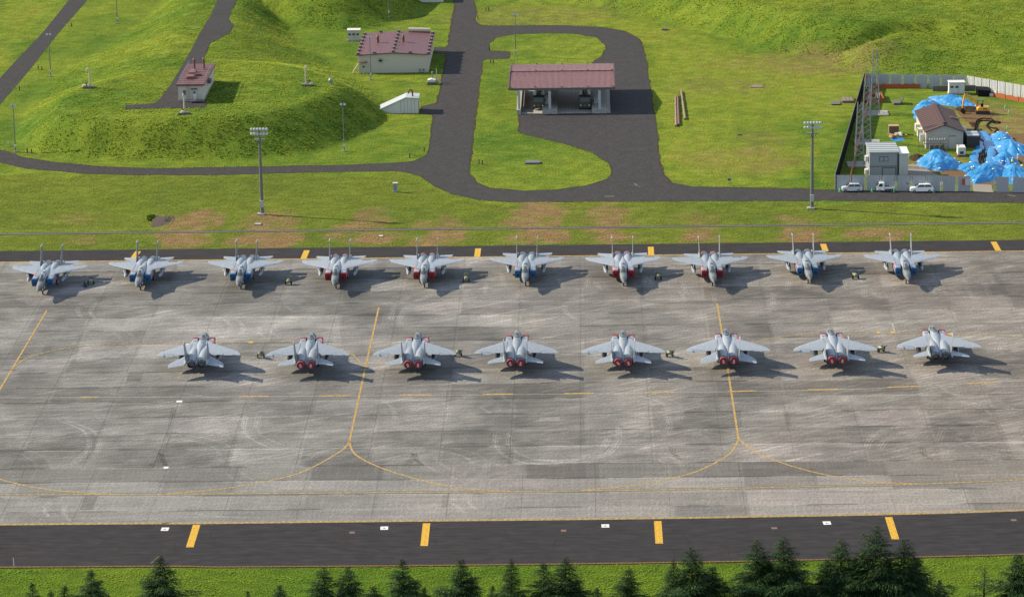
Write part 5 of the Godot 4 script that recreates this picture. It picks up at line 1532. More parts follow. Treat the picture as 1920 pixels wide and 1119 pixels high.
func build_grass_things():
	light_mast(Vector3(-48.57, 0, -106.48), "tall floodlight mast on the grass in front of the hut mound")
	light_mast(Vector3(53.63, 0, -106.23), "tall floodlight mast on the grass near the fenced building site")
	for e in [[Vector3(-102.11, 0, -305.54), "slim lamp post up the slope between the side road and the driveway"], [Vector3(-108.43, 0, -240.03), "slim lamp post beside the straight side road, halfway up the slope"], [Vector3(-103.78, 0, -162.49), "slim lamp post where the side road meets the curved road"], [Vector3(-36.84, 0, -159.42), "slim lamp post at the foot of the mound, near the wedge entrance"], [Vector3(-35.8, 0, -231.95), "slim lamp post in front of the broad maroon-roofed building"], [Vector3(-35.72, 0, -304.53), "slim lamp post behind the broad maroon-roofed building"], [Vector3(-4.05, 0, -257.78), "slim lamp post on the grass island behind the filling canopy"], [Vector3(42.93, 0, -324.67), "slim lamp post on the far grass bank"]]:
		if e[1].contains("far grass bank"): continue
		var h := 9.6
		lamp_post(on_ground(e[0]), h, e[1])
	vent_pipe(on_ground(Vector3(-92.65, 6.2, -193.32)), 1.0, "cream gooseneck vent on the sunny side of the hut mound")
	vent_pipe(on_ground(Vector3(-69.67, 6.5, -166.8)), 0.25, "cream vent pipe in front of the long hut's steps")
	vent_pipe(on_ground(Vector3(-47.05, 6.5, -193.59)), -1.0, "cream gooseneck vent at the blunt end of the hut mound")
	var ball := thing("ball_vent", "small grey round vent beside the cream gooseneck on the mound's end", "vent", on_ground(Vector3(-41.9, 6.3, -195.39)))
	part("neck", Geo.new().tube([Vector3(0, -0.2, 0), Vector3(0, 0.5, 0)], [0.2, 0.2], 10).mesh(40.0), M.galvanised, ball)
	var rr := []
	var pp := []
	for k in 9:
		pp.append(Vector3(0, 0.85 - cos(PI * k / 8.0) * 0.5, 0)); rr.append(maxf(0.03, sin(PI * k / 8.0) * 0.5))
	part("ball", Geo.new().tube(pp, rr, 14).mesh(60.0), M.galvanised, ball)
	# marker posts
	var posts := [[Vector3(-113.12, 0.5, -225.29), "by the straight side road"], [Vector3(-112.63, 1, -248.83), "in a huddle by the straight side road"], [Vector3(-111.68, 1, -248.14), "in a huddle by the straight side road"], [Vector3(-112.79, 0.5, -302.13), "at the upper edge of the straight side road"], [Vector3(-101.29, 0, -161.87), "at the foot of the mound near the curved road"], [Vector3(-100.26, 0, -160.83), "at the foot of the mound near the curved road"], [Vector3(-23.31, 0, -152.87), "on the verge at the road fork"], [Vector3(-20.69, 0, -158.56), "on the verge at the road fork"], [Vector3(-9.32, 0, -146.88), "on the grass island's tip near the road fork"], [Vector3(-8.66, 0, -145.9), "on the grass island's tip near the road fork"], [Vector3(-12.44, 0, -315.96), "on the grass beyond the filling canopy"], [Vector3(-11.8, 0, -316.66), "on the grass beyond the filling canopy"], [Vector3(-9.6, 0, -249.9), "beside the short asphalt stub on the grass island"], [Vector3(-8.99, 0, -249.86), "beside the short asphalt stub on the grass island"], [Vector3(-14.1, 0, -305.18), "on the road edge beyond the filling canopy"]]
	var pm := Geo.new().tube([Vector3(0, -0.1, 0), Vector3(0, 0.85, 0), Vector3(0, 1.0, 0)], [0.13, 0.12, 0.05], 6).mesh(30.0)
	var cap := Geo.new().tube([Vector3(0, 0.6, 0), Vector3(0, 0.8, 0)], [0.16, 0.16], 6).mesh(30.0)
	for e in posts:
		var o := thing("marker_post", "short brown marker post " + e[1], "marker post", on_ground(e[0]), 0.0, "brown marker posts on the grass " + e[1])
		part("post", pm, M.brown_post, o)
		part("band", cap, M.rust_pipe, o)
	var ts := thing("white_marker", "white marker stake at the foot of the mound beside the curved road", "marker stake", Vector3(-106.11, 0, -168.09))
	part("stake", Geo.new().box(Vector3(0, 0.5, 0), Vector3(0.26, 1.1, 0.1)).mesh(), M.white_wall, ts)
	part("band", Geo.new().box(Vector3(0, 0.35, 0), Vector3(0.28, 0.14, 0.12)).mesh(), M.tag_red, ts)
	var cb := thing("switch_cabinet", "pale grey switch cabinet standing alone on the mown grass", "cabinet", Vector3(-24.63, 0, -123.4))
	part("plinth", Geo.new().box(Vector3(0, 0.12, 0), Vector3(0.95, 0.3, 0.75)).mesh(), M.concrete, cb)
	part("housing", Geo.new().box(Vector3(0, 1.0, 0), Vector3(0.78, 1.5, 0.6)).mesh(), M.pale_metal, cb)
	part("hood", Geo.new().box(Vector3(0, 1.8, 0), Vector3(0.9, 0.1, 0.75)).mesh(), M.white_wall, cb)
	part("door", Geo.new().box(Vector3(0, 1.0, 0.31), Vector3(0.66, 1.3, 0.04)).mesh(), M.galvanised, cb)
	var gr := thing("ground_grating", "low rectangular metal grating box on the grass island's broad end", "grating", Vector3(1.31, 0, -146.8))
	part("frame", Geo.new().box(Vector3(0, 0.16, 0), Vector3(3.0, 0.32, 2.1)).mesh(), M.concrete_dark, gr)
	for k in 7: part("bar", Geo.new().box(Vector3(0, 0.36, -0.9 + k * 0.3), Vector3(2.7, 0.06, 0.16)).mesh(), M.galvanised, gr)
	# long poles lying on the grass
	for e in [[Vector3(30.5, 0, -178.99), Vector3(31.24, 0, -209.31), "wood", "pale"], [Vector3(31.08, 0, -180), Vector3(31.73, 0, -210.41), "rust_pipe", "rusty"], [Vector3(32.58, 0, -185.7), Vector3(32.67, 0, -214.92), "wood", "pale"]]:
		var p0: Vector3 = e[0]; var p1: Vector3 = e[1]
		var pl := thing("long_pole", "long %s pole lying on the grass %s" % [e[3], "apart from the other two" if p0.x > Vector3(31.94, 0, -183.1).x else "beside its neighbour"], "pole", p0, 0.0, "long poles lying on the grass")
		var dd := p1 - p0
		part("shaft", Geo.new().tube([Vector3(0, 0.24, 0), dd * 0.5 + Vector3(0, 0.26, 0), dd + Vector3(0, 0.24, 0)], [0.26, 0.24, 0.20], 10).mesh(40.0), M[e[2]], pl)
		for t in [0.15, 0.5, 0.85]: part("bearer", Geo.new().box(dd * t + Vector3(0, 0.04, 0), Vector3(0.9, 0.1, 0.2)).mesh(), M.brown_post, pl)
		for t in [0.32, 0.66]: part("band", Geo.new().tube([dd * t + Vector3(0, 0.25, 0), dd * (t + 0.012) + Vector3(0, 0.25, 0)], [0.265, 0.265], 10).mesh(40.0), M.concrete_dark, pl)
	# covers and pits in the turf
	for e in [[Vector3(30.91, 0, -288.02), 1.2, 0.35, "dark low pit cover on the grass beyond the filling canopy's ring road", "concrete_dark"], [Vector3(-48.64, 0, -98.61), 1.1, 0.18, "pale square pit cover beside the foot of the floodlight mast", "concrete"], [Vector3(-25.41, 0, -88.68), 0.7, 0.14, "small white inspection cover on scorched grass", "white_paint"], [Vector3(49.3, 0, -219.7), 2.2, 0.12, "worn concrete slab sunk in the meadow", "wood"], [Vector3(43.3, 0, -170.57), 0.8, 0.1, "small dark pit in the meadow", "black"]]:
		var pc := thing("pit_cover", e[3], "pit cover", e[0])
		part("frame", Geo.new().box(Vector3(0, e[2] * 0.4, 0), Vector3(e[1] * 1.3, e[2] * 0.8, e[1] * 1.3)).mesh(), M.concrete_dark, pc)
		part("lid", Geo.new().box(Vector3(0, e[2] * 0.85, 0), Vector3(e[1], e[2] * 0.4, e[1])).mesh(), M[e[4]], pc)
	for e in [[Vector3(67.74, 0, -203.23), "low wooden cold frame on grass outside the dark site fence", 2.6], [Vector3(64.94, 0, -200.62), "flat grey slab in the grass outside the dark site fence", 2.0]]:
		var bx := thing("ground_frame", e[1], "frame", e[0])
		part("rim", Geo.new().box(Vector3(0, 0.2, 0), Vector3(e[2], 0.4 if e[2] > 2.5 else 0.1, e[2] * 1.7)).mesh(), M.concrete_dark, bx)
		if e[2] > 2.5:
			for k in 3: part("plank", Geo.new().box(Vector3(-0.75 + k * 0.75, 0.43, 0), Vector3(0.6, 0.08, e[2] * 1.5)).mesh(), M.wood, bx)
	single("weed_patch", weed_mound(2.9, 7.5, 0.12, 6), M.weed, "dark brown dead weeds in a hollow of the mown strip", "weeds", on_ground(Vector3(-65.79, 0, -103.12), 0.0))
	# tall weeds beside it
	single("weed_bush", leaf_bush(0.55, 0.4, 700, 12, 2.6, Color(0.035, 0.085, 0.014), Color(0.09, 0.15, 0.02)), M.needles, "dark green weed bush beside the dead brown weeds", "bush", on_ground(Vector3(-69.33, 0, -106.21)))
	var sg := thing("meadow_sign", "small blue sign on two legs at the meadow's edge", "sign", Vector3(39.19, 0, -126))
	part("board", Geo.new().box(Vector3(0, 1.1, 0), Vector3(0.6, 0.4, 0.06)).mesh(), M.cover_blue, sg)
	for s in [-0.22, 0.22]: part("leg", Geo.new().box(Vector3(s, 0.45, 0), Vector3(0.05, 0.9, 0.05)).mesh(), M.galvanised, sg)
	# far shed at the top of the road
	var sh := thing("far_shed", "pale low shed at the far end beside the road, past the mounds", "shed", Vector3(-26.95, 0, -329.7))
	part("wall", Geo.new().box(Vector3(0, 1.4, -3.0), Vector3(7.0, 2.8, 6.0)).mesh(), M.white_wall, sh)
	part("roof", Geo.new().box(Vector3(0, 2.95, -3.0), Vector3(7.4, 0.3, 6.4)).mesh(), M.grey_wall, sh)

func weed_mound(rx: float, rz: float, h: float, sd: int) -> ArrayMesh:
	var g := Geo.new()
	var n := FastNoiseLite.new()
	n.seed = sd
	n.frequency = 0.5
	var rows := []
	for i in 17:
		var row := []
		for k in 32:
			var t := TAU * k / 32.0
			var r := i / 16.0
			var q := Vector2(cos(t) * rx, sin(t) * rz) * r * (1.0 + 0.3 * n.get_noise_2d(cos(t) * 4.0, sin(t) * 4.0))
			row.append(Vector3(q.x, -0.25 + h * (1.0 - r * r) + (0.22 * n.get_noise_2d(q.x * 4.0, q.y * 4.0) * (1.0 - r)) + 0.3 * (1.0 - r), q.y))
		rows.append(row)
	for i in 16:
		for k in 32: g.quad(rows[i][k], rows[i][(k + 1) % 32], rows[i + 1][(k + 1) % 32], rows[i + 1][k])
	return g.mesh(40.0)

# ------------------------------------------------------------------ leaves and trees

func leaf_mesh(v: PackedVector3Array, c: PackedColorArray) -> ArrayMesh:
	var a := []
	a.resize(Mesh.ARRAY_MAX)
	a[Mesh.ARRAY_VERTEX] = v
	a[Mesh.ARRAY_COLOR] = c
	var nr := PackedVector3Array()
	for i in range(0, v.size(), 3):
		var n := (v[i + 2] - v[i]).cross(v[i + 1] - v[i]).normalized()
		nr.append(n); nr.append(n); nr.append(n)
	a[Mesh.ARRAY_NORMAL] = nr
	var m := ArrayMesh.new()
	m.add_surface_from_arrays(Mesh.PRIMITIVE_TRIANGLES, a)
	return m

func leaf_bush(r: float, h: float, n: int, sd: int, long: float, dark: Color, pale: Color) -> ArrayMesh:
	var rng := RandomNumberGenerator.new()
	rng.seed = sd
	var v := PackedVector3Array()
	var c := PackedColorArray()
	for i in n:
		var p := Vector3(clampf(rng.randfn(0, 0.5), -1.2, 1.2) * r, rng.randf() * h, clampf(rng.randfn(0, 0.5), -1.2, 1.2) * r * long)
		var d := Vector3(rng.randf_range(-1, 1), rng.randf_range(0.2, 1.2), rng.randf_range(-1, 1)).normalized() * (0.2 + 0.3 * h)
		var s := d.cross(Vector3(rng.randf_range(-1, 1), 0.3, rng.randf_range(-1, 1))).normalized() * 0.12
		v.append(p - s); v.append(p + s); v.append(p + d)
		var t := rng.randf()
		for k in 3: c.append(dark.lerp(pale, t))
	return leaf_mesh(v, c)

# a conifer: tapering trunk, tiers of drooping boughs, each bough a fan of needle sprays
func conifer(h: float, spread: float, sd: int, density: float) -> Array:
	var rng := RandomNumberGenerator.new()
	rng.seed = sd
	var tr := Geo.new()
	var lean := Vector3(rng.randf_range(-0.02, 0.02), 0, rng.randf_range(-0.02, 0.02))
	var pts := []
	var rr := []
	for k in 9:
		var t := k / 8.0
		pts.append(Vector3(lean.x * h * t * t, h * t - 0.3, lean.z * h * t * t))
		rr.append(lerpf(0.26, 0.015, pow(t, 0.8)))
	tr.tube(pts, rr, 8)
	var v := PackedVector3Array()
	var c := PackedColorArray()
	var limbs := Geo.new()
	var y := h * 0.06
	while y < h * 0.985:
		var t := y / h
		var reach: float = spread * (pow(1.0 - t, 0.95) + 0.04)
		var n := int(round(rng.randf_range(2.4, 5.0) * density)) + 1
		var a0 := rng.randf() * TAU
		for b in n:
			var az := a0 + TAU * b / n + rng.randf_range(-0.5, 0.5)
			var ln := reach * rng.randf_range(0.45, 1.12)
			if rng.randf() < 0.12: ln *= 1.25
			var out := Vector3(cos(az), 0, sin(az))
			var side := Vector3(-out.z, 0, out.x)
			var base := Vector3(lean.x * h * t * t, y + rng.randf_range(-0.15, 0.15), lean.z * h * t * t)
			var rise := lerpf(0.20, 0.85, t * t) + rng.randf_range(-0.12, 0.12)
			var droop := lerpf(0.42, 0.20, t)
			var steps := int(maxf(4.0, ln * 6.5))
			var shade := rng.randf_range(0.7, 1.3)
			for k in range(1, steps + 1):
				var s := float(k) / steps
				var p := base + out * ln * s + Vector3(0, ln * (rise * s - droop * s * s * 1.4), 0)
				var wid := ln * 0.36 * sin(PI * (0.12 + 0.84 * s)) * rng.randf_range(0.6, 1.25) + 0.07
				for q: float in [-1.0, 1.0]:
					for m in 4:
						var dir := (side * q * rng.randf_range(0.35, 0.9) + out * rng.randf_range(0.6, 1.1) + Vector3(0, rng.randf_range(-0.6, 0.1), 0)).normalized()
						var start := p + side * q * wid * 0.30 * m + Vector3(0, rng.randf_range(-0.07, 0.07) - 0.10 * m * m * 0.4, 0) + out * rng.randf_range(-0.1, 0.1)
						var sl := minf(0.58, wid * 0.5 + 0.13) * rng.randf_range(0.7, 1.25)
						var fl := dir.cross(Vector3(rng.randf_range(-0.4, 0.4), 1, rng.randf_range(-0.4, 0.4))).normalized() * sl * 0.13
						v.append(start - fl); v.append(start + fl); v.append(start + dir * sl + Vector3(0, -0.08 * sl, 0))
						var g := shade * rng.randf_range(0.75, 1.3)
						var col := Color(0.014 * g, 0.032 * g, 0.014 * g)
						if rng.randf() < 0.25: col = Color(0.042 * g, 0.076 * g, 0.026 * g)
						for w in 3: c.append(col)
			limbs.bar(base, base + out * ln * 0.85 + Vector3(0, ln * (rise * 0.85 - droop * 1.01), 0), 0.07, 0.015)
		y += h * rng.randf_range(0.026, 0.044) / density
	return [tr.mesh(50.0), limbs.mesh(), leaf_mesh(v, c)]

func build_trees():
	var kinds := [conifer(13.0, 6.4, 101, 1.15), conifer(15.0, 6.4, 202, 1.1), conifer(12.0, 6.6, 303, 1.15), conifer(17.0, 8.0, 404, 1.2), conifer(11.0, 4.2, 505, 1.0), conifer(9.0, 3.6, 606, 0.35)]
	# [top in the photograph, kind, height factor] -> the trunk stands on the verge in front of the shoulder
	var spots := [
		[Vector3(-40.28, 12.4, 118.29), 0, 0.95, "broad dark conifer standing alone opposite the white-plate end of the verge"], [Vector3(-48.64, 10.5, 117.71), 0, 0.81, ""], [Vector3(-51.8, 9, 118.76), 4, 0.82, ""], [Vector3(-55.56, 9.3, 118.55), 4, 0.85, ""], [Vector3(-53.48, 8.4, 118.95), 4, 0.76, ""],
		[Vector3(-25.74, 8, 117.05), 2, 0.67, ""], [Vector3(-20.1, 11.5, 120.11), 1, 0.77, ""], [Vector3(-17.24, 11.5, 119.8), 1, 0.77, ""], [Vector3(-29.9, 6.5, 114.72), 4, 0.6, ""],
		[Vector3(-10.57, 11.8, 118.54), 0, 0.91, ""], [Vector3(-3.51, 12.4, 120.42), 2, 1.03, ""], [Vector3(-8.26, 8, 117.68), 4, 0.73, ""], [Vector3(-0.05, 8.5, 118.52), 4, 0.77, ""],
		[Vector3(2.28, 12.2, 119.44), 1, 0.81, ""], [Vector3(6.24, 11.8, 119.94), 4, 1.07, ""], [Vector3(8.74, 12.6, 120.55), 1, 0.84, ""], [Vector3(16.26, 10.6, 119.3), 2, 0.88, ""],
		[Vector3(21.75, 11.8, 119.59), 1, 0.79, ""], [Vector3(24.26, 14, 120.93), 3, 0.82, ""], [Vector3(26.58, 11, 120.12), 2, 0.92, ""],
		[Vector3(32.06, 14.5, 119.88), 3, 0.85, ""], [Vector3(35.06, 15.2, 120.62), 3, 0.89, ""], [Vector3(33.11, 11.5, 119.43), 2, 0.96, ""],
		[Vector3(41.6, 14.5, 120.53), 3, 0.85, ""], [Vector3(45.58, 16.8, 121.87), 3, 0.99, "tallest conifer in the dense clump opposite the end yellow bar"], [Vector3(49.18, 15, 121.4), 1, 1.0, ""], [Vector3(43.88, 13.5, 121.56), 0, 1.04, ""], [Vector3(47.32, 12.5, 120.72), 0, 0.96, ""], [Vector3(40.18, 12, 120.26), 2, 1.0, ""],
		[Vector3(53.7, 8.8, 119.04), 4, 0.8, ""], [Vector3(43.14, 12, 121.48), 2, 1.0, ""], [Vector3(50.36, 12.4, 122.04), 2, 1.03, ""], [Vector3(36.2, 11.6, 119.03), 0, 0.9, ""], [Vector3(23.2, 10.4, 120.25), 0, 0.8, ""], [Vector3(-2.71, 9.4, 119.24), 0, 0.72, ""], [Vector3(9.98, 9.2, 119.58), 2, 0.77, ""], [Vector3(-18.18, 8.6, 118.52), 0, 0.66, ""], [Vector3(7.22, 9, 119.33), 0, 0.69, ""], [Vector3(59.4, 9.8, 116.49), 5, 1.09, "thin half-bare conifer with see-through branches on the verge"], [Vector3(62.96, 13, 122.18), 2, 1.08, ""], [Vector3(-14.37, 8, 117.9), 2, 0.67, ""], [Vector3(12.66, 8, 118.59), 4, 0.73, ""],
	]
	var rng := RandomNumberGenerator.new()
	rng.seed = 33
	# counted along the verge from the building-site side, bar by bar
	spots.sort_custom(func(a, b): return a[0].x > b[0].x)
	var bars := [54.0, 22.0, -10.0, -42.0]
	var passed := 0
	var count := 0
	for s in spots:
		var top: Vector3 = s[0]
		while passed < 4 and top.x < bars[passed]:
			passed += 1
			count = 0
		count += 1
		var k: Array = kinds[s[1]]
		var lb: String = s[3]
		var size := "small" if top.y < 9.5 else ("tall" if top.y > 14.0 else "medium")
		if lb == "" and passed == 0: lb = "%s conifer, %s of those short of the building-site-side yellow bar" % [size, ordinal(count - 1)]
		elif lb == "": lb = "%s conifer, %s after the %s yellow bar counting away from building-site side" % [size, ordinal(count - 1), ordinal(passed - 1)]
		var o := thing("conifer_tree", lb, "conifer", Vector3(top.x, 0, top.z), rng.randf() * TAU, "conifers along the near grass verge")
		var wide: float = s[2] * rng.randf_range(1.0, 1.32)
		var xf := Transform3D(Basis.from_scale(Vector3(wide, s[2], wide * rng.randf_range(0.85, 1.1))), Vector3.ZERO)
		part("trunk", k[0], M.bark, o, xf)
		part("limbs", k[1], M.bark, o, xf).set_meta("kind", "stuff")
		part("crown", k[2], M.needles, o, xf)

# ------------------------------------------------------------------ the fenced building site

func fence_run(root: Node3D, p0: Vector3, p1: Vector3, pw: float, gap: float, h: float, m: Material, style: String, skip := []):
	var d := p1 - p0
	var ln := Vector2(d.x, d.z).length()
	var n := int(ln / (pw + gap))
	var turn := atan2(-d.z, d.x)
	var prof := []
	var x := -pw * 0.5
	for k in 5:
		var s := pw / 5.0
		prof.append_array([Vector2(x, 0), Vector2(x + s * 0.62, 0), Vector2(x + s * 0.7, 0.05), Vector2(x + s * 0.92, 0.05)])
		x += s
	prof.append(Vector2(pw * 0.5, 0))
	var g := Geo.new()
	for k in prof.size() - 1:
		var a: Vector2 = prof[k]; var b: Vector2 = prof[k + 1]
		g.quad(Vector3(a.x, 0.02, a.y), Vector3(b.x, 0.02, b.y), Vector3(b.x, h, b.y), Vector3(a.x, h, a.y))
		g.quad(Vector3(a.x, 0.02, a.y - 0.03), Vector3(a.x, h, a.y - 0.03), Vector3(b.x, h, b.y - 0.03), Vector3(b.x, 0.02, b.y - 0.03))
	var sheet := g.mesh()
	var post := Geo.new().tube([Vector3(0, 0, 0), Vector3(0, h + 0.05, 0)], [0.05, 0.05], 6).mesh(40.0)
	var clear := Geo.new().box(Vector3(0, h * 0.5, 0), Vector3(gap * 0.9, h * 0.98, 0.02)).mesh()
	for k in n:
		if k in skip: continue
		var q := p0 + d * ((k + 0.5) / n)
		var bs := Basis(Vector3.UP, turn)
		part("fence_panel", sheet, m, root, Transform3D(bs, on_ground(q)))
		var e := p0 + d * (float(k) / n)
		part("fence_post", post, M.galvanised, root, Transform3D(bs, on_ground(e) + bs * Vector3(0, 0, 0.14 if style == "side" else -0.12)))
		if gap > 0.12: part("clear_panel", clear, M.clear_panel, root, Transform3D(bs, on_ground(e)))
	for yy in [0.5, h * 0.5, h - 0.15]:
		var z := -0.2 if style == "side" else 0.17
		var bs := Basis(Vector3.UP, turn)
		part("fence_rail", Geo.new().bar(p0 + Vector3(0, yy, 0) - bs * Vector3(0, 0, z), p1 + Vector3(0, yy, 0) - bs * Vector3(0, 0, z), 0.05).mesh(), M.galvanised, root)

func tarp_heap(at: Vector3, rx: float, rz: float, h: float, sd: int, label: String, turn := 0.0, flat_top := 1.5, bags := 8):
	var n := FastNoiseLite.new()
	n.seed = sd
	n.frequency = 0.16
	n.fractal_octaves = 3
	var cr := FastNoiseLite.new()
	cr.seed = sd + 9
	cr.frequency = 0.4
	cr.noise_type = FastNoiseLite.TYPE_CELLULAR
	cr.cellular_return_type = FastNoiseLite.RETURN_DISTANCE2_SUB
	var g := Geo.new()
	var nr := 22
	var na := 72
	var rows := []
	var rim := []
	for i in nr + 1:
		var row := []
		var r := float(i) / nr
		for k in na:
			var t := TAU * k / na
			var wob := 1.0 + 0.22 * n.get_noise_2d(cos(t) * 9.0, sin(t) * 9.0) + 0.03 * sin(t * 9.0 + sd)
			var q := Vector2(cos(t) * rx, sin(t) * rz) * r * wob
			var y := h * (1.0 - pow(r, flat_top)) * (1.0 + 0.40 * n.get_noise_2d(q.x * 1.3, q.y * 1.3))
			y += (cr.get_noise_2d(q.x * 0.9, q.y * 0.9) + 0.4) * 0.24 * (0.3 + 0.7 * (1.0 - r))
			y += 0.13 * sin(t * 13.0 + n.get_noise_2d(t * 6.0, r * 8.0) * 9.0) * r * minf(1.0, (1.0 - r) * 4.0)
			row.append(Vector3(q.x, maxf(y, 0.05) if i < nr else -0.06, q.y))
		rows.append(row)
	rim = rows[nr - 1]
	for i in nr:
		for k in na: g.quad(rows[i][k], rows[i][(k + 1) % na], rows[i + 1][(k + 1) % na], rows[i + 1][k])
	single("tarp_heap", g.mesh(42.0), M.tarp, label, "tarpaulin heap", at, turn, "blue tarpaulin heaps on the building site")
	var rng := RandomNumberGenerator.new()
	rng.seed = sd
	for b in (bags + 1) / 2:
		var k := int(na * (b * 2 + rng.randf() * 1.4) / bags) % na
		var i := nr - 2 if rng.randf() < 0.6 else rng.randi_range(int(nr * 0.4), nr - 4)
		var p: Vector3 = rows[i][k]
		sandbag(at + Basis(Vector3.UP, turn) * p, rng.randf() * TAU, label)

var bag_mesh: ArrayMesh
func sandbag(at: Vector3, turn: float, heap: String):
	if bag_mesh == null:
		var r := []
		for e in [[-0.32, 0.02], [-0.27, 0.12], [-0.1, 0.19], [0.12, 0.2], [0.28, 0.13], [0.32, 0.05]]:
			var rg := []
			for k in 10: rg.append(Vector3(e[0] * 0.8, 0.08 + sin(TAU * k / 10.0) * e[1] * 0.6, cos(TAU * k / 10.0) * e[1]))
			r.append(rg)
		bag_mesh = Geo.new().loft(r, true).mesh(60.0)
	single("sandbag", bag_mesh, M.sandbag, "small white sandbag on " + heap, "sandbag", at, turn, "white sandbags on the tarpaulins")

func lattice_tower(at: Vector3, h: float, label: String):
	var t := thing("lattice_tower", label, "lattice tower", at, 0.0, "lattice towers along the dark fence")
	var w0 := 0.95
	var w1 := 0.42
	var n := 11
	part("footing", Geo.new().box(Vector3(0.2, 0.08, 0), Vector3(5.2, 0.3, 4.6)).mesh(), M.concrete, t)
	var cs := [Vector2(-1, -1), Vector2(1, -1), Vector2(1, 1), Vector2(-1, 1)]
	for c in cs:
		part("leg", Geo.new().bar(Vector3(c.x * w0, 0.1, c.y * w0), Vector3(c.x * w1, h, c.y * w1), 0.16, 0.13).mesh(), M.galvanised, t)
	for f in 4:
		var a: Vector2 = cs[f]; var b: Vector2 = cs[(f + 1) % 4]
		for k in n:
			var y0 := 0.2 + (h - 0.4) * k / n
			var y1 := 0.2 + (h - 0.4) * (k + 1) / n
			var wa := lerpf(w0, w1, y0 / h); var wb := lerpf(w0, w1, y1 / h)
			var p := Vector3(a.x * wa, y0, a.y * wa); var q := Vector3(b.x * wb, y1, b.y * wb)
			part("brace", Geo.new().bar(p, q, 0.085).mesh(), M.galvanised, t)
			if k % 2 == 1: part("strut", Geo.new().bar(Vector3(a.x * wb, y1, a.y * wb), q, 0.055).mesh(), M.galvanised, t)
	part("beacon", Geo.new().tube([Vector3(-w1, h, w1), Vector3(-w1, h + 0.35, w1)], [0.09, 0.07], 8).mesh(40.0), M.tag_red, t)

func car(at: Vector3, label: String, paint: Material, turn: float, ln: float, h: float):
	var c := thing("parked_car", label, "car", at, turn)
	var k := ln / 4.0
	var prof := PackedVector2Array([Vector2(-2.0, 0.35), Vector2(-2.0, 0.72), Vector2(-1.85, 0.92), Vector2(-1.1, 1.02), Vector2(1.75, 1.02), Vector2(1.95, 0.9), Vector2(1.98, 0.4), Vector2(1.85, 0.28), Vector2(-1.9, 0.28)])
	var g := Geo.new()
	# body: the side outline pulled across with rounded shoulders
	for q in [[-0.84, -0.78, 0.95], [-0.78, 0.78, 1.0], [0.78, 0.84, 0.95]]:
		var rings := []
		for zz in [q[0], q[1]]:
			var s: float = 0.96 if absf(zz) > 0.8 else 1.0
			var rg := []
			for p in prof: rg.append(Vector3(p.x * k * s, 0.28 + (p.y - 0.28) * s * h / 1.5 * 1.02, zz))
			rings.append(rg)
		g.loft(rings, absf(q[0]) > 0.8 or absf(q[1]) > 0.8)
	var body := part("body", g.mesh(30.0), paint, c)
	var cab := [Vector2(-1.15, 0.98), Vector2(-0.45, 1.46), Vector2(1.35, 1.5), Vector2(1.78, 1.0)]
	var r2 := []
	for e in [[-0.78, 0.0], [-0.66, 1.0]]:
		pass
	var top := Geo.new()
	var lo := []
	var hi := []
	for e in [[cab[0], 0.77], [cab[3], 0.77]]: lo.append([e[0], e[1]])
	var A := Vector3(-1.15 * k, h * 0.66, 0.77); var B := Vector3(1.78 * k, h * 0.66, 0.77)
	var C := Vector3(1.42 * k, h * 0.985, 0.62); var D := Vector3(-0.42 * k, h * 0.985, 0.62)
	var fl := func(v: Vector3): return Vector3(v.x, v.y, -v.z)
	top.quad(A, B, C, D); top.quad(fl.call(B), fl.call(A), fl.call(D), fl.call(C))
	top.quad(fl.call(A), A, D, fl.call(D)); top.quad(B, fl.call(B), fl.call(C), C)
	part("glasshouse", top.mesh(), M.window_glass, body)
	part("roof", Geo.new().loft([[Vector3(-0.5 * k, h * 0.97, -0.64), Vector3(1.48 * k, h * 0.97, -0.64), Vector3(1.48 * k, h * 0.97, 0.64), Vector3(-0.5 * k, h * 0.97, 0.64)], [Vector3(-0.3 * k, h * 1.02, -0.54), Vector3(1.32 * k, h * 1.02, -0.54), Vector3(1.32 * k, h * 1.02, 0.54), Vector3(-0.3 * k, h * 1.02, 0.54)]], true).mesh(), paint, body)
	for s: float in [-1.0, 1.0]:
		for e in [[A, D, 0.09], [B, C, 0.12], [A.lerp(B, 0.52), D.lerp(C, 0.5), 0.05]]:
			var p: Vector3 = e[0]; var q: Vector3 = e[1]
			part("pillar", Geo.new().bar(Vector3(p.x, p.y, p.z * s), Vector3(q.x, q.y, q.z * s), e[2]).mesh(), paint, body)
		for x in [-1.25 * k, 1.25 * k]:
			var w := part("wheel", wheel_mesh(0.31, 0.2), M.tyre, c, Transform3D(Basis(Vector3.UP, PI / 2), Vector3(x, 0.31, 0.76 * s)))
			part("rim", hub_mesh(0.33, 0.2), M.galvanised, w)
		part("headlight", Geo.new().box(Vector3(-1.9 * k, h * 0.5, 0.62 * s), Vector3(0.16, 0.16, 0.3)).mesh(), M.lamp_glass, body)
		part("tail_light", Geo.new().box(Vector3(1.92 * k, h * 0.58, 0.7 * s), Vector3(0.12, 0.34, 0.16)).mesh(), M.tag_red, body)
		part("door_mirror", Geo.new().box(Vector3(-0.85 * k, h * 0.7, 0.9 * s), Vector3(0.12, 0.14, 0.2)).mesh(), paint, body)

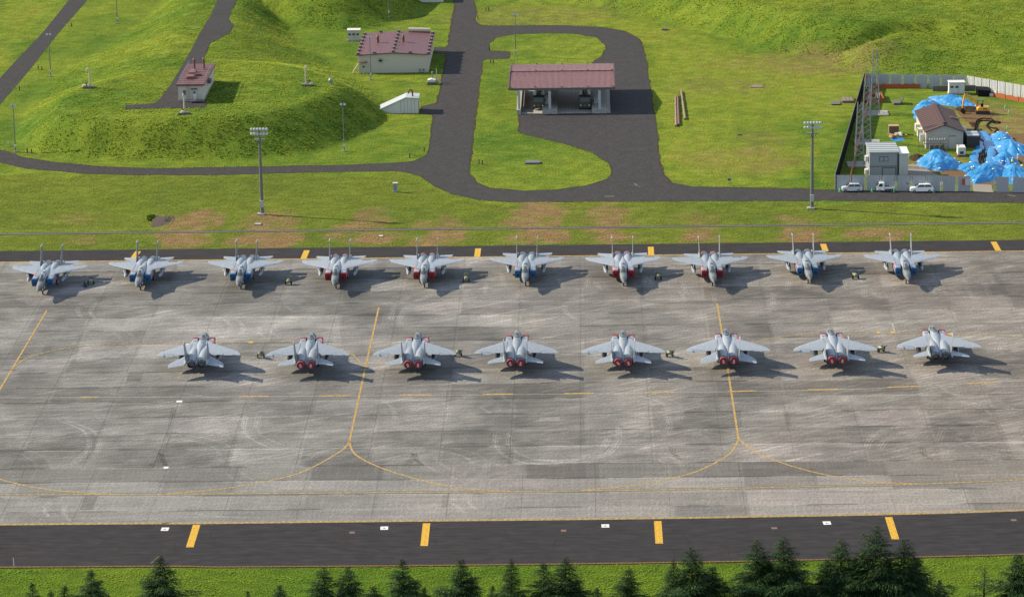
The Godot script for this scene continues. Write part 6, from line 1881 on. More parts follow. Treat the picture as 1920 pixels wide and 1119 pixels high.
func kei_truck(at: Vector3):
	var t := thing("mini_truck", "small white flatbed truck with a pale red flag, parked by the fence", "truck", at)
	var cab := part("cab", Geo.new().prism(PackedVector2Array([Vector2(-1.68, 0.35), Vector2(-1.66, 1.0), Vector2(-1.25, 1.72), Vector2(-1.1, 1.8), Vector2(-0.25, 1.8), Vector2(-0.22, 0.35)]), -0.72, 0.72).mesh(), M.car_white, t)
	part("windscreen", Geo.new().box(Vector3(-1.46, 1.4, 0), Vector3(0.04, 0.72, 1.25), Basis(Vector3.BACK, -0.52)).mesh(), M.window_glass, cab)
	for s: float in [-1.0, 1.0]:
		part("side_window", Geo.new().prism(PackedVector2Array([Vector2(-1.38, 1.08), Vector2(-1.12, 1.62), Vector2(-0.62, 1.62), Vector2(-0.6, 1.08)]), 0.0, 0.03, Transform3D(Basis.IDENTITY, Vector3(0, 0, 0.715 * s - (0.03 if s < 0 else 0.0)))).mesh(), M.window_glass, cab)
		for x in [-1.1, 1.05]:
			var w := part("wheel", wheel_mesh(0.28, 0.17), M.tyre, t, Transform3D(Basis(Vector3.UP, PI / 2), Vector3(x, 0.28, 0.64 * s)))
			part("rim", hub_mesh(0.28, 0.17), M.galvanised, w)
		part("bed_side", Geo.new().box(Vector3(0.78, 0.86, 0.70 * s), Vector3(1.85, 0.3, 0.04)).mesh(), M.car_white, t)
		part("headlight", Geo.new().box(Vector3(-1.68, 0.72, 0.5 * s), Vector3(0.05, 0.16, 0.24)).mesh(), M.lamp_glass, cab)
	part("cab_rear_window", Geo.new().box(Vector3(-0.225, 1.4, 0), Vector3(0.03, 0.5, 1.1)).mesh(), M.window_glass, cab)
	part("bed", Geo.new().box(Vector3(0.78, 0.68, 0), Vector3(1.9, 0.1, 1.44)).mesh(), M.car_white, t)
	part("tailgate", Geo.new().box(Vector3(1.72, 0.86, 0), Vector3(0.04, 0.3, 1.42)).mesh(), M.car_white, t)
	part("chassis", Geo.new().box(Vector3(0.3, 0.5, 0), Vector3(3.0, 0.14, 0.7)).mesh(), M.black_paint, t)
	part("toolbox", Geo.new().box(Vector3(0.35, 0.86, 0.1), Vector3(0.7, 0.28, 0.8)).mesh(), M.concrete_dark, t)
	var fl := part("flag_pole", Geo.new().bar(Vector3(-0.15, 0.8, -0.5), Vector3(-0.15, 2.75, -0.5), 0.04).mesh(), M.galvanised, t)
	var g := Geo.new()
	for k in 6:
		var x0 := -0.15 - k * 0.07; var x1 := -0.15 - (k + 1) * 0.07
		var z0 := -0.5 + 0.08 * sin(k * 1.3); var z1 := -0.5 + 0.08 * sin((k + 1) * 1.3)
		g.quad(Vector3(x0, 2.7 - k * 0.05, z0), Vector3(x1, 2.65 - k * 0.05, z1), Vector3(x1, 1.75 - k * 0.04, z1), Vector3(x0, 1.8, z0))
	part("flag", g.mesh(60.0), M.flag_pink, fl)

# ---- people: bones with radii, joined smoothly and meshed as surface nets
func person_mesh(bones: Array, lo: Vector3, hi: Vector3, cell: float) -> ArrayMesh:
	var n := Vector3i(((hi - lo) / cell).ceil())
	var sx := n.x + 1
	var sxy := sx * (n.y + 1)
	var f := PackedFloat32Array()
	f.resize(sxy * (n.z + 1))
	var own := PackedInt32Array()
	own.resize(f.size())
	for z in n.z + 1:
		for y in n.y + 1:
			for x in sx:
				var p := lo + Vector3(x, y, z) * cell
				var s := 1.0
				var nearest := 1.0
				var which := 0
				for i in bones.size():
					var a: Vector3 = bones[i][0]; var ab: Vector3 = bones[i][1]
					var t := clampf((p - a).dot(ab) * bones[i][4], 0.0, 1.0)
					var d: float = p.distance_to(a + ab * t) - lerpf(bones[i][2], bones[i][3], t)
					if d < nearest:
						nearest = d; which = i
					if d < 0.2:
						var h := clampf(0.5 + 0.5 * (s - d) / 0.03, 0.0, 1.0)
						s = lerpf(s, d, h) - 0.03 * h * (1.0 - h)
				f[z * sxy + y * sx + x] = s
				own[z * sxy + y * sx + x] = which
	var vi := {}
	var pos := []
	var col := []
	for z in n.z:
		for y in n.y:
			for x in n.x:
				var b := z * sxy + y * sx + x
				var s := Vector3.ZERO
				var cnt := 0
				for e in [[0, 1], [0, sx], [0, sxy], [1, 1 + sx], [1, 1 + sxy], [sx, sx + 1], [sx, sx + sxy], [sxy, sxy + 1], [sxy, sxy + sx], [1 + sx, 1 + sx + sxy], [1 + sxy, 1 + sx + sxy], [sx + sxy, 1 + sx + sxy]]:
					var u := f[b + e[0]]; var w := f[b + e[1]]
					if (u < 0.0) != (w < 0.0):
						var t := u / (u - w)
						var o0 := Vector3(1 if e[0] in [1, 1 + sx, 1 + sxy] else 0, 1 if e[0] in [sx, 1 + sx, sx + sxy] else 0, 1 if e[0] in [sxy, 1 + sxy, sx + sxy] else 0)
						var df: int = e[1] - e[0]
						s += o0 + Vector3(t if df == 1 else 0.0, t if df == sx else 0.0, t if df == sxy else 0.0)
						cnt += 1
				if cnt > 0:
					vi[b] = pos.size()
					pos.append(lo + (Vector3(x, y, z) + s / cnt) * cell)
					col.append(bones[own[b]][5])
	var v := PackedVector3Array()
	var c := PackedColorArray()
	for b in vi:
		for e in [[1, sx, sxy], [sx, sxy, 1], [sxy, 1, sx]]:
			var q: int = b + e[0]
			if q >= f.size() or (f[b] < 0.0) == (f[q] < 0.0): continue
			var k := [b, b - e[1], b - e[1] - e[2], b - e[2]]
			if not (vi.has(k[1]) and vi.has(k[2]) and vi.has(k[3])): continue
			if f[b] < 0.0: k = [k[0], k[3], k[2], k[1]]
			for w in [0, 1, 2, 0, 2, 3]:
				v.append(pos[vi[k[w]]]); c.append(col[vi[k[w]]])
	var st := SurfaceTool.new()
	st.begin(Mesh.PRIMITIVE_TRIANGLES)
	for i in v.size():
		st.set_color(c[i])
		st.set_smooth_group(0)
		st.add_vertex(v[i])
	st.index()
	st.generate_normals()
	return st.commit()

func make_worker(bend: float, top: Color, legs: Color) -> ArrayMesh:
	var sk := Color(0.45, 0.28, 0.2)
	var hip := Vector3(0, 0.92, 0)
	var lean := Basis(Vector3.RIGHT, bend)
	var ch := hip + lean * Vector3(0, 0.42, 0)
	var nk := hip + lean * Vector3(0, 0.56, 0.01)
	var hd := hip + lean * Vector3(0, 0.68, 0.04)
	var bs := [[hip, ch, 0.13, 0.15, top], [ch, nk, 0.12, 0.06, top], [nk, hd, 0.05, 0.1, sk], [hd, hd + lean * Vector3(0, 0.07, -0.01), 0.1, 0.095, sk], [hd + lean * Vector3(0, -0.02, 0.09), hd + lean * Vector3(0, -0.04, 0.115), 0.025, 0.02, sk]]
	for s: float in [-1.0, 1.0]:
		var sh := ch + lean * Vector3(0.19 * s, 0.07, 0)
		var el := sh + Vector3(0.07 * s, -0.27, 0.06 + bend * 0.12)
		var wr := el + Vector3(-0.02 * s, -0.18, 0.14 + bend * 0.1)
		bs.append_array([[ch + lean * Vector3(0.08 * s, 0.06, 0), sh, 0.09, 0.07, top], [sh, el, 0.06, 0.05, top], [el, wr, 0.048, 0.034, top]])
		var pm := wr + Vector3(0, -0.06, 0.03)
		bs.append([wr, pm, 0.032, 0.036, sk])
		for k in 4: bs.append([pm + Vector3(0.022 * (k - 1.5), 0, 0), pm + Vector3(0.024 * (k - 1.5), -0.07 + 0.006 * absf(k - 1.5), 0.03), 0.010, 0.008, sk])
		bs.append([wr + Vector3(-0.03 * s, -0.02, 0.01), wr + Vector3(-0.05 * s, -0.07, 0.04), 0.011, 0.009, sk])
		var kn := Vector3(0.11 * s, 0.49, 0.03 + 0.05 * s * (1.0 if bend < 0.2 else 0.4))
		var an := Vector3(0.12 * s, 0.09, -0.02 + 0.08 * s * (1.0 if bend < 0.2 else 0.4))
		bs.append_array([[hip + Vector3(0.085 * s, -0.03, 0), kn, 0.1, 0.062, legs], [kn, an, 0.062, 0.042, legs], [an, an + Vector3(0.01 * s, -0.045, 0.15), 0.045, 0.035, Color(0.03, 0.03, 0.03)]])
	var out := []
	for b in bs:
		var ab: Vector3 = b[1] - b[0]
		out.append([b[0], ab, b[2], b[3], 1.0 / maxf(ab.length_squared(), 1e-6), b[4]])
	return person_mesh(out, Vector3(-0.42, 0.0, -0.3), Vector3(0.42, 1.8, 0.75), 0.03)

func worker(at: Vector3, turn: float, m: ArrayMesh, bend: float, vest: Material, label: String):
	var p := thing("person", label, "person", at, turn)
	part("body", m, M.worker_cloth, p)
	var lean := Transform3D(Basis(Vector3.RIGHT, bend), Vector3(0, 0.92, 0))
	var r := []
	for e in [[0.60, 0.135], [0.66, 0.142], [0.74, 0.12], [0.80, 0.05]]:
		var rg := []
		for k in 14: rg.append(lean * Vector3(cos(TAU * k / 14.0) * e[1], e[0] + 0.1, 0.03 + sin(TAU * k / 14.0) * e[1] * 1.1))
		r.append(rg)
	part("helmet", Geo.new().loft(r, true).mesh(50.0), M.helmet, p)
	if vest:
		r = []
		for e in [[0.02, 0.16, 0.145], [0.25, 0.175, 0.16], [0.45, 0.19, 0.165], [0.52, 0.13, 0.1]]:
			var rg := []
			for k in 16: rg.append(lean * Vector3(cos(TAU * k / 16.0) * e[1], e[0], sin(TAU * k / 16.0) * e[2]))
			r.append(rg)
		part("vest", Geo.new().loft(r, false).mesh(50.0), vest, p)

func build_site():
	var cp := mat("clear_panel", lin(0.6, 0.66, 0.68), 0.1)
	cp.transparency = BaseMaterial3D.TRANSPARENCY_ALPHA
	cp.albedo_color.a = 0.18
	var wc := mat("worker_cloth", Color(1, 1, 1), 0.85)
	wc.vertex_color_use_as_albedo = true
	var c0 := Vector3(59.03, 0, -120.58)
	var c1 := Vector3(72.56, 0, -217.71)
	var c2 := Vector3(94.22, 0, -214.1)
	var c3 := Vector3(111.99, 0, -195.68)
	# worn ground first
	structure("bare_soil", draped(poly([89.58, -189.39, 91.28, -194.7, 94.77, -193.95, 97.37, -189.48, 95.8, -183.71, 92.13, -178.66, 90.52, -181.89]), 0.05), M.dry_soil)
	structure("bare_soil", draped(poly([77.92, -137.21, 80.46, -139.86, 84.28, -136.88, 86.84, -136.75, 88.77, -131.15, 89.99, -124.35, 88.82, -121.3, 85.32, -122.36, 82.47, -129.66]), 0.05), M.dry_soil)
	structure("bare_soil", draped(poly([92.59, -158.38, 94.3, -160.26, 94.07, -149.55, 99.01, -151.22, 98.55, -143.61, 94.87, -139.12, 92.27, -146.78]), 0.05), M.dry_soil)
	structure("gravel_yard", draped(poly([72.06, -127.48, 74.07, -140.19, 75.74, -142.45, 77.75, -138.61, 78.98, -133.48, 82.28, -127.87, 78.69, -122.69]), 0.06), M.gravel)
	structure("site_entrance_pad", draped(poly([84.82, -117.99, 85.36, -124.58, 88.88, -123.51, 88.55, -117.37]), 0.07), M.gravel)
	structure("earth_strip", draped(poly([94.22, -166.76, 101.28, -168.9, 99.28, -149.28, 97.28, -154.21]), 0.06), M.rust_earth if M.has("rust_earth") else M.dry_soil)
	structure("concrete_path", draped(poly([67.2, -142.42, 70.91, -143.17, 71.08, -145.05, 67.4, -144.77]), 0.08), M.concrete)
	var f1 := thing("site_fence", "pale grey corrugated site fence with clear slits along the road", "fence", Vector3.ZERO)
	fence_run(f1, c0, Vector3(84.57, 0, -118.44), 2.32, 0.30, 3.0, M.fence_panel, "front")
	fence_run(f1, Vector3(88.71, 0, -117.8), Vector3(100.96, 0, -115.89), 2.32, 0.30, 3.0, M.fence_panel, "front")
	var np := Vector3(Vector3(83.57, 0, -118.49).x, 0, Vector3(83.57, 0, -118.49).z + 0.14)
	var bd := part("notice_board", Geo.new().box(np + Vector3(0.35, 1.9, 0), Vector3(1.15, 1.2, 0.05)).mesh(), M.white_panel, f1)
	for k in 5: part("notice_line", Geo.new().box(np + Vector3(0.3, 2.3 - k * 0.2, 0.03), Vector3(0.8 - 0.1 * (k % 3), 0.05, 0.012)).mesh(), M.galvanised, bd)
	part("red_board", Geo.new().box(np + Vector3(-0.6, 1.9, 0), Vector3(0.5, 1.2, 0.05)).mesh(), M.sign_red, f1)
	part("red_sign", Geo.new().box(Vector3(Vector3(72.53, 0, -119.47).x, 1.5, Vector3(72.53, 0, -119.47).z + 0.14), Vector3(0.34, 0.28, 0.04)).mesh(), M.sign_red, f1)
	var f2 := thing("site_fence", "dark grey soundproof fence running back from the road corner", "fence", Vector3.ZERO)
	fence_run(f2, c1, c0, 1.85, 0.05, 3.0, M.dark_panel, "side")
	var f3 := thing("site_fence", "pale grey fence along the back of the site below the bank", "fence", Vector3.ZERO)
	fence_run(f3, c1, c2, 2.3, 0.3, 3.0, M.fence_panel, "back")
	var f4 := thing("site_fence", "bright white fence turning away behind the excavator", "fence", Vector3.ZERO)
	fence_run(f4, c2, c3, 1.9, 0.12, 3.0, M.white_panel, "back")
	# orange netting
	for e in [[Vector3(74.48, 0, -215.86), Vector3(87.48, 0, -215.65), "orange netting along the foot of the pale back fence"], [Vector3(96.49, 0, -208.83), Vector3(110.99, 0, -192.47), "orange netting along the foot of the white fence"]]:
		var nt := thing("orange_netting", e[2], "netting", Vector3.ZERO)
		var p0: Vector3 = e[0]; var p1: Vector3 = e[1]
		var dd := p1 - p0
		var g := Geo.new()
		for k in 24:
			var a := p0 + dd * (k / 24.0); var b := p0 + dd * ((k + 1) / 24.0)
			var ya := 0.95 + 0.1 * sin(k * 2.1); var yb := 0.95 + 0.1 * sin((k + 1) * 2.1)
			g.quad(a, b, b + Vector3(0, yb, 0), a + Vector3(0, ya, 0))
		part("net", g.mesh(), M.orange_net, nt)
		for k in 7: part("stake", Geo.new().box(p0 + dd * (k / 6.0) + Vector3(0, 0.6, 0.03), Vector3(0.07, 1.2, 0.07)).mesh(), M.orange_rail, nt)
	var pen := thing("orange_pen", "orange net pen around a pit beside the lattice towers", "pen", Vector3(73.42, 0, -200.68))
	for e in [[Vector3(0, 0.55, 0), Vector3(3.6, 1.0, 0.05)], [Vector3(0, 0.55, -7), Vector3(3.6, 1.0, 0.05)], [Vector3(1.8, 0.55, -3.5), Vector3(0.05, 1.0, 7)], [Vector3(-1.8, 0.55, -3.5), Vector3(0.05, 1.0, 7)]]:
		part("net", Geo.new().box(e[0], e[1]).mesh(), M.orange_net, pen)
	for k in 3: part("pipe", Geo.new().tube([Vector3(0.1 + k * 0.4, 0.5, -1.0), Vector3(0.6 + k * 0.4, 1.3, -4.5)], [0.1, 0.1], 8).mesh(40.0), M.galvanised, pen)
	var rail := thing("orange_guard_rail", "long rusty orange guard rail inside the dark fence", "guard rail", Vector3.ZERO)
	part("rail", Geo.new().bar(Vector3(61.71, 0, -122.65) + Vector3(0, 0.9, 0), Vector3(73.6, 0, -213.62) + Vector3(0, 0.9, 0), 0.28).mesh(), M.orange_rail, rail)
	for k in 14: part("rail_post", Geo.new().box(Vector3(61.71, 0, -122.65).lerp(Vector3(73.6, 0, -213.62), k / 13.0) + Vector3(0, 0.5, 0), Vector3(0.14, 1.0, 0.14)).mesh(), M.orange_rail, rail)
	lattice_tower(Vector3(65.3, 0, -142.05), 12.4, "lattice tower whose foot is beside the grey prefab block")
	lattice_tower(Vector3(68.27, 0, -161.67), 13.2, "lattice tower between the other two along the dark fence")
	lattice_tower(Vector3(72.38, 0, -189.84), 13.6, "lattice tower nearest the back fence, beside the orange pen")
	# prefab block
	var pf := thing("prefab_block", "grey two-storey site office with ribbed pale roof", "site office", Vector3(68.98, 0, -129.44))
	part("wall", Geo.new().box(Vector3(0, 2.6, -4.0), Vector3(5.5, 5.2, 8.0)).mesh(), M.grey_wall, pf)
	var rf := part("roof", Geo.new().box(Vector3(0, 5.34, -4.0), Vector3(5.8, 0.24, 8.5)).mesh(), M.pale_metal, pf)
	for k in 5: part("roof_rib", Geo.new().box(Vector3(0, 5.49, -0.6 - k * 1.7), Vector3(5.7, 0.1, 0.14)).mesh(), M.galvanised, rf)
	part("storey_band", Geo.new().box(Vector3(0, 2.55, 0.02), Vector3(5.56, 0.14, 0.08)).mesh(), M.concrete_dark, pf)
	var win := part("window", Geo.new().box(Vector3(-0.05, 4.0, 0.03), Vector3(1.7, 0.95, 0.06)).mesh(), M.black_paint, pf)
	for s in [-0.42, 0.42]: part("pane", Geo.new().box(Vector3(-0.05 + s, 4.0, 0.07), Vector3(0.72, 0.78, 0.03)).mesh(), M.grey_wall, win)
	var sh := part("shutter", Geo.new().box(Vector3(1.0, 1.1, 0.04), Vector3(2.4, 2.2, 0.08)).mesh(), M.grey_wall, pf)
	part("shutter_frame", Geo.new().box(Vector3(1.0, 2.25, 0.07), Vector3(2.6, 0.08, 0.1)).mesh(), M.black_paint, sh)
	for s in [-1.28, 1.28]: part("shutter_frame", Geo.new().box(Vector3(1.0 + s, 1.1, 0.07), Vector3(0.07, 2.3, 0.1)).mesh(), M.black_paint, sh)
	part("downpipe", Geo.new().bar(Vector3(2.62, 0, 0.1), Vector3(2.62, 5.2, 0.1), 0.12).mesh(), M.black_paint, pf)
	part("stair_housing", Geo.new().box(Vector3(3.75, 2.9, -2.6), Vector3(1.7, 4.2, 5.6)).mesh(), M.pale_metal, pf)
	part("stair_roof", Geo.new().box(Vector3(3.8, 5.08, -2.6), Vector3(2.0, 0.14, 6.0)).mesh(), M.white_panel, pf)
	for k in 4: part("stair_tread", Geo.new().box(Vector3(3.75, 0.15 + k * 0.2, 0.9 - k * 0.3), Vector3(1.4, 0.06, 0.3)).mesh(), M.concrete_dark, pf)
	for k in 2: part("air_unit", Geo.new().box(Vector3(-3.15, 1.0 + k * 2.6, -2.4), Vector3(0.6, 1.0, 1.4)).mesh(), M.white_wall, pf)
	# gabled hut
	var a := Vector3(79.65, 0, -155.64)
	var b := Vector3(86.93, 0, -155.25)
	var w := b.x - a.x
	var d := 19.5
	var hs2 := thing("gabled_house", "long ribbed-wall house with brown gabled roof inside the site", "house", Vector3((a.x + b.x) * 0.5, 0, a.z))
	part("wall", Geo.new().prism(PackedVector2Array([Vector2(-w / 2, 0), Vector2(w / 2, 0), Vector2(w / 2, 3.5), Vector2(0, 4.75), Vector2(-w / 2, 3.5)]), -d, 0.0).mesh(), M.siding, hs2)
	for k in 19:
		var xx := -w / 2 + (k + 0.5) * w / 19.0
		part("siding_rib", Geo.new().box(Vector3(xx, (3.4 + 1.2 * (1.0 - absf(xx) / (w / 2))) * 0.5, 0.03), Vector3(0.07, 3.4 + 1.2 * (1.0 - absf(xx) / (w / 2)), 0.07)).mesh(), M.siding, hs2)
	for s: float in [-1.0, 1.0]:
		var sl := part("roof", Geo.new().prism(PackedVector2Array([Vector2(0, 4.8), Vector2(s * (w / 2 + 0.4), 3.42), Vector2(s * (w / 2 + 0.4), 3.58), Vector2(0, 4.98)]), -d - 0.5, 0.5).mesh(), M.brown_roof, hs2)
		for k in 12:
			var zz := -d + (k + 0.4) * d / 12.0
			part("roof_course", Geo.new().bar(Vector3(s * 0.1, 4.95, zz), Vector3(s * (w / 2 + 0.3), 3.63, zz), 0.07).mesh(), M.brown_roof, sl)
	part("ridge_cap", Geo.new().box(Vector3(0, 5.0, -d / 2), Vector3(0.5, 0.12, d + 1.0)).mesh(), M.brown_roof, hs2)
	part("ridge_vent", Geo.new().box(Vector3(0.1, 5.15, -0.4), Vector3(0.6, 0.5, 0.6)).mesh(), M.brown_roof, hs2)
	part("roof_patch", Geo.new().bar(Vector3(w * 0.3, 4.15, -10), Vector3(w / 2 + 0.35, 3.66, -10), 0.7).mesh(), M.wood, hs2)
	var dr := part("door", Geo.new().box(Vector3(w * 0.22, 1.25, 0.06), Vector3(1.3, 2.5, 0.1)).mesh(), M.siding, hs2)
	part("door_frame", Geo.new().box(Vector3(w * 0.22, 2.55, 0.08), Vector3(1.5, 0.1, 0.12)).mesh(), M.concrete_dark, dr)
	part("corner_post", Geo.new().box(Vector3(w / 2 - 0.05, 1.7, 0.08), Vector3(0.14, 3.4, 0.16)).mesh(), M.white_wall, hs2)
	for e in [[-w / 2 - 0.5, -2.5], [-w / 2 - 0.5, -7.5], [-w / 2 - 0.5, -12.0]]:
		part("side_hood", Geo.new().box(Vector3(e[0], 1.8, e[1]), Vector3(1.0, 1.5, 1.8)).mesh(), M.white_wall, hs2)
	part("side_tank", Geo.new().tube([Vector3(w / 2 + 0.6, 0, -6.0), Vector3(w / 2 + 0.6, 2.9, -6.0), Vector3(w / 2 + 0.6, 3.2, -6.0)], [0.9, 0.9, 0.4], 16).mesh(40.0), M.pale_metal, hs2)
	# switchgear in front of the house
	var sw := thing("switchgear_frame", "steel pipe frame with white insulators in front of the gabled house", "switchgear", Vector3(81.46, 0, -153.6))
	for x in [-2.6, -1.2, 0.6, 2.1]:
		part("frame_post", Geo.new().box(Vector3(x, 1.15, 0), Vector3(0.13, 2.3, 0.13)).mesh(), M.galvanised, sw)
	for yy in [1.5, 2.2]: part("frame_beam", Geo.new().box(Vector3(-0.25, yy, 0), Vector3(4.9, 0.1, 0.12)).mesh(), M.concrete_dark, sw)
	for k in 7: part("insulator", Geo.new().tube([Vector3(-1.3 + k * 0.5, 2.25, 0.05), Vector3(-1.3 + k * 0.5, 2.6, 0.05)], [0.11, 0.08], 8).mesh(40.0), M.white_wall, sw)
	for k in 3: part("transformer", Geo.new().box(Vector3(-0.9 + k * 1.1, 0.6, -0.6), Vector3(0.7, 1.2, 0.7)).mesh(), M.concrete_dark, sw)
	var gn := thing("generator", "white generator on a rusty skid at the house corner", "generator", Vector3(85.98, 0, -148.54))
	part("housing", Geo.new().box(Vector3(0, 1.1, -1.0), Vector3(1.5, 1.5, 2.6)).mesh(), M.white_wall, gn)
	part("grille", Geo.new().box(Vector3(0, 0.8, 0.32), Vector3(0.7, 0.5, 0.05)).mesh(), M.black_paint, gn)
	part("exhaust", Geo.new().tube([Vector3(-0.5, 1.8, -0.8), Vector3(-0.5, 2.3, -0.8)], [0.08, 0.08], 8).mesh(40.0), M.black_paint, gn)
	part("skid", Geo.new().box(Vector3(0, 0.2, -1.0), Vector3(1.7, 0.3, 2.9)).mesh(), M.rust_pipe, gn)
	var cb := thing("container", "dark green container with two pale lids beside the house", "container", Vector3(89.14, 0, -156.11))
	part("body", Geo.new().box(Vector3(0, 1.2, -2.5), Vector3(2.6, 2.2, 5.0)).mesh(), M.black_paint, cb)
	for z in [-1.2, -3.6]: part("lid", Geo.new().box(Vector3(0.0, 2.38, z), Vector3(2.4, 0.16, 1.7)).mesh(), M.pale_metal, cb)
	cabin(Vector3(91.55, 0, -208.56), "small white cabin with two dark windows against the back fence", M.white_wall, 3.3, 2.2, 2.3, 2)
	single("concrete_block_wall", Geo.new().box(Vector3(0, 0.6, 0), Vector3(10.5, 1.2, 0.5)).mesh(), M.concrete_dark, "low dark concrete wall behind the white cabin", "wall", Vector3(91.98, 0, -212.51))
	single("dark_skip", Geo.new().prism(PackedVector2Array([Vector2(-1.2, 0), Vector2(1.2, 0), Vector2(1.5, 1.3), Vector2(-1.4, 1.5)]), -4.0, 0.0).mesh(), M.black, "black bin leaning open beside the white fence corner", "bin", Vector3(97.07, 0, -205.98))
	single("foam_blocks", Geo.new().box(Vector3(0, 0.35, -1), Vector3(1.5, 0.7, 3.0)).mesh(), M.white_wall, "white block of stacked boards by the orange netting", "stack", Vector3(99.05, 0, -206.42))
	var sk := thing("tilted_hatch", "black open hatch with raised lid on the grass inside the site", "hatch", Vector3(77.87, 0, -198.76))
	part("box", Geo.new().box(Vector3(0, 0.2, -1.0), Vector3(1.5, 0.5, 3.0)).mesh(), M.concrete_dark, sk)
	part("lid", Geo.new().box(Vector3(0.9, 0.7, -1.0), Vector3(1.5, 0.1, 2.6), Basis(Vector3.BACK, 0.9)).mesh(), M.black_paint, sk)
	var st := thing("pallet_stack", "brown pallet crate behind the cardboard on the blue sheet", "crate", Vector3(74.49, 0, -168.85))
	part("crate", Geo.new().box(Vector3(0, 0.9, -0.8), Vector3(2.0, 1.8, 1.6)).mesh(), M.wood, st)
	for k in 5: part("slat", Geo.new().box(Vector3(0, 0.25 + k * 0.34, 0.03), Vector3(1.9, 0.16, 0.06)).mesh(), M.brown_post, st)
	part("top", Geo.new().box(Vector3(0, 1.84, -0.8), Vector3(2.1, 0.08, 1.7)).mesh(), M.cardboard, st)
	single("ground_sheet", weed_mound(2.3, 2.6, 0.25, 20), M.tarp, "blue ground sheet under a jumble of cardboard boxes", "ground sheet", Vector3(74.87, 0, -164.8))
	var rng := RandomNumberGenerator.new()
	rng.seed = 8
	for k in 11:
		var mm: Material = [M.cardboard, M.cardboard, M.white_wall, M.wood][k % 4]
		single("cardboard_box", Geo.new().box(Vector3(0, 0.2, 0), Vector3(rng.randf_range(0.4, 0.8), 0.4, rng.randf_range(0.4, 0.9)), Basis(Vector3(0.3, 0, 1).normalized(), rng.randf_range(-0.3, 0.3))).mesh(), mm, "%s box in the jumble on the blue ground sheet" % ["brown", "brown", "white", "wooden"][k % 4], "box", Vector3(74.96, 0, -165.8) + Vector3(rng.randf_range(-1.8, 1.9), 0.42, rng.randf_range(-1.6, 1.3)), rng.randf() * TAU, "boxes on the blue ground sheet")
	var wl := thing("warning_lamp", "thin pole with a yellow lamp beside the cardboard heap", "lamp pole", Vector3(77.94, 0, -153.3))
	part("pole", Geo.new().tube([Vector3.ZERO, Vector3(0, 4.3, 0)], [0.06, 0.05], 6).mesh(40.0), M.mast, wl)
	part("lamp", Geo.new().tube([Vector3(-0.25, 4.3, 0), Vector3(-0.25, 4.75, 0)], [0.2, 0.16], 10).mesh(40.0), M.vest_yellow, wl)
	excavator(Vector3(94.59, 0, -188.56))
	# blue tarpaulin heaps and trench covers
	tarp_heap(Vector3(83.33, 0, -191.36), 2.9, 11.0, 2.0, 3, "blue heap behind the house, its end nearest the crates", -0.15, 2.0, 9)
	tarp_heap(Vector3(89.86, 0, -200.27), 3.2, 6.5, 1.5, 4, "long low blue heap behind the house near the excavator", 0.7, 1.8, 5)
	tarp_heap(Vector3(80.91, 0, -142.18), 4.4, 6.2, 2.6, 5, "large blue heap between the site office and the house", 0.1, 1.5, 14)
	tarp_heap(Vector3(86.74, 0, -137.68), 3.2, 3.6, 1.1, 6, "low dark-folded blue heap beside the trench mouth", 0.2, 1.6, 4)
	tarp_heap(Vector3(95.62, 0, -163.17), 2.4, 6.0, 1.7, 7, "small peaked blue heap behind the biggest pair", 0.0, 1.2, 12)
	tarp_heap(Vector3(96.33, 0, -154.26), 3.6, 6.5, 2.1, 8, "wide blue heap beside the small peaked one", 0.3, 1.3, 10)
	tarp_heap(Vector3(93.74, 0, -143.39), 2.9, 4.4, 2.0, 9, "blue heap between the trench and the workers", 0.0, 1.3, 9)
	tarp_heap(Vector3(89.48, 0, -132.03), 4.3, 8.0, 2.5, 10, "big blue heap spilling towards the fence gap", -0.5, 1.4, 10)
	tarp_heap(Vector3(94.09, 0, -130.43), 3.8, 6.0, 2.2, 11, "blue heap hidden partly by the fence beyond the gap", 0.0, 1.4, 8)
	for e in [[[Vector3(92.37, 0, -169.39), Vector3(92.74, 0, -163.33), Vector3(92.34, 0, -154.48), Vector3(91.11, 0, -144.94), Vector3(89.61, 0, -136.61)], 1.05, "blue sheeting along the far lip of the trench"], [[Vector3(89.98, 0, -163.48), Vector3(90.59, 0, -159.47), Vector3(90.13, 0, -153.62), Vector3(88.53, 0, -148.89), Vector3(87.67, 0, -139.49)], 0.85, "blue sheeting along the near lip of the trench"]]:
		var pp := []
		var rr := []
		for q in e[0]:
			pp.append(q + Vector3(0, 0.15, 0)); rr.append(e[1])
		single("trench_sheeting", Geo.new().tube(smooth_path(pp, 5), range((pp.size() - 1) * 5 + 1).map(func(k): return e[1] * (1.0 + 0.16 * sin(k * 1.7) + 0.1 * sin(k * 3.9))), 14, true, 0.36).mesh(50.0), M.tarp, e[2], "sheeting", Vector3.ZERO, 0.0, "blue trench sheeting")
	single("trench", weed_mound(1.1, 9.0, 0.12, 31), M.soil, "dark open trench between the blue sheets", "trench", Vector3(89.88, 0, -146.91))
	single("trench", weed_mound(1.6, 7.5, 0.10, 32), M.soil, "dark open trench beside the house and the black hoses", "trench", Vector3(91.64, 0, -178.17))
	for k in 3:
		var off := Vector3(-0.45 + k * 0.45, 0.35, 0)
		single("trench_pipe", Geo.new().tube([Vector3(88.69, 0, -136.65) + off, Vector3(89.87, 0, -145.01) + off, Vector3(91.06, 0, -152.6) + off], [0.16, 0.16, 0.16], 8).mesh(40.0), M.black, "black pipe lying in the trench between blue sheets", "pipe", Vector3.ZERO, 0.0, "black pipes in the trench")
	single("soil_heap", weed_mound(1.9, 3.6, 0.8, 33), M.soil, "dark soil heap beside the large blue heap", "soil heap", Vector3(77.23, 0, -147.1))
	single("soil_heap", weed_mound(3.2, 4.5, 0.5, 34), M.soil, "spread dark soil under the excavator's bucket", "soil heap", Vector3(92.21, 0, -193.01))
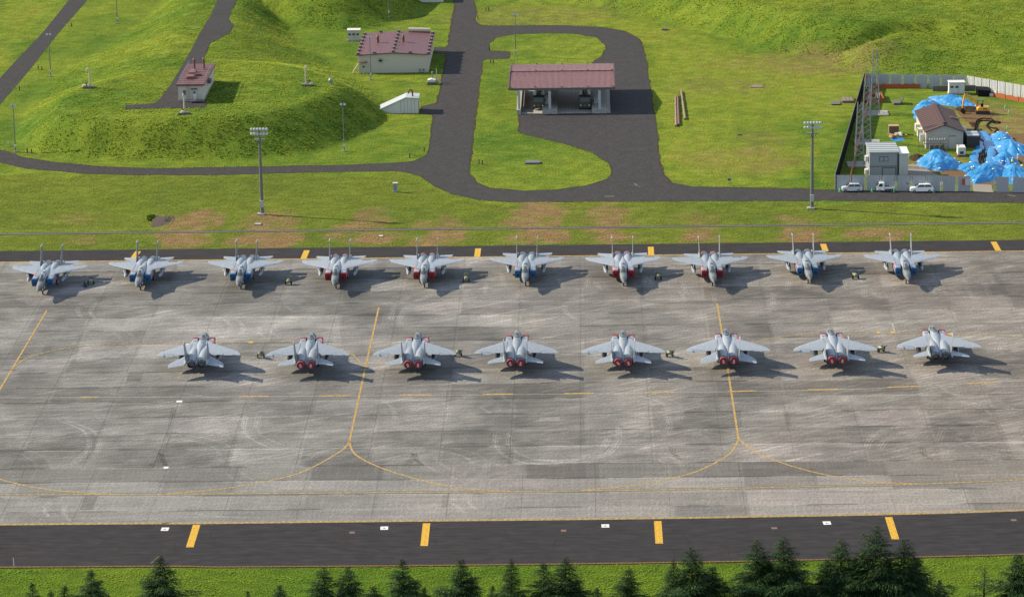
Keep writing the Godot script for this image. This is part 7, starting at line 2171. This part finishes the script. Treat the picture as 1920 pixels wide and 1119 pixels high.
	for e in [[[Vector3(91.38, 0, -173.02), Vector3(92.59, 0, -180.73), Vector3(94.09, 0, -183.27), Vector3(95.67, 0, -182.66), Vector3(95.98, 0, -181.59), Vector3(94.58, 0, -178), Vector3(94.16, 0, -175.44), Vector3(94.55, 0, -171.31)], "black hose looping from the trench"], [[Vector3(91.32, 0, -171.48), Vector3(92.97, 0, -180.18), Vector3(94.4, 0, -181.15), Vector3(95.43, 0, -180.57), Vector3(94.29, 0, -176.46), Vector3(95.06, 0, -173.84), Vector3(95.97, 0, -173.27), Vector3(95.01, 0, -169.75)], "black hose looping wide over the grass"]]:
		var pp := []
		for q in e[0]: pp.append(q + Vector3(0, 0.14, 0))
		single("hose", Geo.new().tube(smooth_path(pp, 6), range((pp.size() - 1) * 6 + 1).map(func(_k): return 0.12), 8).mesh(50.0), M.black, e[1], "hose")
	var ring_pts := []
	for k in 21: ring_pts.append(Vector3(96.5, 0, -179.46) + Vector3(cos(TAU * k / 20.0) * 0.8, 0.12, sin(TAU * k / 20.0) * 0.9))
	single("hose_coil", Geo.new().tube(ring_pts, range(21).map(func(_k): return 0.13), 8).mesh(50.0), M.black, "coiled black hose lying on the grass", "hose coil")
	# vehicles and cones
	car(Vector3(62.09, 0, -119.77), "silver hatchback parked by the site fence", M.car_silver, 0.0, 3.9, 1.55)
	kei_truck(Vector3(68.4, 0, -119.46))
	car(Vector3(75.16, 0, -118.69), "white wagon parked by the site fence", M.car_white, 0.0, 4.5, 1.58)
	var cone := Geo.new().tube([Vector3(0, 0.05, 0), Vector3(0, 0.72, 0)], [0.2, 0.05], 12).mesh(40.0)
	var cbase := Geo.new().box(Vector3(0, 0.025, 0), Vector3(0.48, 0.05, 0.48)).mesh()
	for e in [[Vector3(59.76, 0, -119.54), "green cone at the silver hatchback's nose"], [Vector3(65.8, 0, -119.02), "green cone between the hatchback and the small truck"], [Vector3(69.9, 0, -118.73), "green cone at the small truck's tail"], [Vector3(77.34, 0, -117.92), "green cone at the white wagon's tail"], [Vector3(75.46, 0, -147.19), "green cone beside the dark soil heap"], [Vector3(100.1, 0, -193.64), "green cone on the grass far from the house"], [Vector3(100.28, 0, -188.77), "green cone next to a dark box on the grass"], [Vector3(98.09, 0, -173.67), "green cone near the coiled hose"]]:
		var co := thing("traffic_cone", e[1], "traffic cone", e[0], 0.0, "green traffic cones")
		part("cone", cone, M.cone_green, co)
		part("foot", cbase, M.cone_green, co)
		part("collar", Geo.new().tube([Vector3(0, 0.46, 0), Vector3(0, 0.58, 0)], [0.118, 0.092], 12).mesh(40.0), M.white_paint, co)
	var stand := make_worker(0.06, Color(0.6, 0.6, 0.58), Color(0.55, 0.56, 0.58))
	var bent := make_worker(0.55, Color(0.10, 0.12, 0.18), Color(0.06, 0.07, 0.10))
	worker(Vector3(86.33, 0, -133.1), 0.6, bent, 0.55, M.vest_yellow, "person in yellow vest bending at the trench mouth")
	worker(Vector3(87.7, 0, -132.57), -0.4, bent, 0.55, M.vest_orange, "person in orange vest bending by the trench mouth")
	worker(Vector3(92.05, 0, -134.64), 2.2, stand, 0.06, null, "person in white standing on the sheet by the trench")
	worker(Vector3(96.2, 0, -142.32), 0.9, stand, 0.06, null, "person in white standing beyond the blue heaps")
	worker(Vector3(94.77, 0, -139.12), 3.0, bent, 0.55, M.vest_yellow, "person in yellow vest bending among the blue heaps")

func smooth_path(p: Array, n: int) -> Array:
	var out := []
	for i in p.size() - 1:
		var a: Vector3 = p[maxi(i - 1, 0)]; var b: Vector3 = p[i]; var c: Vector3 = p[i + 1]; var d: Vector3 = p[mini(i + 2, p.size() - 1)]
		for k in n: out.append(b.cubic_interpolate(c, a, d, float(k) / n))
	out.append(p[-1])
	return out

func draped(o: PackedVector2Array, lift: float) -> ArrayMesh:
	return flat(o, lift)

func excavator(at: Vector3):
	var e := thing("excavator", "small yellow excavator digging beside the gabled house", "excavator", at, 0.0)
	for s: float in [-1.0, 1.0]:
		var o := PackedVector2Array()
		for k in 8: o.append(Vector2(1.0 + 0.36 * sin(PI * k / 7.0), 0.38 - 0.36 * cos(PI * k / 7.0)))
		for k in 8: o.append(Vector2(-1.0 - 0.36 * sin(PI * k / 7.0), 0.38 + 0.36 * cos(PI * k / 7.0)))
		part("track", Geo.new().prism(o, 0.55 * s - 0.24, 0.55 * s + 0.24).mesh(), M.black_paint, e)
	part("undercarriage", Geo.new().box(Vector3(0, 0.55, 0), Vector3(1.2, 0.3, 1.0)).mesh(), M.black_paint, e)
	var up := Geo.new()
	var rings := []
	for q in [[0.75, 0.95], [0.9, 1.02], [1.35, 1.02], [1.55, 0.9]]:
		var rg := []
		for k in 20:
			var t := TAU * k / 20.0
			rg.append(Vector3(0.25 + signf(cos(t)) * pow(absf(cos(t)), 0.6) * 1.35 * q[1], q[0], signf(sin(t)) * pow(absf(sin(t)), 0.6) * 0.9 * q[1]))
		rings.append(rg)
	var body := part("house_body", up.loft(rings, true).mesh(40.0), M.machine_yellow, e)
	part("engine_grille", Geo.new().box(Vector3(0.55, 1.2, 0.9), Vector3(0.9, 0.22, 0.06)).mesh(), M.black_paint, body)
	var cab := Node3D.new()
	cab.name = "operator_canopy"
	e.add_child(cab)
	part("roof", Geo.new().box(Vector3(-0.35, 3.0, 0), Vector3(1.3, 0.1, 1.2)).mesh(), M.concrete_dark, cab)
	for x in [-0.9, 0.2]:
		for z in [-0.5, 0.5]: part("pillar", Geo.new().bar(Vector3(x, 1.5, z), Vector3(x, 3.0, z), 0.08).mesh(), M.black_paint, cab)
	part("seat", Geo.new().box(Vector3(0.0, 1.8, 0), Vector3(0.5, 0.6, 0.5)).mesh(), M.black, cab)
	var arm := part("boom", Geo.new().tube([Vector3(-0.9, 1.3, 0), Vector3(-1.5, 2.9, 0), Vector3(-2.5, 3.7, 0), Vector3(-3.7, 4.0, 0)], [0.22, 0.26, 0.24, 0.17], 6).mesh(30.0), M.machine_yellow, e)
	part("boom_ram", Geo.new().tube([Vector3(-1.7, 3.45, 0), Vector3(-3.3, 4.3, 0)], [0.1, 0.07], 8).mesh(40.0), M.pale_metal, arm)
	var stick := part("stick", Geo.new().tube([Vector3(-3.6, 4.25, 0), Vector3(-3.9, 2.4, 0), Vector3(-4.1, 1.1, 0)], [0.16, 0.2, 0.12], 6).mesh(30.0), M.machine_yellow, e)
	part("bucket", Geo.new().prism(PackedVector2Array([Vector2(-4.4, 1.2), Vector2(-3.9, 1.2), Vector2(-3.4, 0.7), Vector2(-3.5, 0.1), Vector2(-4.1, 0.2), Vector2(-4.5, 0.6)]), -0.35, 0.35).mesh(), M.soil, stick)
	part("dozer_blade", Geo.new().box(Vector3(1.55, 0.35, 0), Vector3(0.1, 0.5, 1.7)).mesh(), M.black_paint, e)
